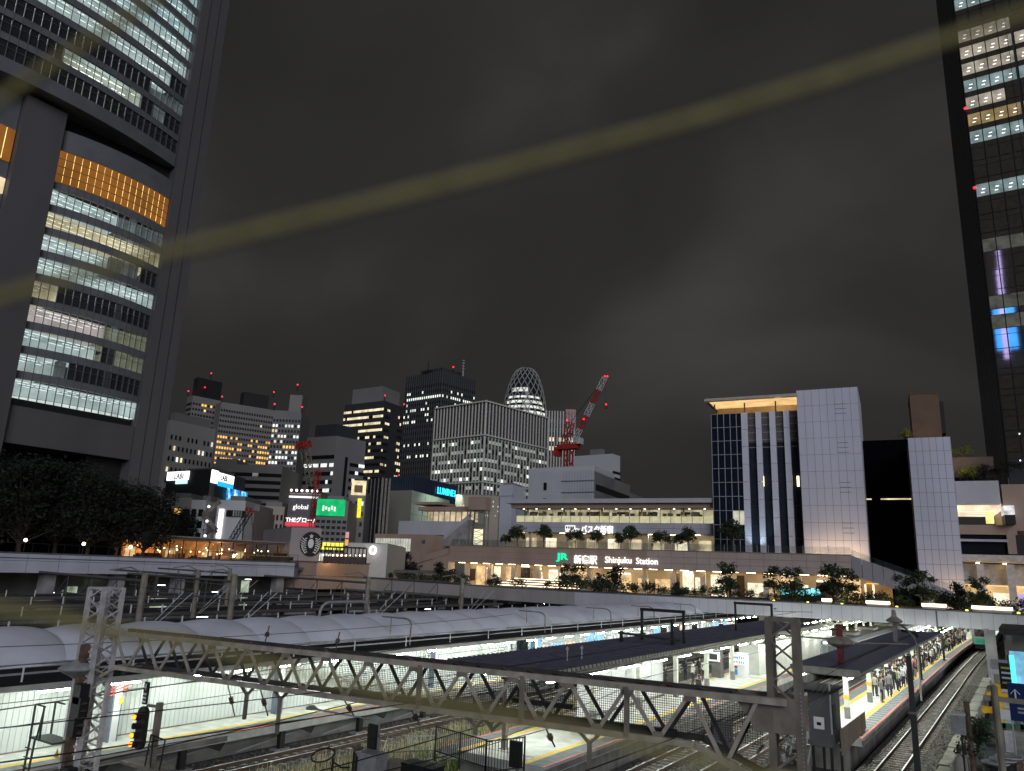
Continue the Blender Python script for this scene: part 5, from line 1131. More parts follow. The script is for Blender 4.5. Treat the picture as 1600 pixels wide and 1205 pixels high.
MB().bb(LX-9, 64, 8, LX-2, 70, 24.5).build('lobby_wall', black_paint, TW); MB().bb(LX-8.9, 30, 8, LX-7, 63.9, 24.5).build('lobby_glass', darkglass, TW)
MB().bb(LX-6.8, 40, 20.5, LX-6.6, 52, 21.2).build('lobby_light', emit('lobby_yellow', (.8,.7,.25), .25, var=.7, scale=.4), TW)
def arc(y0, y1, b, t): return (LX+b*(1-(2*t-1)**2), y0+(y1-y0)*t)
roomc = {'w': emit('room_white', (.86,1,.95), .72, var=.35, scale=.25), 'g': emit('room_grey', (.8,.9,.9), .14, var=.4, scale=.3), 'a': emit('room_warm', (1,.82,.5), .85, var=.35, scale=.25),
         'p': emit('room_pink', (1,.82,.78), .7, var=.3, scale=.3), 'y': emit('room_yellow_dim', (.8,.78,.5), .26, var=.3, scale=.3), 'b': emit('room_bright', (.93,1,.82), .75, var=.35, scale=.3), 'c': emit('room_cyan', (.75,.97,1), .72, var=.3, scale=.25)}
tubec = {'w': emit('tube_white', (.92,1,.97), 2.0), 'a': emit('tube_warm', (1,.9,.65), 1.9), 'p': emit('tube_pinkish', (1,.92,.9), 2.0), 'b': emit('tube_bright', (1,1,.9), 3.0), 'c': emit('tube_cool', (.88,1,1), 2.0)}
tint_glass = glass('tinted_window', (.86,.9,.9), .84, .05); dark_pane = mat('unlit_window', (.03,.032,.036), .10, spec=.7)
PANES = [0]; rest = MB(); rest_d = MB()
def band_zone(y0, y1, b, n, rows, z0, fh, wh, spec):
    """curved window bands: spec[row] = list of (t0, t1, key) rooms that are lit"""
    for r in range(rows):
        za = z0+fh*r; zb_ = za+wh; m = MB()
        for i in range(n):
            (xa, ya), (xb, yb) = arc(y0, y1, b, i/n), arc(y0, y1, b, (i+1)/n)
            m.hexa([(xa-.5,ya,zb_),(xa,ya,zb_),(xb,yb,zb_),(xb-.5,yb,zb_),(xa-.5,ya,za+fh),(xa,ya,za+fh),(xb,yb,za+fh),(xb-.5,yb,za+fh)])
        m.build('spandrel', spd, TW)
        for i in range(n):
            t = (i+.5)/n; key = None
            for (t0, t1, k) in spec.get(r, ()):
                if t0 <= t < t1: key = k
            (xa, ya), (xb, yb) = arc(y0, y1, b, (i+.05)/n), arc(y0, y1, b, (i+.95)/n)
            h = [(xa-.25,ya,za+.04),(xa-.19,ya,za+.04),(xb-.19,yb,za+.04),(xb-.25,yb,za+.04),(xa-.25,ya,zb_-.04),(xa-.19,ya,zb_-.04),(xb-.19,yb,zb_-.04),(xb-.25,yb,zb_-.04)]
            if PANES[0] < 300: MB().hexa(h).build('window_pane', tint_glass if key else dark_pane, TW); PANES[0] += 1
            else: (rest if key else rest_d).hexa(h)
        for (t0, t1, k) in spec.get(r, ()):
            (xa, ya), (xb, yb) = arc(y0, y1, b, t0), arc(y0, y1, b, t1); xa = xb = max(xa, xb)-.3 if b < .5 else min(xa, xb)-.3
            c = MB(); c.quad((xa,ya,zb_-.06),(xa-6,ya,zb_-.06),(xa-6,yb,zb_-.06),(xa,yb,zb_-.06)); c.quad((xa-6,ya,za-.3),(xa-6,yb,za-.3),(xa-6,yb,zb_),(xa-6,ya,zb_))
            c.quad((xa,ya,za),(xa-6,ya,za),(xa-6,ya,zb_),(xa,ya,zb_)); c.quad((xa,yb,za),(xa-6,yb,za),(xa-6,yb,zb_),(xa,yb,zb_))
            c.build('lit_room', roomc[k], TW)  # ceiling and walls glow, the tube light put into their colour
            if k in tubec:
                c = MB(); q = ya+.5; rt = random.Random(int(za*7+ya*3))
                while q < yb-.8:
                    for dx in (1.0, 2.6, 4.3):
                        if rt.random() < .85: c.bb(xa-dx-.09, q, zb_-.16, xa-dx+.09, q+rt.choice((.9,1.1)), zb_-.1)
                    q += 1.35
                c.build('ceiling_tubes', tubec[k], TW, kind='stuff')
    m = MB()
    for i in range(n+1):
        x, y = arc(y0, y1, b, i/n); m.bb(x-.2, y-.035, z0-.5, x+.05, y+.035, z0+fh*rows)
    for r in range(rows):
        for dz in (0, wh*.62, wh):
            for i in range(n):
                (xa, ya), (xb, yb) = arc(y0, y1, b, i/n), arc(y0, y1, b, (i+1)/n); m.beam((xa, ya, z0+fh*r+dz), (xb, yb, z0+fh*r+dz), .06, .05)
    m.build('mullions', mul, TW, kind='stuff')
low = {0: [(0,1,'w')], 1: [(0,.28,'w'),(.28,.34,'g')], 2: [(0,.58,'w'),(.72,1,'y')], 3: [(0,.62,'p'),(.65,1,'y')], 4: [(0,.2,'a')], 5: [(0,1,'w')], 6: [(0,.55,'w'),(.55,.8,'g')], 7: [(0,1,'a')], 8: [(0,.58,'w'),(.6,1,'g')]}
band_zone(50.3, 70.0, 1.5, 17, 9, 31.7, 3.95, 2.75, low)
# amber floor
m = MB(); e_ = MB(); n = 17; am = emit('amber_curtain', (1,.38,.075), .24, var=.25, scale=.2); ay = emit('amber_line', (1,.72,.25), 1.7, var=.5, scale=.6)
for i in range(n):
    (xa, ya), (xb, yb) = arc(50.3, 70, 1.5, (i+.04)/n), arc(50.3, 70, 1.5, (i+.96)/n)
    MB().hexa([(xa-.2,ya,67.4),(xa,ya,67.4),(xb,yb,67.4),(xb-.2,yb,67.4),(xa-.2,ya,72.9),(xa,ya,72.9),(xb,yb,72.9),(xb-.2,yb,72.9)]).build('amber_pane', am, TW)
    for z in (67.5, 68.9, 70.3, 71.6): e_.tube((xa+.02, ya, z), (xa+.02, ya, z+1.15), .035, 4)
    for z in (68.7, 70.1, 71.5): m.beam((xa+.02, ya-.1, z), (xb+.02, yb+.1, z), .06)
e_.build('amber_light_lines', ay, TW, kind='stuff'); m.build('amber_transoms', tdark, TW, kind='stuff')
m = MB()
for i in range(n):
    (xa, ya), (xb, yb) = arc(50.3, 70, 1.5, i/n), arc(50.3, 70, 1.5, (i+1)/n)
    for za, zb_, o in ((72.95,76.6,.1),): m.hexa([(xa-6,ya,za),(xa+o,ya,za),(xb+o,yb,za),(xb-6,yb,za),(xa-6,ya,zb_),(xa+o,ya,zb_),(xb+o,yb,zb_),(xb-6,yb,zb_)])
m.build('amber_floor_band', spd, TW); MB().bb(LX-9, 50.2, 75.3, LX-1.5, 70, 80).build('recess', black_paint, TW)
# left wing beyond the mid pier
MB().bb(LX-9, 10, 31, LX-.2, 43.9, 79).build('tower_wing', spd, TW); MB().bb(LX-.19, 36, 67.4, LX+.1, 43.8, 72.8).build('amber_pane', am, TW)
for k in range(6): MB().bb(LX+.105, 36.5+1.2*k, 67.5, LX+.16, 36.6+1.2*k, 72.7).build('amber_light_line', ay, TW)
MB().bb(LX-.19, 40, 62, LX+.1, 43.8, 64.5).build('lit_window', roomc['a'], TW)
# upper volume
up = {}
for r in range(12): up[r] = [(0, .99, 'c' if r in (6,7,9) else 'w')]
up[0] = []; up[1] = [(.50,.80,'b'),(.86,.93,'g')]; up[2] = [(.84,1,'g')]; up[3] = [(0,.93,'w')]; up[5] = [(.1,.99,'w')]; up[8] = [(.2,.99,'c')]
band_zone(24, 69.9, 3.4, 36, 12, 82.0, 3.95, 2.8, up)
m = MB()
for i in range(24):
    (xa, ya), (xb, yb) = arc(24, 69.9, 3.4, i/24), arc(24, 69.9, 3.4, (i+1)/24)
    m.hexa([(xa-9,ya,79.6),(xa+.1,ya,79.6),(xb+.1,yb,79.6),(xb-9,yb,79.6),(xa-9,ya,82.02),(xa+.1,ya,82.02),(xb+.1,yb,82.02),(xb-9,yb,82.02)])
m.build('soffit_band', spd, TW)
rest.build('lit_panes', tint_glass, TW, kind='stuff'); rest_d.build('unlit_panes', dark_pane, TW, kind='stuff')
MB().bb(LX-9, 10, 130, LX+3, 75, 134).build('crown', tdark, TW)
# ---- right tower
RX = 175.0
RT_ = thing('office_tower', (8, RX+12, 0), 'dark glass office tower with scattered lit window pairs at the right edge', 'office tower')
rdk = mat('right_tower_dark', (.045,.047,.052), .35, scale=.2, var=.15)
MB().prism([(-1.0, RX+.2), (26, RX+.2), (26, RX+40), (-4.4, RX+40), (-4.4, RX+8)], 5.4, 150).build('tower_core', rdk, RT_)
for k in range(8):
    a = Vector((-4.4, RX+8, 0)).lerp(Vector((-1.0, RX+.2, 0)), k/8); b = Vector((-4.4, RX+8, 0)).lerp(Vector((-1.0, RX+.2, 0)), (k+.85)/8); nn = Vector((-.9, -.4, 0))*.15
    MB().hexa([a+Z*5.4, b+Z*5.4, b+nn+Z*5.4, a+nn+Z*5.4, a+Z*149, b+Z*149, b+nn+Z*149, a+nn+Z*149]).build('corner_fin', mat('corner_fin', (.075,.08,.09), .3, var=.1), RT_)
unl = mat('bronze_glass', (.062,.054,.042), .03, spec=.85)
rl = {'w': emit('rt_warmwhite', (1,.9,.72), .34, var=.4, scale=.5), 'c': emit('rt_cool', (.68,.92,.95), .30, var=.4, scale=.5), 'a': emit('rt_amber', (1,.72,.34), .27, var=.4, scale=.5), 'd': emit('rt_dim', (.8,.8,.7), .09, var=.5, scale=.5)}
rlit = {21: 'w', 20: 'w', 19: 'c', 18: 'w', 17: 'a', 16: 'c', 13: 'c', 10: 'd', 7: 'd', 6: 'd', 22: 'w', 24: 'c'}
fl = emit('rt_fitting', (1,1,.95), 2.2)
FH = 4.2; ZR0 = 36.0; cw = 2.45; rr = random.Random(4)
for r in range(28):
    for c in range(8):
        x = -.95+c*cw+(.35 if c > 3 else 0); z = ZR0+FH*r-2; key = rlit.get(r)
        if r == 18 and c > 3: key = 'c'
        if r == 16 and c > 3: key = None
        if key and rr.random() < .08: key = None
        MB().bb(x+.1, RX+.02, z+.9, x+cw-.1, RX+.14, z+FH-.5).build('window_pane', rl[key] if key else unl, RT_)
        MB().bb(x+.1, RX+.03, z-.4, x+cw-.1, RX+.13, z+.75).build('spandrel_pane', unl, RT_)
        if key and key != 'd':
            f = MB()
            for k in range(2): f.bb(x+.9+.2*k, RX-.01, z+1.55+.8*k, x+1.5+.2*k, RX+.012, z+1.72+.8*k)
            f.build('ceiling_fitting', fl, RT_)
for k in range(3): MB().bb(-1.02+9*k, RX-.05, 30, -.92+9*k, RX+.15, 149).build('vertical_joint', steel_black, RT_)
for z in (110.6, 91.5): 
    MB().ball((-1.1, RX-.4, z), .3, 8).build('red_lamp', red_e, RT_); MB().beam((-1.1, RX-.4, z), (-.9, RX+.2, z), .2).build('lamp_bracket', steel_black, RT_)
m = MB()
for k in range(7): m.bb(1+1.9*(k % 4)+.4*(k//4), RX-.1, 33+1.3*k, 1.2+1.9*(k % 4)+.4*(k//4), RX-.02, 33.25+1.3*k)
m.build('lobby_glints', fl, RT_, kind='stuff')
# the lit clock tower that stands behind the viewer and shows in the right tower's glass
CT = thing('violet_lit_tower', (-9, -330, 0), 'stepped tower lit violet and blue, mirrored in the dark glass at the right', 'tower')
ev, eb = emit('tower_violet', (.62,.5,1), 14, var=.3, scale=.05), emit('tower_blue', (.05,.35,1), 17, var=.3, scale=.05)
vx = lambda px, py: (lambda r: EYE+r*((2*RX+330)/r.y))(ray(px, py))
c = vx(1568, 500)
for (px0, px1, py0, py1, mm, nm) in ((1551,1592,485,545,eb,'blue_shoulder'),(1560,1578,478,560,ev,'violet_shaft'),(1557,1572,430,484,ev,'violet_shaft'),(1556,1566,385,428,ev,'spire')):
    a, b = vx(px0, py0), vx(px1, py1); MB().bb(a.x, -330-(6 if mm is ev else 0), min(a.z, b.z), b.x, -318+(2 if mm is ev else 0), max(a.z, b.z)).build(nm, mm, CT)
MB().bb(c.x-14, -345, -.7, c.x+14, -331, vx(1568, 560).z).build('tower_base', rdk, CT)
# ================================================================== SKYLINE
wA = mat('pale_stone_facade', (.36,.345,.32), .8, scale=.05, var=.08); wB = mat('grey_facade', (.22,.215,.21), .8, scale=.05, var=.1); wC = mat('dark_facade', (.045,.045,.05), .6, scale=.05, var=.1)
wD = mat('mid_facade', (.235,.22,.205), .8, scale=.05, var=.1); wE = mat('beige_facade', (.40,.35,.28), .8, scale=.06, var=.1); wW = mat('white_facade', (.55,.56,.56), .8, scale=.06, var=.06)
dkw = mat('city_dark_window', (.012,.012,.014), .3); 
lw = emit('city_white_window', (.95,1,.93), 1.15, var=.5, scale=.25); ly = emit('city_yellow_window', (1,.86,.55), 1.0, var=.45, scale=.25); lo_ = emit('city_orange_window', (1,.52,.12), 1.4, var=.5, scale=.25); ld = emit('city_dim_window', (.8,.85,.8), .16, var=.6, scale=.2); lb_ = emit('city_blue_window', (.08,.25,1), .9)
WM = [dkw, lw, ly, lo_, ld, lb_, emit('city_half_window', (.85,.95,.85), .30, var=.5, scale=.2)]
def facegrid(mb, P, Q, z0, z1, cols, rows, fw, fh, fn, out=.25):
    P, Q = Vector((P.x, P.y, 0)), Vector((Q.x, Q.y, 0)); e = (Q-P)/cols; n = Vector((e.y, -e.x, 0)).normalized()
    if n.dot(P) > 0: n = -n
    n = n*out; h = (z1-z0)/rows
    for r in range(rows):
        for c in range(cols):
            k = fn(r, c)
            if k is None: continue
            a = P+e*(c+(1-fw)/2)+n; b = P+e*(c+(1+fw)/2)+n; za = z0+h*(r+(1-fh)/2); zb_ = za+h*fh; mb.mi = k
            mb.quad(a+Z*za, b+Z*za, b+Z*zb_, a+Z*zb_)
def fins(mb, P, Q, z0, z1, n, w, d):
    P, Q = Vector((P.x, P.y, 0)), Vector((Q.x, Q.y, 0)); e = (Q-P).normalized(); nn = Vector((e.y, -e.x, 0))
    if nn.dot(P) > 0: nn = -nn
    for i in range(n+1):
        c = P.lerp(Q, i/n); a = e*w/2; b = nn*d
        mb.hexa([c-a+Z*z0, c+a+Z*z0, c+a+b+Z*z0, c-a+b+Z*z0, c-a+Z*z1, c+a+Z*z1, c+a+b+Z*z1, c-a+b+Z*z1])
def corner(Lp, Cp, Rp, D):
    C = at(*Cp, D); L = atz(*Lp, C.z) if Lp else None; R = atz(*Rp, C.z) if Rp else None
    if Lp is None: R = at(*Rp, D); R.z = C.z
    v = (R-C) if R else (L-C); p = Vector((-v.y, v.x, 0)).normalized()
    if p.dot(C) < 0: p = -p
    if L is None: L = C+p*25
    if R is None: R = C+p*25
    return L, C, R, C.z
def hirise(name, label, Lp, Cp, Rp, D, wall, cat='building', grp=None):
    L, C, R, zt = corner(Lp, Cp, Rp, D); t = thing(name, (C.x, C.y, 0), label, cat, grp)
    MB().prism([(L.x,L.y),(C.x,C.y),(R.x,R.y),((L+R-C).x,(L+R-C).y)], 0, zt).build('wall', wall, t)
    return t, L, C, R, zt
def roofbox(t, L, C, R, zt, a0, a1, b0, b1, h, m_, nm='roof_plant'):
    u, v = R-C, L-C; q = [C+u*a0+v*b0, C+u*a1+v*b0, C+u*a1+v*b1, C+u*a0+v*b1]; MB().prism([(p.x,p.y) for p in q], zt+.02, zt+h).build(nm, m_, t)
def lamps(t, pts, r=1.0):
    for p in pts: MB().ball(p, r*.36, 8).build('red_lamp', red_e, t); MB().tube((p[0],p[1],p[2]-r*3),(p[0],p[1],p[2]-r*.7), r*.25, 5).build('lamp_mast', steel_black, t)
def rnd(seed): return random.Random(seed)
GRP = 'skyline buildings'
# small-windowed white hotel
t, L, C, R, zt = hirise('white_hotel', 'pale block with rows of small dark windows beside the left tower', (257,659), (268,656), (337,671), 330, wA)
r_ = rnd(1); m = MB(); facegrid(m, C, R, zt-.78*zt, zt-5, 11, 10, .42, .42, lambda r, c: None if (c % 4 == 3 and r == 9) else (2 if r_.random() < .07 else (1 if r_.random() < .04 else 0))); m.build('windows', WM, t, kind='stuff'); roofbox(t, L, C, R, zt, .1, .9, .2, .9, 4, wB)
# orange-windowed hotel in two volumes
t, L, C, R, zt = hirise('tall_hotel', 'wide tall hotel with many orange lit rooms behind the white block', (337,632), (346,628), (428,641), 560, wD)
r_ = rnd(2); m = MB()
def fn(r, c):
    tri = abs(c-10.5)/10.5; v = (r-3)/17.0
    if r < 4 or r > 18: return 0 if r_.random() > .06 else 2
    return 3 if r_.random() < max(.08, .95-abs(v-.25-.5*tri)*1.3) else 0
facegrid(m, C, R, zt*.18, zt-4, 21, 24, .6, .42, fn); m.build('windows', WM, t, kind='stuff')
roofbox(t, L, C, R, zt, .42, .9, .2, .8, 11, black_paint); lamps(t, [tuple(C+Z*4), tuple(R+Z*5), tuple(R+(C-R)*.04+Z*14)], 1.5)
t, L, C, R, zt = hirise('hotel_wing', 'narrow hotel wing with lit upper rooms left of the orange hotel', (293,621), (302,618), (347,627), 575, wD)
r_ = rnd(3); m = MB(); facegrid(m, C, R, zt*.2, zt-4, 10, 24, .6, .4, lambda r, c: (3 if r_.random() < .55 else 0) if (r > 13 and c > 2 and c < 7 and r % 3) else 0); facegrid(m, L, C, zt*.2, zt-4, 1, 24, .9, .4, lambda r, c: 0); m.build('windows', WM, t, kind='stuff')
roofbox(t, L, C, R, zt, .1, .95, .1, .8, 15, black_paint); lamps(t, [tuple(L+Z*5), tuple(C+(R-C)*.35+Z*8), tuple(C+(R-C)*.5+Z*20)], 1.5)
# white-window tower
t, L, C, R, zt = hirise('grid_tower', 'slim grey tower with square white lit windows right of the orange hotel', None, (428,641), (471,648), 500, wB)
r_ = rnd(4); m = MB()
def fn(r, c):
    if r in (23, 21, 18, 17, 16, 13, 12, 10, 3, 2, 1, 6): return (1 if c < 5 or r > 15 else (3 if r in (12, 11) else 1)) if r_.random() < .72 else 0
    if r == 19 and 3 < c < 8: return 3
    return 0 if r_.random() > .08 else 2
facegrid(m, C, R, zt*.12, zt-5, 9, 25, .62, .5, fn); m.build('windows', WM, t, kind='stuff'); roofbox(t, L, C, R, zt, .45, .9, .2, .8, 12, wD); lamps(t, [tuple(C+Z*4), tuple(R+Z*3), tuple(R+(C-R)*.25+Z*18)], 1.4)
# louvred low block
t, L, C, R, zt = hirise('louvred_block', 'long low grey block with horizontal louvres behind the blue advert screen', None, (333,724), (441,735), 250, wD)
m = MB(); r_ = rnd(5); facegrid(m, C, R, 8, zt-2, 12, 12, 1.0, .45, lambda r, c: 4 if (r > 8 and c % 5) and r_.random() < .25 else (1 if r_.random() < .02 else 0)); m.build('windows', WM, t, kind='stuff'); roofbox(t, L, C, R, zt, .0, .3, .1, .9, 2, wB)
# banded building
t, L, C, R, zt = hirise('banded_block', 'grey building with dark ribbon windows in front of the black tower', (480,684), (526,681), (572,690), 270, wB)
r_ = rnd(6); m = MB(); rowl = {9: .9, 8: .15, 7: .2, 5: .85, 6: .4, 3: .8, 4: .45, 1: .7, 2: .3}
facegrid(m, L, C, 14, zt-6, 14, 11, 1.0, .42, lambda r, c: (2 if r == 3 else 1) if r_.random() < rowl.get(r, 0) else 0); facegrid(m, C, C+(R-C)*.35, 14, zt-6, 3, 11, .8, .42, lambda r, c: None); facegrid(m, C+(R-C)*.33, C+(R-C)*.42, 14, zt-7, 1, 1, 1, 1, lambda r, c: 0); facegrid(m, C+(R-C)*.5, R, 14, zt-8, 5, 11, 1.0, .42, lambda r, c: (1 if r_.random() < (.75 if r in (6, 4) else .08) else 0)); m.build('windows', WM, t, kind='stuff')
roofbox(t, L, C, R, zt, .05, .8, .1, .8, 4.5, wC)
# black tower with bands
t, L, C, R, zt = hirise('black_tower', 'black tower with yellowish lit window ribbons and blue floors', (539,633), (601,626), (631,637), 430, wC)
r_ = rnd(7); m = MB()
facegrid(m, L, C, zt*.1, zt-3, 20, 22, .95, .36, lambda r, c: (5 if r == 15 and 0 <= c < 8 else (2 if r_.random() < {21:.97,20:.75,19:.9,18:.85,17:.3,16:.5,14:.6,12:.75,10:.55,8:.7,6:.8,4:.65,2:.8}.get(r, .22) else 0)), .3)
facegrid(m, C, C+(R-C)*.3, zt*.1, zt-3, 4, 22, .8, .32, lambda r, c: 2 if r_.random() < .6 and r % 2 else 0, .3); facegrid(m, C+(R-C)*.72, R, zt*.1, zt-5, 3, 22, .7, .4, lambda r, c: 2 if r_.random() < .5 else 0, .3); m.build('windows', WM, t, kind='stuff'); roofbox(t, L, C, R, zt, .05, .95, .1, .85, 9, wB); lamps(t, [tuple(C+Z*3), tuple(R-Z*40), tuple(R+Z*2)], 1.1)
# dark pier tower
t, L, C, R, zt = hirise('pier_tower', 'tall dark tower with fine vertical piers and antennas', (635,589), (692,579), (743,594), 560, wC)
r_ = rnd(8); m = MB(); lr = {28: .3, 27: .85, 26: .3, 25: .4, 24: .25, 23: .55, 19: .5, 17: .5, 8: .8, 7: .35, 6: .25, 5: .4, 4: .5, 3: .5, 2: .3}
facegrid(m, L, C, 10, zt-8, 17, 30, .6, .42, lambda r, c: 1 if r_.random() < lr.get(r, .01) else 0, .3); facegrid(m, C, R, 10, zt-8, 16, 30, .6, .42, lambda r, c: 1 if r_.random() < lr.get(r, .01)*.8 else 0, .3); m.build('windows', WM, t, kind='stuff')
m = MB(); fins(m, L, C, 0, zt, 17, .55, .6); fins(m, C, R, 0, zt, 16, .55, .6); m.build('piers', mat('pier_grey', (.085,.085,.085), .7), t, kind='stuff'); roofbox(t, L, C, R, zt, .2, .85, .2, .8, 5, wC)
q = R+(C-R)*.4; MB().tube((q.x,q.y,zt), (q.x,q.y,zt+13), .7, 6, .3).build('antenna', steel_light, t)
for k in range(4): MB().lathe((q.x, q.y, zt+5+2.2*k), [(.3,0),(1.3,.3),(1.3,.9),(.3,1.2)], 8).build('antenna_drum', steel_light, t)
q = L+(C-L)*.6; MB().tube((q.x,q.y,zt), (q.x,q.y,zt+9), .4, 6).build('antenna', steel_black, t); MB().bb(q.x-4, q.y-1, zt+.1, q.x+4, q.y+1, zt+2).build('roof_gear', steel_black, t); lamps(t, [tuple(C+(R-C)*.3+Z*5)], 1.7)
# fin department building
t, L, C, R, zt = hirise('fin_building', 'broad building with close white vertical fins and rounded corner', (681,637), (760,625.5), (856,652), 300, wC)
r_ = rnd(9); m = MB()
for (P, Q, n) in ((L, C, 16), (C, R, 20)):
    facegrid(m, P, Q, zt*.36, zt*.80, n, 9, .72, .36, lambda r, c: 1 if r_.random() < .10 else (6 if r_.random() < .7 else 0), .2); facegrid(m, P, Q, 12, zt*.20, n, 4, .8, .5, lambda r, c: 1 if r_.random() < .55 and r > 1 else 0, .2)
m.build('windows', WM, t, kind='stuff'); m = MB()
for (P, Q, n) in ((L, C, 16), (C, R, 20)):
    for r in range(10):
        z = zt*.36+(zt*.44)*r/9; e2 = (Q-P).normalized(); nn = Vector((e2.y,-e2.x,0)); nn = -nn if nn.dot(P) > 0 else nn
        m.hexa([Vector((p.x,p.y,0))+nn*o+Z*zz for zz in (z-.4, z+.4) for p, o in ((P,0),(Q,0),(Q,.22),(P,.22))])
m.build('floor_bands', mat('grey_band', (.17,.17,.165), .7), t, kind='stuff')
m = MB(); fins(m, L, C, 0, zt, 16, .34, .45); fins(m, C, R, 0, zt, 20, .34, .45); m.build('white_fins', mat('fin_white', (.68,.66,.58), .6, var=.06), t, kind='stuff')
m = MB(); 
for z in (zt-.5, zt*.81, zt*.56, zt*.34, zt*.2): fins(m, L, C, z-.3, z+.3, 1, .1, .1); [m.beam(Vector((a.x,a.y,z))*1.0-Vector((a.x,a.y,0)).normalized()*.9, Vector((b.x,b.y,z))-Vector((b.x,b.y,0)).normalized()*.9, .5) for a, b in ((L,C),(C,R))]
m.build('string_courses', mat('fin_white', (.50,.48,.43), .6), t, kind='stuff')
# second fin block with pink head
t, L, C, R, zt = hirise('striped_block', 'striped block with pink lit head behind the red crane', None, (854,642), (898,638), 380, wC)
r_ = rnd(10); m = MB(); facegrid(m, C, R, 20, zt-3, 9, 14, .7, .45, lambda r, c: 2 if r in (11, 10, 3, 4) and r_.random() < .7 else 0, .2); m.build('windows', WM, t, kind='stuff'); m = MB(); fins(m, C, R, 0, zt, 10, .55, .5); m.build('white_fins', mat('fin_white', (.50,.48,.43), .6), t, kind='stuff'); roofbox(t, L, C, R, zt-9, .68, 1.04, -.02, .4, 10, mat('pink_head', (.6,.36,.36), .7), 'pink_head')
# cocoon tower
cc = at(819.5, 640, 470); ctop = at(820, 571.5, 470).z; CZ0 = at(820, 760, 470).z
CO = thing('cocoon_tower', (cc.x, cc.y, 0), 'rounded cocoon shaped tower with white diagonal lattice', 'tower')
def crad(z):
    h = max(0.0, ctop-z); return 14.6*min(1, h/34.0)**.32 if h < 34 else 14.6-.03*(h-34)
prof = [(max(.05, crad(z_)), z_) for z_ in [CZ0+(ctop-CZ0)*(1-(1-k/30)**1.8) for k in range(31)]]
MB().lathe((cc.x, cc.y, 0), [(r*.97, z) for r, z in prof], 24).build('glass_body', mat('cocoon_glass', (.02,.021,.024), .15, spec=.6), CO, smooth=True)
m = MB(); NL = 18
for i in range(NL):
    for sg_ in (1, -1):
        pts = []
        for k in range(25):
            z = CZ0+(ctop-CZ0)*(1-(1-k/24.6)**1.35); a = 2*math.pi*i/NL+sg_*k*.13; r = crad(z)*1.0+.15; pts.append((cc.x+r*math.cos(a), cc.y+r*math.sin(a), z))
        m.path(pts, .30, 4)
m.build('diagonal_lattice', mat('lattice_white', (.36,.36,.34), .6), CO, kind='stuff')
m = MB(); r_ = rnd(12)
for z0_, z1_, a0, a1 in ((44.5,47,-.75,.15),(40.5,41.8,-1,.9),(37.2,38.8,-1,1),(34,35.6,-1.1,1.1),(30.5,32.2,-1.1,1.2),(27,28.6,-1.2,1.2),(23,24.8,-1.2,1.2)):
    zb0 = ctop-62+z0_; dirc = math.atan2(-cc.y, -cc.x)
    for k in range(14):
        u0 = a0+(a1-a0)*k/14; u1 = a0+(a1-a0)*(k+1)/14
        if r_.random() < .2 and z0_ < 30: continue
        ra = crad(zb0+1)*.985
        m.quad(*[(cc.x+ra*math.cos(dirc+u), cc.y+ra*math.sin(dirc+u), z) for u, z in ((u0,zb0),(u1,zb0),(u1,zb0+z1_-z0_),(u0,zb0+z1_-z0_))])
m.build('lit_floors', emit('cocoon_lit', (.98,1,.92), .8, var=.6, scale=.3), CO, kind='stuff')
# stepped white building
t, L, C, R, zt = hirise('stepped_block', 'pale windowless block with stepped grey side wing behind the terminal', (828,732), (929,727.5), (960,741), 215, wW)
m = MB(); facegrid(m, L, C, 8, zt-1, 24, 9, .9, .88, lambda r, c: 0, .06); m.build('wall_tiles', mat('tile_white', (.52,.54,.55), .7, scale=.2, var=.06), t, kind='stuff')
m = MB(); Pw = [(.23,.86),(.23,.74),(.235,.62),(.1,.56),(.15,.5)]
for u, v in Pw: q = L.lerp(C, u); facegrid(m, q, q+(C-L)*.05, zt*v-1.3, zt*v+1.0, 1, 1, 1, 1, lambda r, c: 0, .12)
m.build('vent_openings', WM, t, kind='stuff')
b0 = C; 
for k in range(5):
    a, b = C+(R-C)*(1.9*k), C+(R-C)*(1.9*(k+1)); v = (L-C)*.5; MB().prism([(a.x,a.y),(b.x,b.y),((b+v).x,(b+v).y),((a+v).x,(a+v).y)], 0, zt-1.5-2.3*k).build('step_wing', (wD, wB)[k % 2], t)
    m = MB(); facegrid(m, a, b, 6, zt-3-2.3*k, 1, 5, .94, .3, lambda r, c: 0, .1); m.build('ribbon_window', dkw, t)
t2, L, C, R, zt = hirise('roof_box_block', 'pale box with dark stripe rising behind the stepped block', (897,713), (957,709), (969,713), 250, wW)
m = MB(); facegrid(m, C, R, zt-11, zt-5, 1, 3, 1, .4, lambda r, c: 0, .15); m.build('dark_bands', WM, t2, kind='stuff'); facegrid(m, L, C, zt-7, zt-6, 1, 1, 1, 1, lambda r, c: 0, .15); roofbox(t2, L, C, R, zt, .1, .5, .3, .6, 2, wB)
# small pale blocks in front of the fin building
t, L, C, R, zt = hirise('pale_plant_block', 'small pale lilac block before the fin building', (782,758), (801,757), (820,763), 205, mat('lilac_white', (.58,.6,.68), .7, var=.05)); MB().prism([(L.x,L.y),(C.x,C.y),(C.x,C.y+.5),(L.x,L.y+.5)], zt-3.2, zt-3).build('joint_line', joint, t); roofbox(t, L, C, R, zt, .1, .9, .1, .9, .6, wB)
t, L, C, R, zt = hirise('beige_low_block', 'low beige block with tiny spot lights below the fin building', None, (712,773), (781,768), 208, wE); m = MB(); r_ = rnd(14); facegrid(m, C, R, zt-6, zt-1, 18, 4, .2, .25, lambda r, c: 1 if r_.random() < .35 else None, .1); m.build('spot_lights', WM, t, kind='stuff'); roofbox(t, L, C, R, zt, .05, .95, .1, .9, .5, wD)
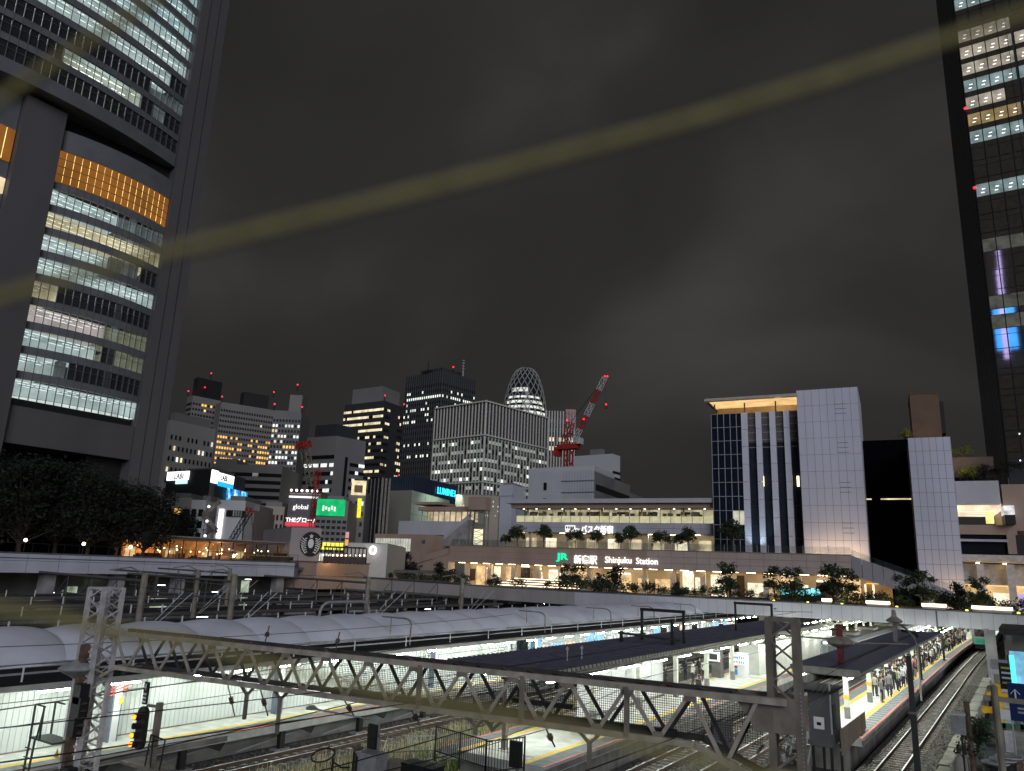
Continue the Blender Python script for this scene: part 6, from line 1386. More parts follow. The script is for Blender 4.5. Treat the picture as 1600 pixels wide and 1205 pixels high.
# green-lit block, blue glass band with lettering
t, L, C, R, zt = hirise('green_lit_block', 'olive block whose right wall glows pale green left of the terminal', (608,767), (644,766), (702,782), 195, mat('olive_facade', (.24,.23,.18), .8, var=.1, scale=.1))
P, Q = C+(C-R).normalized()*0, R; e2 = (Q-P).normalized(); nn = Vector((e2.y,-e2.x,0)); nn = -nn if nn.dot(P) > 0 else nn
for k in range(6):
    a, b = P.lerp(Q, k/6+.004), P.lerp(Q, (k+1)/6-.004)
    for j in range(3): za, zb_ = zt-9+3*j+.05, zt-6+3*j-.05; MB().hexa([Vector((a.x,a.y,0))+nn*.02+Z*za, Vector((b.x,b.y,0))+nn*.02+Z*za, Vector((b.x,b.y,0))+nn*.1+Z*za, Vector((a.x,a.y,0))+nn*.1+Z*za, Vector((a.x,a.y,0))+nn*.02+Z*zb_, Vector((b.x,b.y,0))+nn*.02+Z*zb_, Vector((b.x,b.y,0))+nn*.1+Z*zb_, Vector((a.x,a.y,0))+nn*.1+Z*zb_]).build('wall_panel', mat('pale_green_panel', (.50,.60,.50), .6, var=.06), t)
spot('wall_flood', tuple(P.lerp(Q, .5)+nn*9+Z*2), tuple(P.lerp(Q, .5)-Z*6), (.8,1,.82), 2600, 110, t)
t, L, C, R, zt = hirise('blue_glass_block', 'blue tinted glass block carrying glowing cyan letters', (609,745), (648,744), (714,759), 230, mat('blue_glass', (.03,.05,.085), .2, var=.2, scale=.1, spec=.7))
e2 = (R-C).normalized(); P = C.lerp(R, .50); w_ = (R-C).length*.42; ob = text('cyan_letters', 'LUMINE1', emit('cyan_sign', (.03,.62,1), 2.2), t, P+Vector((e2.y,-e2.x,0))*.4-Z*3.9, e2, Z, 3.0, .2, bold=.04); 
m = MB(); fins(m, C, R, zt-9, zt-.3, 16, .12, .15); fins(m, L, C, zt-40, zt-.3, 10, .12, .15); m.build('mullions', steel_black, t, kind='stuff')
t, L, C, R, zt = hirise('dark_glass_tower', 'narrow dark glass building right of the yellow vertical sign', (570,749), (598,747), (609,748), 185, mat('ink_glass', (.012,.016,.03), .15, spec=.7)); m = MB(); fins(m, L, C, 6, zt, 5, .15, .2); fins(m, C, R, 6, zt, 2, .5, .3); m.build('mullions', steel_paint, t, kind='stuff')
# ---- blocks round the advert screens
t, L, C, R, zt = hirise('advert_block', 'dark grey corner block carrying white lettered signs and a blue advert screen', (262,737), (331,733), (384,748), 205, wC)
e2 = (R-C).normalized(); n2 = Vector((e2.y,-e2.x,0)); e1 = (C-L).normalized(); n1 = Vector((e1.y,-e1.x,0)); wsg = emit('advert_white', (1,1,1), 1.9); cyb = emit('advert_cyan', (.02,.55,.95), 1.1)
def sq(t, nm, P, e, n, s0, s1, z0, z1, m_, o=.3): a, b = Vector((P.x,P.y,0))+e*s0, Vector((P.x,P.y,0))+e*s1; return MB().hexa([a+n*o+Z*z0, b+n*o+Z*z0, b+n*(o-.28)+Z*z0, a+n*(o-.28)+Z*z0, a+n*o+Z*z1, b+n*o+Z*z1, b+n*(o-.28)+Z*z1, a+n*(o-.28)+Z*z1]).build(nm, m_, t)
wl_ = (C-L).length; wr_ = (R-C).length
sq(t, 'white_sign', L, e1, n1, wl_*.02, wl_*.52, zt-2.6, zt-.2, wsg); sq(t, 'cyan_sign', L, e1, n1, wl_*.24, wl_*.5, zt-3.7, zt-2.65, emit('advert_pale_cyan', (.55,.85,1), 1.3))
sq(t, 'white_sign', C, e2, n2, 0, wr_*.17, zt-3.6, zt-.1, wsg); sq(t, 'white_sign', C, e2, n2, wr_*.2, wr_*.62, zt-2.7, zt-.4, wsg); sq(t, 'cyan_sign', C, e2, n2, wr_*.2, wr_*.62, zt-4.0, zt-2.75, cyb)
navy = mat('sign_ink', (.01,.012,.03), .5)
text('sign_letters', 'LABI', navy, t, Vector((C.x,C.y,zt-2.35))+e2*wr_*.23+n2*.36, e2, Z, 2.2, .08, bold=.03); text('sign_letters', 'LABI', navy, t, Vector((L.x,L.y,zt-2.3))+e1*wl_*.2+n1*.36, e1, Z, 2.2, .08, bold=.03)
scn = bpy.data.materials.new('advert_screen'); scn.use_nodes = True; nt_ = scn.node_tree; nt_.nodes.clear(); o_ = nt_.nodes.new('ShaderNodeOutputMaterial'); e_ = nt_.nodes.new('ShaderNodeEmission'); n_ = nt_.nodes.new('ShaderNodeTexNoise'); n_.inputs['Scale'].default_value = .38; n_.inputs['Detail'].default_value = 2; g_ = nt_.nodes.new('ShaderNodeNewGeometry'); rp_ = nt_.nodes.new('ShaderNodeValToRGB'); ee = rp_.color_ramp.elements; ee[0].position = .35; ee[0].color = (.01,.06,.35,1); ee[1].position = .66; ee[1].color = (.9,.85,.8,1); mid = ee.new(.5); mid.color = (.02,.45,.85,1)
nt_.links.new(g_.outputs['Position'], n_.inputs['Vector']); nt_.links.new(n_.outputs['Fac'], rp_.inputs['Fac']); nt_.links.new(rp_.outputs[0], e_.inputs['Color']); e_.inputs['Strength'].default_value = 1.3; nt_.links.new(e_.outputs[0], o_.inputs['Surface']); scn.cycles.emission_sampling = 'NONE'
sq(t, 'advert_screen', C, e2, n2, wr_*.42, wr_*1.02, zt-9.6, zt-4.1, scn, .9); sq(t, 'screen_frame', C, e2, n2, wr_*.42, wr_*1.0, zt-10.6, zt-10.25, steel_black, .6); sq(t, 'corner_pier', C, e2, n2, 0, wr_*.1, 0, zt-4, wD); sq(t, 'blue_lamp', L, e1, n1, wl_*.93, wl_*.99, zt-9.5, zt-7.5, lb_)
roofbox(t, L, C, R, zt, .3, .9, .2, .8, 1.5, wB)
def block(name, label, Lp, Cp, Rp, D, wall, cols, rows, litp, fw=.5, fh=.45, key=(1,2), top=1.5, cat='building', bot=.1, seed=0):
    t, L, C, R, zt = hirise(name, label, Lp, Cp, Rp, D, wall, cat); r_ = rnd(seed+33); m = MB(); z0 = max(7, zt*bot)
    if Rp: facegrid(m, C, R, z0, zt-top, cols, rows, fw, fh, lambda r, c: r_.choice(key) if r_.random() < litp else 0, .08)
    if Lp: facegrid(m, L, C, z0, zt-top, cols, rows, fw, fh, lambda r, c: r_.choice(key) if r_.random() < litp else 0, .08)
    m.build('windows', WM, t, kind='stuff'); roofbox(t, L, C, R, zt, .15, .7, .2, .7, 1.4, wB); return t, L, C, R, zt
block('balcony_house', 'small white balcony house with one orange room by the left tower', None, (246,776), (300,785), 170, wA, 4, 4, .12, .7, .4, (3,2), seed=1)
block('white_flat_house', 'white house with paired dark windows left of the spiral fire stair', None, (300,781), (322,783), 165, wW, 2, 5, .0, .7, .62, seed=2)
t, L, C, R, zt = block('light_column_house', 'white building with bright vertical light column', None, (341,781), (384,786), 168, wW, 3, 1, .0, .01, .01, seed=3)
e2 = (R-C).normalized(); n2 = Vector((e2.y,-e2.x,0)); wr_ = (R-C).length; sq(t, 'light_column', C, e2, n2, wr_*.1, wr_*.26, 8, zt-2, emit('light_column', (1,.9,1), 2.0)); sq(t, 'light_column', C, e2, n2, wr_*.0, wr_*.07, 8, zt-1.6, emit('light_column_lilac', (.75,.6,.95), .35)); sq(t, 'dark_band', C, e2, n2, wr_*.36, wr_*1.0, zt-3.6, zt-2.2, dkw)
for k in range(4): sq(t, 'lit_slot', C, e2, n2, wr_*(.6+.09*k), wr_*(.66+.09*k), zt-3.5, zt-2.3, ld, .34)
# fire stair
FSx = at(328, 815, 163); FS = thing('fire_stair', (FSx.x, FSx.y, 8), 'zigzag steel fire stair with small lamps on a white house', 'staircase')
ex = Vector((math.cos(YAW), math.sin(YAW), 0))
for k in range(4):
    z = 8.6+3.1*k; a, b = FSx-ex*1.7, FSx+ex*1.7; a, b = (a, b) if k % 2 else (b, a)
    MB().beam(Vector((a.x,a.y,z)), Vector((b.x,b.y,z+3.1)), .25, .9).build('flight', steel_paint, FS); MB().bb(FSx.x-1.9, FSx.y-.6, z, FSx.x+1.9, FSx.y+.6, z+.12).build('landing', steel_paint, FS); MB().ball((FSx.x+.4, FSx.y-1.0, z+1.8), .28, 8).build('stair_lamp', emit('stair_white', (.95,1,1), 2.5), FS)
for s_ in (-1.9, 1.9): MB().beam((FSx.x+s_, FSx.y, 8), (FSx.x+s_, FSx.y, 21.6), .15).build('stair_post', steel_light, FS)
block('grey_slab_house', 'plain grey slab house right of the small crane', None, (385,797), (398,798), 160, wD, 2, 4, .0, .1, .1, seed=4)
block('beige_flat_house', 'beige block of flats with small grid windows left of the dark billboard', None, (398,790), (445,795), 175, wE, 7, 6, .15, .5, .6, (4,1), seed=5)
t, L, C, R, zt = block('billboard_house', 'pink house under a dark billboard with white lamps', None, (453,770), (501,773), 172, mat('pink_facade', (.42,.27,.22), .8), 1, 1, 0, .01, .01, seed=6)
e2 = (R-C).normalized(); n2 = Vector((e2.y,-e2.x,0)); wr_ = (R-C).length
sq(t, 'dark_billboard', C, e2, n2, 0, wr_*.98, zt-6.2, zt-.2, mat('billboard_grey', (.13,.12,.13), .6)); sq(t, 'red_strip', C, e2, n2, -.3, wr_*.9, zt-7.4, zt-6.6, emit('red_strip', (1,.08,.14), .8)); sq(t, 'green_window', C, e2, n2, wr_*.12, wr_*.8, zt-10, zt-8.6, mat('green_window', (.08,.13,.1), .3))
P = Vector((C.x, C.y, 0)); text('white_letters', 'global', sg, t, P+e2*wr_*.16+n2*.42+Z*(zt-3.6), e2, Z, 1.5, .06); text('white_letters', 'THEグローバル', sg, t, P+e2*(-.2)+n2*.42+Z*(zt-6.5), e2, Z, 1.25, .06, bold=.03)
for k in range(2): MB().lathe((0,0,0), [(.5,0),(.5,.1)], 4); rg_ = [P+e2*(wr_*.84)+n2*.4+Z*(zt-2.3-1.8*k)+e2*(.6*math.cos(a))+Z*(.6*math.sin(a)) for a in [2*math.pi*q/16 for q in range(14)]]; MB().path(rg_, .11, 4).build('ring_mark', steel_light, t)
for k in range(6): q = P+e2*(wr_*(.08+.17*k))+n2*1.0+Z*(zt+.5); MB().ball(tuple(q), .26, 8).build('billboard_lamp', emit('lamp_white', (1,1,.95), 5), t)
sq(t, 'lamp_rail', C, e2, n2, 0, wr_*.95, zt-1.1, zt-.7, emit('lamp_rail_white', (1,1,1), 1.4), .4)
t, L, C, R, zt = block('green_billboard_house', 'grey house with a glowing green billboard and lit sign rows', None, (496,781), (545,786), 166, wD, 6, 9, .0, .7, .5, (1,), seed=7, top=4)
e2 = (R-C).normalized(); n2 = Vector((e2.y,-e2.x,0)); wr_ = (R-C).length; sq(t, 'green_billboard', C, e2, n2, wr_*.02, wr_*.9, zt-3.4, zt+.2, emit('billboard_green', (.02,.75,.25), .75, var=.35, scale=.4), .5)
for k in range(5): sq(t, 'pale_stroke', C, e2, n2, wr_*(.2+.09*k), wr_*(.26+.09*k), zt-2.4+.3*(k % 2), zt-1.2-.2*(k % 3), emit('pale_green', (.8,1,.8), 1.1), .56)
for r, (zz, mm) in enumerate(((zt-10.6, emit('row_yellow', (1,.95,.12), 1.1, var=.4, scale=1.2)), (zt-13, emit('row_white', (1,1,.9), .9, var=.5, scale=1.2)), (zt-15.2, emit('row_white', (1,1,.9), .9, var=.5, scale=1.2)))):
    for k in range(7): sq(t, 'sign_panel', C, e2, n2, wr_*(.03+.135*k), wr_*(.135+.135*k), zz, zz+1.5, mm)
for k in range(6): sq(t, 'hanging_sign', C, e2, n2, wr_*1.0, wr_*1.1, zt-8-1.6*k, zt-6.7-1.6*k, (emit('sign_pink', (1,.5,.5), .7), emit('sign_orange', (1,.5,.15), .9), ld)[k % 3], .5)
t, L, C, R, zt = block('cream_sign_house', 'dark house with square cream sign and yellow vertical sign', None, (545,768), (572,770), 178, wB, 3, 7, .1, .4, .4, seed=8)
e2 = (R-C).normalized(); n2 = Vector((e2.y,-e2.x,0)); wr_ = (R-C).length; sq(t, 'cream_sign', C, e2, n2, wr_*.15, wr_*.98, zt-.8, zt+2.6, emit('sign_cream', (1,.82,.5), .95, var=.3, scale=1)); sq(t, 'sign_emblem', C, e2, n2, wr_*.32, wr_*.8, zt-.2, zt+1.5, mat('sign_brown', (.3,.18,.1), .6), .36); sq(t, 'yellow_sign', C, e2, n2, wr_*.58, wr_*.8, zt-6, zt-1.6, emit('sign_yellow', (1,.85,.05), 1.2, var=.3, scale=2), .5)
# ---- cranes
def lattice(mb, p, q, w, n):
    p, q = Vector(p), Vector(q); d = (q-p).normalized(); a = d.cross(Vector((0,1,.01))).normalized()*w/2; b = d.cross(a).normalized()*w/2
    cs = [a+b, a-b, -a-b, -a+b]
    for c in cs: mb.beam(p+c, q+c, w*.13)
    for k in range(n):
        for f in range(4):
            u, v = cs[f], cs[(f+1) % 4]; mb.beam(p.lerp(q, k/n)+(u if k % 2 else v), p.lerp(q, (k+1)/n)+(v if k % 2 else u), w*.09)
cr_red = mat('crane_red', (.40,.03,.02), .5, var=.15); cr_wh = mat('crane_white', (.62,.60,.58), .5)
CR = thing('tower_crane', tuple(at(888, 740, 290)), 'red and white tower crane with raised jib and red lamps', 'crane')
b0_, b1_ = at(897, 690, 290), at(945, 590, 290)
for k in range(5):
    m = MB(); lattice(m, b0_.lerp(b1_, k/5), b0_.lerp(b1_, (k+1)/5), 1.5, 4); m.build('jib_section', (cr_wh, cr_red)[k % 2], CR)
m = MB(); p_ = at(888, 762, 290); q_ = at(889, 700, 290); lattice(m, (p_.x,p_.y,0), (p_.x,p_.y,q_.z), 2.4, 16); m.build('crane_mast', cr_red, CR)
MB().bb(p_.x-4.5, p_.y-2, q_.z, p_.x+4, p_.y+2, q_.z+1.8).build('slewing_deck', cr_red, CR); MB().bb(p_.x+2.5, p_.y-1.5, q_.z+1.8, p_.x+5.5, p_.y+1.5, q_.z+4.2).build('cab', cr_wh, CR)
m = MB(); lattice(m, (p_.x-2, p_.y, q_.z+1.8), (p_.x+.5, p_.y, at(889, 655, 290).z), 2.2, 6); m.build('a_frame', cr_red, CR)
MB().beam((p_.x+.5, p_.y, at(889, 655, 290).z), tuple(b1_), .15).build('luffing_rope', steel_black, CR); MB().bb(p_.x-6, p_.y-1.6, q_.z-2.5, p_.x-4, p_.y+1.6, q_.z+1).build('counterweight', cr_red, CR)
for p in (tuple(b1_+Z*.5), tuple(b1_+Z*.5+ex*1.0), tuple(at(886, 657, 288)), tuple(at(912, 655, 289)), tuple(at(947, 632, 289))): MB().ball(p, .34, 8).build('red_lamp', red_e, CR)
MB().tube(tuple(b1_), tuple(at(947, 632, 289)), .06, 4).build('hoist_rope', steel_black, CR); MB().bb(*(at(947, 634, 289)-Vector((.5,.5,1))), *(at(947, 634, 289)+Vector((.5,.5,0)))).build('hook_block', cr_red, CR)
for i, (pa, pb, D, lab) in enumerate((((487,760),(474,690),190,'grey lattice crane jib with red head before the banded building'), ((362,845),(392,795),140,'small dark mobile crane boom with red tip on the terrace'), ((487,825),(497,735),170,'thin red crane boom in front of the dark billboard'))):
    t = thing('crane_boom', tuple(at(*pa, D)), lab, 'crane', 'crane booms over the low town'); m = MB(); p, q = at(*pa, D), at(*pb, D); lattice(m, p, p.lerp(q, .86), (1.3,.7,.7)[i]*1.2, 12); m.build('boom', (steel_paint, steel_black, cr_red)[i], t)
    m = MB(); lattice(m, p.lerp(q, .86), q, (2.4,1.0,.9)[i], 3); m.build('boom_head', cr_red, t); MB().beam(p, Vector((p.x, p.y, 6)), .8 if i else 1.2).build('boom_foot', steel_black, t)
    MB().beam(q, q-Z*((q.z-p.z)*.8)+ex*1.0, .08).build('hoist_rope', steel_black, t)
# ================================================================== TERRACE BUILDINGS ON THE LEFT DECK
def glow_bulbs(t, pts, r=.11, m_=None):
    for p in pts: MB().ball(p, r, 6).build('bulb', m_ or emit('bulb_warm', (1,.72,.35), 9), t)
RS = thing('terrace_restaurant', (-106, 75, 8.1), 'long low restaurant with orange lamps and flat roof on the left deck', 'restaurant')
y0_, y1_ = atx(238, 850, -105).y, atx(440, 865, -105).y; zr = 11.5
MB().bb(-116, y0_, zr, -103.6, y1_, zr+.35).build('flat_roof', mat('roof_brown', (.16,.12,.1), .7), RS); MB().bb(-103.58, y0_, zr+.36, -103.4, y1_, zr+.5).build('roof_lip', steel_light, RS)
MB().bb(-113, y0_, 8.1, -112.7, y1_, zr).build('back_wall', mat('wood_wall', (.55,.34,.18), .7, scale=.8, var=.3), RS)
k = 0; y = y0_+.5
while y < y1_-1:
    MB().bb(-105.0, y-.06, 8.1, -104.88, y+.06, zr).build('post', steel_black, RS); MB().bb(-104.99, y+.1, 8.15, -104.96, y+2.1, zr-.1).build('glass_pane', clearglass, RS)
    if k % 3 == 0: MB().bb(-112.69, y, 8.3, -112.6, y+1.6, 10.2).build('lit_shelf', shopw[0], RS)
    if k % 5 == 1: point('room_lamp', (-108.5, y, 10.3), (1,.52,.2), 700, .2, RS)
    y += 2.2; k += 1
rr = random.Random(2)
glow_bulbs(RS, [(-105.5-rr.random()*5, y0_+1+(y1_-y0_-2)*q/27, 9.6+rr.random()*1.0) for q in range(28)])
m = MB()
for q in range(40): yy = y0_+(y1_-y0_)*rr.random(); m.bb(-111+rr.random()*5, yy, 8.1, -110.8+rr.random()*5, yy+.25, 8.9+rr.random()*.7)
m.build('tables_and_guests', mat('dim_brown', (.1,.06,.04), .8), RS, kind='stuff')
# coffee shop block with round emblem
t, L, C, R, zt = hirise('coffee_shop', 'plain pale coffee shop block with round black and white emblem', (412,829), (456,824.5), (503,826), 125, mat('plaster_grey', (.36,.32,.31), .8, var=.06, scale=.3))
e2 = (R-C).normalized(); n2 = Vector((e2.y,-e2.x,0)); cen = at(487.5, 850.5, 124.2); wv = (cen-C).dot(e2)
def disc(nm, m_, c, rx, rz, o, a0=0, a1=2*math.pi, n=28, th=.06):
    pts = [c+e2*(rx*math.cos(a0+(a1-a0)*k/n))+Z*(rz*math.sin(a0+(a1-a0)*k/n)) for k in range(n)]; mb = MB(); mb.add([p+n2*(o+th) for p in pts]+[p+n2*o for p in pts], [tuple(range(n))]+[(i, (i+1) % n, (i+1) % n+n, i+n) for i in range(n)]); return mb.build(nm, m_, t)
cc_ = Vector((C.x, C.y, cen.z))+e2*wv; R0 = 2.0
disc('emblem_disc', steel_black, cc_, R0*.95, R0, .05); 
for k in range(7):
    z = -1.35+.36*k; w_ = math.sqrt(max(.05, R0*R0*.8-z*z))
    for s_ in (-1, 1):
        pts = [cc_+e2*(s_*(w_*.45+w_*.5*q/5))+Z*(z+.16*math.sin(q*1.6))+n2*.16 for q in range(6)]; MB().path(pts, .075, 4).build('emblem_wave', white_paint, t)
disc('emblem_face', white_paint, cc_+Z*.1, .5, .75, .13, th=.03); 
st_ = [cc_+Z*1.25+e2*((.45 if k % 2 == 0 else .18)*math.cos(math.pi/2+k*math.pi/5))+Z*((.45 if k % 2 == 0 else .18)*math.sin(math.pi/2+k*math.pi/5))+n2*.16 for k in range(10)]; MB().quad(*st_).build('emblem_star', white_paint, t)
roofbox(t, L, C, R, zt, .02, .98, .02, .98, .15, steel_paint); sq(t, 'dark_door', L, (C-L).normalized(), Vector(((C-L).normalized().y, -(C-L).normalized().x, 0)), (C-L).length*.55, (C-L).length*.95, 8, 10.2, steel_black, .3)
t, L, C, R, zt = hirise('ring_sign_wall', 'pale wall with a glowing white ring sign right of the terrace cafe', None, (545,848), (606,851), 130, mat('plaster_white', (.5,.49,.47), .8, var=.06))
e2 = (R-C).normalized(); n2 = Vector((e2.y,-e2.x,0)); cq = at(583, 860, 129.5)
pts = [Vector((cq.x,cq.y,cq.z))+n2*.3+e2*(.5*math.cos(a))+Z*(.62*math.sin(a)) for a in [2*math.pi*k/16 for k in range(17)]]; MB().path(pts, .17, 6).build('ring_sign', emit('ring_white', (1,1,1), 2.6), t); roofbox(t, L, C, R, zt, .02, .98, .02, .9, .12, steel_paint)
point('ring_glow', tuple(cq+n2*1.2), (1,1,1), 8, .3, t)
CF = thing('terrace_cafe', (-100, 96, 8.9), 'open terrace cafe with dark posts and string lights between the decks', 'cafe')
for k in range(12): p = at(505+6*k, 886, 118); MB().beam((p.x,p.y,8.9), (p.x,p.y,11.4), .12).build('post', steel_black, CF)
pa, pb = at(505, 870, 118), at(571, 873, 118); MB().beam((pa.x,pa.y,11.4), (pb.x,pb.y,11.4), .25).build('beam', steel_black, CF); MB().hexa([(pa.x,pa.y,9.0),(pb.x,pb.y,9.0),(pb.x-.05,pb.y+.1,9.0),(pa.x-.05,pa.y+.1,9.0),(pa.x,pa.y,10.0),(pb.x,pb.y,10.0),(pb.x-.05,pb.y+.1,10.0),(pa.x-.05,pa.y+.1,10.0)]).build('screen_board', mat('dark_wood', (.09,.06,.05), .8), CF)
glow_bulbs(CF, [tuple(at(506+7*k, 868+4*((k*3) % 3), 119)) for k in range(10)]); point('cafe_lamp', tuple(at(520, 874, 121)), (1,.6,.3), 120, .2, CF); point('cafe_lamp', tuple(at(555, 876, 121)), (1,.75,.3), 120, .2, CF)
SV = thing('service_signs', (-112, 100, 8.1), 'row of small dark huts along the end of the left deck', 'hut')
p = at(425, 876, 125); MB().bb(p.x-5, p.y, 8.1, p.x+4, p.y+3, 9.6).build('hut_body', steel_black, SV); MB().bb(p.x-5.2, p.y-.2, 9.61, p.x+4.2, p.y+3.2, 9.75).build('hut_roof', steel_paint, SV)
for i, (px, py) in enumerate(((40,844),(131,850),(204,855))):                # street lamps in front of the dark trees
    p = at(px, py, 100); t = thing('street_lamp', (p.x, p.y, 8.1), ('warm street lamp under the dark trees at far left', 'warm street lamp under the middle of the dark trees', 'warm street lamp at the right end of the dark trees')[i], 'street lamp', 'street lamps on the left deck')
    MB().tube((p.x,p.y,8.1), (p.x,p.y,p.z-.15), .05, 7).build('lamp_post', steel_black, t); MB().ball(tuple(p), .22, 8).build('globe', emit('globe_warm', (1,.7,.35), 12), t); point('lamp_light', tuple(p), (1,.65,.3), 25, .22, t)
# ================================================================== TREES AND SHRUBS
leaf_d = mat('shaded_leaf', (.010,.013,.007), .75, scale=3, var=.5); leaf_m = mat('mid_leaf', (.035,.055,.02), .75, scale=3, var=.5); leaf_y = mat('lamp_lit_leaf', (.13,.14,.03), .75, scale=3, var=.4); bark = mat('bark', (.06,.045,.035), .9, scale=5, var=.3)  # missing light put into the darkest leaf colour, lamp light into the brightest
def leaves(mb, c, r, n, size, rg):
    for k in range(n):
        d = Vector((rg.gauss(0,1), rg.gauss(0,1), rg.gauss(0,1))).normalized()*(r*rg.random()**.45); p = Vector(c)+Vector((d.x, d.y, d.z*.75))
        a = Vector((rg.gauss(0,1), rg.gauss(0,1), rg.gauss(0,.7))).normalized(); b = a.cross(Vector((rg.gauss(0,1), rg.gauss(0,1), rg.gauss(0,1)))).normalized(); s = size*rg.uniform(.6,1.3)
        mb.quad(p-a*s, p+b*s*.45, p+a*s, p-b*s*.45)
def tree(name, label, h, spread, nclump, nleaf, size, lm, seed, stem=.35, trunk_r=.09, cat='tree', grp=None):
    rg = random.Random(seed); t = thing(name, (0,0,0), label, cat, grp); tr = MB(); cr = MB()
    tr.tube((0,0,0), (.04*h*rg.uniform(-1,1), 0, h*stem), trunk_r, 7, trunk_r*.7)
    for k in range(nclump):
        a = rg.random()*6.28; rad = spread*math.sqrt(rg.random())*.8; z = h*(stem+(1-stem)*rg.uniform(.1,.88)); k_ = 1-.55*max(0, (z/h-.6)/.4); c = (rad*math.cos(a)*k_, rad*math.sin(a)*k_, z)
        tr.tube((0,0,h*stem*rg.uniform(.6,1)), c, trunk_r*.35, 5, trunk_r*.12); leaves(cr, c, spread*rg.uniform(.28,.46), nleaf, size, rg)
    tr.build('trunk', bark, t); cr.build('crown', lm, t); return t
def put(src, used, p, label, s, rz):
    if not used[0]: used[0] = True; src.location = p; src.rotation_euler = (0,0,rz); src['label'] = label; src.scale = (s,)*3; return src
    return copy_tree(src, p, rz, label, None, s)
# big dark trees before the left tower
TA = tree('dark_tree', '', 11, 5.0, 46, 170, .22, leaf_d, 3, .2, .25, grp='dark trees before the left tower'); TB = tree('dark_tree', '', 10, 4.4, 40, 170, .22, leaf_d, 8, .2, .22, grp='dark trees before the left tower'); ua, ub = [False], [False]
for i, (px, D, s, lab) in enumerate(((-30,108,1.3,'dark tree cut by the left edge of the picture'), (30,104,1.25,'tall dark tree near the left edge below the office tower'), (85,110,1.2,'dark tree between the first two warm street lamps'), (135,106,1.1,'dark tree above the middle street lamp'), (180,112,1.0,'dark tree left of the restaurant roof'), (225,108,.95,'rightmost dark tree of the row beside the restaurant'), (272,160,.9,'dark round tree in front of the white balcony house'))):
    p = at(px, 862, D); put((TA, TB)[i % 2], (ua, ub)[i % 2], (p.x, p.y, 8.1), lab, s*(1.12 if i < 6 else 1.15), i*1.3)
# terrace trees
TC = tree('terrace_tree', '', 4.0, 1.9, 22, 75, .17, leaf_m, 12, .38, .07, grp='young trees on the station terrace'); TD = tree('terrace_tree', '', 3.8, 1.7, 18, 65, .17, leaf_m, 15, .42, .06, grp='young trees on the station terrace'); uc, ud = [False], [False]
for i, (px, s, lab) in enumerate(((808,.95,'leafy terrace tree left of the white bus emblem'), (849,1.0,'round terrace tree just left of the bus emblem'), (899,.85,'thin terrace tree under the bus emblem'), (933,.8,'terrace tree covering the terminal lettering'), (966,.7,'small terrace tree right of the terminal lettering'), (986,1.0,'full terrace tree right of the terminal lettering'), (1033,.8,'slender terrace tree near the standing person'), (1058,.65,'smallest terrace tree before the pale hall wall'), (1075,.95,'round terrace tree right of the standing person'), (1144,1.25,'large terrace tree before the dark glass corner'), (790,.55,'low terrace tree beside the lift tower'))):
    s_, _z = pls(px, 852, 3); put((TC, TD)[i % 2], (uc, ud)[i % 2], tuple(S(s_, 3, ZF1)), lab, s*1.28, i*.9)
# promenade trees and shrubs
TE = tree('promenade_tree', '', 4.6, 1.9, 18, 70, .17, leaf_m, 23, .3, .07, grp='trees on the promenade'); TF = tree('promenade_tree', '', 3.4, 1.9, 18, 70, .16, leaf_d, 27, .12, .06, grp='trees on the promenade'); ue, uf = [False], [False]
labs = ('promenade tree before the green emblem', 'promenade tree under the station name', 'tall promenade tree below the latin station name', 'bush tree right of the tall promenade tree', 'round bush before the lit shop doors', 'wide spreading promenade tree right of the lettering', 'promenade tree left of the cyan bench lights', 'promenade tree above the cyan lights', 'promenade tree right of the cyan lights', 'thick promenade tree by the ramp', 'promenade tree below the ramp', 'promenade tree at the foot of the white slab', 'broad dark tree at the foot of the lit arcade', 'promenade tree before the arcade column', 'dark tree at the left end of the promenade', 'big dark tree below the curtain pavilion', 'promenade tree near the left stairs', 'low tree at the broad steps')
for i, (px, o, s) in enumerate(((885,-18,.8),(905,-20,.8),(957,-24,1.1),(935,-20,.7),(1060,-26,.6),(1135,-28,.95),(1210,-24,.9),(1240,-22,.9),(1300,-24,1.0),(1322,-26,.9),(1410,-28,.8),(1440,-30,.9),(1490,-30,.95),(1530,-32,.8),(600,-8,1.2),(632,-10,1.4),(690,-14,1.0),(775,-16,.6))):
    s_, _z = pls(px, 905, o); p = S(s_, o, 5.4); put((TE, TF)[(i in (2,3,4,12)) or i > 13], (ue, uf)[(i in (2,3,4,12)) or i > 13], tuple(p), labs[i], s*1.35, i*1.1)
BED = thing('planting_bed', tuple(S(40, -31, 5.36)), 'long raised planting bed behind the cross deck parapet', 'planter'); sbox(MB(), pls(575,915,-31)[0], pls(1640,945,-31)[0], -34.0, -26.5, 5.36, 6.1).build('bed_wall', concrete, BED); sbox(MB(), pls(575,915,-31)[0]+.2, pls(1640,945,-31)[0]-.2, -33.8, -26.7, 6.102, 6.16).build('bed_soil', soil, BED)
sh0 = None; rg = random.Random(31)
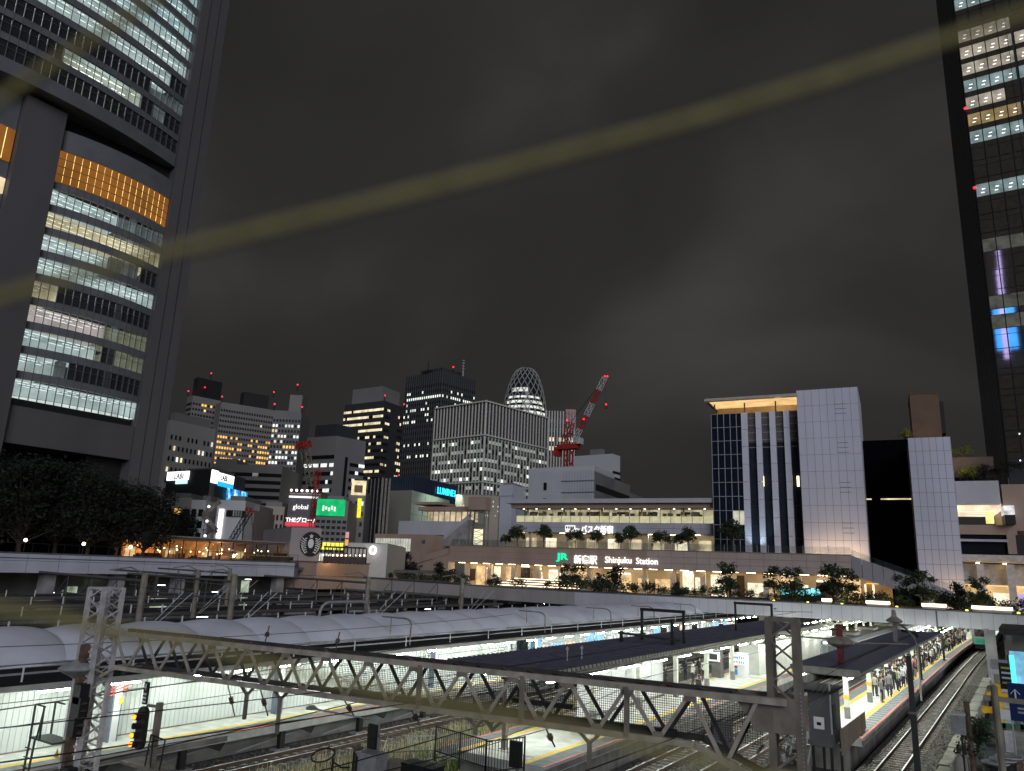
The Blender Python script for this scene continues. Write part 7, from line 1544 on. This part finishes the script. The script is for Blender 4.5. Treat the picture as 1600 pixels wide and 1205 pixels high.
for i in range(46):
    px = 585+(1600-585)*i/45; o = -30+rg.uniform(-2.5,3)
    if 720 < px < 870 and i % 2: continue
    s_, _z = pls(px, 920, o); q, _d = None, None; p = S(s_, o, 6.15)
    if sh0 is None:
        t = thing('shrub', tuple(p), 'low dark shrub in the planting strip along the cross deck', 'shrub', 'shrubs along the cross deck'); m = MB(); g2 = random.Random(5)
        for k in range(7): leaves(m, (p.x+g2.uniform(-.9,.9), p.y+g2.uniform(-.4,.4), p.z+g2.uniform(.3,1.0)), .6, 60, .12, g2)
        m.build('foliage', leaf_m, t); m = MB()
        for k in range(4): m.tube((p.x+.3*k-.45, p.y, p.z), (p.x+.4*k-.6, p.y, p.z+.7), .02, 5)
        m.build('stems', bark, t); sh0 = t
    else: copy_tree(sh0, tuple(p), rg.random()*6, None, None, rg.uniform(.8,1.6))
# small uplights and lit boxes in the planting
for i, (px, py, nm) in enumerate(((1209,936,'left of the cyan bench'),(1262,938,'under the ramp trees'),(1315,935,'by the ramp foot'),(1455,948,'below the white slab'),(1510,947,'before the arcade'),(1590,945,'at the right edge'),(1400,930,'beside the pink tree'))):
    s_, z_ = pls(px, py, -33); p = S(s_, -33, 5.5); t = thing('garden_uplight', tuple(p), 'small yellow green garden light '+nm, 'garden light', 'garden lights along the deck')
    MB().lathe(tuple(p), [(.08,0),(.08,.5),(.16,.55),(.16,.8),(.03,.85)], 8).build('fitting', emit('garden_yellow', (.85,.9,.1), 3.2), t); MB().tube(tuple(p-Z*.2), tuple(p), .04, 6).build('stake', steel_black, t); point('uplight', tuple(p+Z*1.0), (.9,.9,.2), 14, .1, t)
for i, (px, w, nm) in enumerate(((1372,2.8,'left lit bench box with slatted front'),(1453,1.8,'lit bench box below the white slab'),(1470,1.2,'short lit bench box next to the other'),(1550,4.2,'long lit bench box before the arcade'),(1292,1.2,'small lit box under the ramp'))):
    s_, z_ = pls(px, 946, -34); p = S(s_, -34, 5.4); t = thing('lit_bench', tuple(p), nm, 'bench', 'lit benches along the deck'); sbox(MB(), s_-w/2, s_+w/2, -34, -33.2, 6.5, 6.85).build('lit_front', led_strip, t); sbox(MB(), s_-w/2-.1, s_+w/2+.1, -34.1, -33.1, 6.86, 6.96).build('seat_slab', concrete, t); sbox(MB(), s_-w/2+.1, s_+w/2-.1, -33.9, -33.3, 5.36, 6.49).build('plinth', concrete, t)
CY = thing('cyan_display', tuple(S(pls(1235, 925, -6)[0], -6, 5.4)), 'cyan glowing glass display behind the promenade trees', 'display')
(a_, za), (b_, zb_) = pls(1218, 917, -6), pls(1284, 932, -6); ce = emit('cyan_display', (.25,.85,.95), 1.1, var=.6, scale=1.5)
for k in range(8): sbox(MB(), a_+(b_-a_)/8*k+.05, a_+(b_-a_)/8*(k+1)-.05, -6, -5.9, zb_+.2*(k % 2), za-.1*(k % 3)).build('display_pane', ce, CY)
sbox(MB(), a_, b_, -5.85, -5.6, 5.36, za).build('display_frame', steel_black, CY)
# roof garden shrubs at the right
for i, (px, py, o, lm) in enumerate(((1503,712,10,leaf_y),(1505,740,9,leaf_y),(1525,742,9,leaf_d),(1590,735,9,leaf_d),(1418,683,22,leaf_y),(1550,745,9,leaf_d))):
    s_, z_ = pls(px, py, o); p = S(s_, o, z_); t = thing('roof_shrub', tuple(p), ('lamp lit yellow shrub on the top terrace at the right', 'yellow lit shrub on the lower roof terrace', 'dark shrub beside the yellow one on the lower roof terrace', 'dark shrub at the far right of the roof terrace', 'small lit shrub on the roof beside the brown block', 'dark shrub in the middle of the roof terrace')[i], 'shrub', 'shrubs on the roof terraces'); m = MB(); g2 = random.Random(40+i)
    for k in range(9): leaves(m, (p.x+g2.uniform(-2.0,2.0)*(1 if i != 4 else .4), p.y+g2.uniform(-.5,.5), p.z+g2.uniform(0,1.6)), .8, 70, .16, g2)
    m.build('foliage', lm, t); m = MB()
    for k in range(4): m.tube((p.x+k-1.5, p.y+.5, p.z-1.2), (p.x+k-1.5, p.y, p.z+.5), .05, 5)
    m.build('stems', bark, t)
    if lm is leaf_y: point('shrub_lamp', tuple(p-SN*2.2+Z*.3), (1,.8,.2), 55, .1, t)
# creeper at the right hand wall
p = atz(1535, 1165, 0); t = thing('wall_bush', (-3.0, 44, -.7), 'loose dark bush behind the control box at the right', 'bush'); m = MB(); g2 = random.Random(77)
for k in range(16): q = aty(1520+g2.uniform(-14,22), 1155+g2.uniform(-25,22), 43+g2.uniform(-.8,.8)); leaves(m, tuple(q), .45, 70, .09, g2)
m.build('foliage', leaf_m, t); m = MB(); [m.tube((-3.0+.2*k, 43, -.7), (-3.1+.3*k, 43, 1.5), .02, 5) for k in range(5)]; m.build('stems', bark, t)
# ================================================================== PEOPLE
skin = mat('skin', (.42,.27,.19), .6, var=.08); hair = mat('hair', (.015,.012,.01), .5); shoe = mat('shoe', (.02,.02,.02), .5)
def clothmat(name, col): return mat(name, col, .85, var=.15, scale=12)
shirts = {'white': clothmat('shirt_white', (.62,.62,.62)), 'black': clothmat('shirt_black', (.02,.02,.023)), 'navy': clothmat('shirt_navy', (.03,.045,.10)), 'grey': clothmat('shirt_grey', (.2,.2,.2)), 'beige': clothmat('shirt_beige', (.42,.36,.27)), 'red': clothmat('shirt_red', (.4,.05,.05)), 'olive': clothmat('shirt_olive', (.2,.21,.1))}
trous = [clothmat('trousers_black', (.02,.02,.022)), clothmat('trousers_grey', (.05,.05,.055)), clothmat('trousers_navy', (.025,.03,.05))]
def body(pose):
    # one skinned surface from pelvis outwards
    V = [(0,0,.95,.135,.10),(0,0,1.15,.13,.09),(0,0,1.38,.16,.10),(0,0,1.47,.06,.055),(0,-.01,1.56,.07,.08),(0,-.015,1.68,.075,.09),
         (-.09,0,.88,.085,.085),(-.10+pose[0],-.02,.50,.06,.06),(-.10+pose[1],.02,.09,.045,.045),(-.10+pose[1],-.12,.04,.045,.035),
         (.09,0,.88,.085,.085),(.10+pose[2],-.02,.50,.06,.06),(.10+pose[3],.02,.09,.045,.045),(.10+pose[3],-.12,.04,.045,.035),
         (-.19,0,1.36,.055,.055),(-.23,.02-pose[4],1.10,.042,.042),(-.22+pose[5],-.03-pose[4]*2.2,.87+pose[4]*1.6,.035,.035),(-.21+pose[5],-.06-pose[4]*2.6,.80+pose[4]*1.8,.03,.022),
         (.19,0,1.36,.055,.055),(.23,.02,1.10,.042,.042),(.22,-.04-pose[6],.87+pose[6]*.9,.035,.035),(.21,-.07-pose[6]*1.2,.80+pose[6],.03,.022)]
    E = [(0,1),(1,2),(2,3),(3,4),(4,5),(0,6),(6,7),(7,8),(8,9),(0,10),(10,11),(11,12),(12,13),(2,14),(14,15),(15,16),(16,17),(2,18),(18,19),(19,20),(20,21)]
    me = bpy.data.meshes.new('body'); me.from_pydata([v[:3] for v in V], E, []); o = bpy.data.objects.new('body', me); COL.objects.link(o)
    md = o.modifiers.new('skin', 'SKIN'); sv = me.skin_vertices[0].data
    for i, v in enumerate(V): sv[i].radius = (v[3], v[4]); sv[i].use_root = (i == 0)
    o.modifiers.new('sub', 'SUBSURF').levels = 1
    r = bpy.data.meshes.new_from_object(o.evaluated_get(bpy.context.evaluated_depsgraph_get())); bpy.data.objects.remove(o); return r
poses = [body((0,0,0,0,0,0,0)), body((-.03,-.05,.02,.03,.11,.06,.0)), body((0,.02,.03,.05,.0,0,.10))]
def person_mesh(b, sh, tr, longhair):
    me = b.copy(); me.materials.clear()
    for k in (skin, hair, shirts[sh], tr, shoe): me.materials.append(k)
    for p in me.polygons:
        c = p.center
        if c.z > 1.50: p.material_index = 1 if (c.z > 1.68 or c.y > .015 or (longhair and abs(c.x) > .06)) else 0
        elif c.z > 1.44: p.material_index = 0 if not longhair or c.y < 0 else 1
        elif abs(c.x) > .165 and c.z < 1.12: p.material_index = 0 if c.z < .90 or sh == 'white' else 2
        elif c.z > .93: p.material_index = 2
        elif c.z > .1: p.material_index = 3
        else: p.material_index = 4
        p.use_smooth = True
    return me
PM = {}
rp_ = random.Random(17)
for c in shirts:
    for v in range(2): PM[(c, v)] = person_mesh(poses[(len(PM)) % 3], c, trous[(v+len(c)) % 3], v == 1)
bag_m = clothmat('bag_black', (.02,.02,.02))
bagmesh = MB().hexa([(-.15,.10,1.0),(.15,.10,1.0),(.13,.24,1.03),(-.13,.24,1.03),(-.15,.10,1.38),(.15,.10,1.38),(.11,.2,1.36),(-.11,.2,1.36)]).build('backpack', bag_m); bagdata = bagmesh.data; bpy.data.objects.remove(bagmesh)
hm = MB(); hm.ball((0,.0,1.665), .108, 10, 1.05); hob = hm.build('hair', hair, smooth=True); hairdata = hob.data; bpy.data.objects.remove(hob)
def person(p, rz, c, v, label, grp, bag=False, s=1.0):
    o = bpy.data.objects.new('person', PM[(c, v)]); COL.objects.link(o); o.location = p; o.rotation_euler = (0,0,rz); o.scale = (s,)*3; tag(o, label, 'person', grp)
    h = bpy.data.objects.new('hair', hairdata); COL.objects.link(h); h.parent = o; h.location = (0, .022, .015)
    if bag: b = bpy.data.objects.new('backpack', bagdata); COL.objects.link(b); b.parent = o
    return o
keys = ['white','white','black','black','navy','grey','white','beige','black','olive','red','grey']
k = 0; y = 60.5
while y < 142:                                        # the queue along the platform edge
    for row in range(3):
        if rp_.random() < (.82 if y > 68 else .35):
            x = -9.35-.55*row+rp_.uniform(-.2,.2)+rcurve(y); c = rp_.choice(keys); v = rp_.randrange(2)
            person((x, y+rp_.uniform(-.3,.3), 1.112), rp_.choice((math.pi/2, math.pi/2, 0, math.pi, -math.pi/2))+rp_.uniform(-.5,.5), c, v, 'person in %s top waiting in the crowd under the blue roof' % c, 'crowd on the right platform', rp_.random() < .3, rp_.uniform(.92,1.06)); k += 1
    y += .78 if y < 100 else 1.3
for i, (px, py, c, v, rz, bag, lab) in enumerate(((1059,1069,'grey',0,1.0,False,'person in grey top standing left of the group under the ribbed roof'),(1071,1064,'navy',1,2.6,True,'person in navy top seen from behind in the group'),(1083,1070,'white',0,-.6,False,'person in white shirt with dark trousers in the group'),(1093,1062,'black',1,2.0,True,'person in black with a backpack in the group'),(1101,1066,'white',1,.3,False,'person in white shirt at the right of the group'),(1040,1078,'black',0,2.2,False,'person in black near the lit partition'),(1246,1026,'black',0,3.0,True,'person in black standing beside the lattice mast on the middle platform'),(1258,1026,'grey',1,2.5,False,'person in grey walking behind the lattice mast'))):
    p = atz(px, py, 1.112); person(tuple(p), rz, c, v, lab, 'people on the middle platform', bag)
bagq = atz(1092, 1075, 1.112); su = thing('suitcase', tuple(bagq), 'small black suitcase beside the person in white shirt', 'suitcase'); MB().bb(bagq.x-.18, bagq.y-.12, 1.16, bagq.x+.18, bagq.y+.12, 1.7).build('shell', steel_black, su); MB().path([(bagq.x-.1,bagq.y,1.7),(bagq.x-.1,bagq.y,2.05),(bagq.x+.1,bagq.y,2.05),(bagq.x+.1,bagq.y,1.7)], .015).build('handle', steel_light, su); [MB().tube((bagq.x+s_-.02,bagq.y,1.14), (bagq.x+s_+.02,bagq.y,1.14), .03, 8).build('wheel', steel_black, su) for s_ in (-.13,.13)]
for i, (px, py, o, zz, c, lab) in enumerate(((1019,850,2.5,ZF1,'black','lone person in dark clothes standing on the station terrace'),(1022,920,-12,5.36,'navy','left person of the pair on the lit promenade'),(1029,920,-12,5.36,'black','right person of the pair on the lit promenade'),(1075,925,-16,5.36,'grey','person beside the round bush on the promenade'),(831,905,-7,7.2,'white','person in white sitting area at the broad steps'),(822,906,-7,7.2,'grey','person standing on the broad steps'))):
    s_, z_ = pls(px, py, o); person(tuple(S(s_, o, zz+(.02 if i < 4 else .25))), 1.0+i, c, i % 2, lab, 'people near the station')
# ================================================================== NET CORDS OF THE VIEWING FENCE JUST BEFORE THE LENS
cord = mat('khaki_cord', (.31,.27,.11), .9, scale=300, var=.2)
FN = thing('fence_net', (0, 0, H-.9), 'out of focus khaki fence cords close to the viewer', 'fence')
def cordline(pts, d, r):
    MB().path([at(px, py, d) for px, py in pts], r, 6).build('cord', cord, FN)
cordline([(-900,690),(-300,545),(0,466),(60,448),(250,398),(520,333),(800,262),(1080,188),(1330,112),(1600,22),(2200,-180)], .125, .00105)
cordline([(-500,480),(0,155),(120,78),(250,-5),(700,-300)], .125, .00095)
cordline([(-700,770),(0,951),(80,962),(165,985),(300,1004),(430,1042),(600,1083),(800,1120),(1000,1165),(1300,1240),(1800,1370)], .125, .00095)
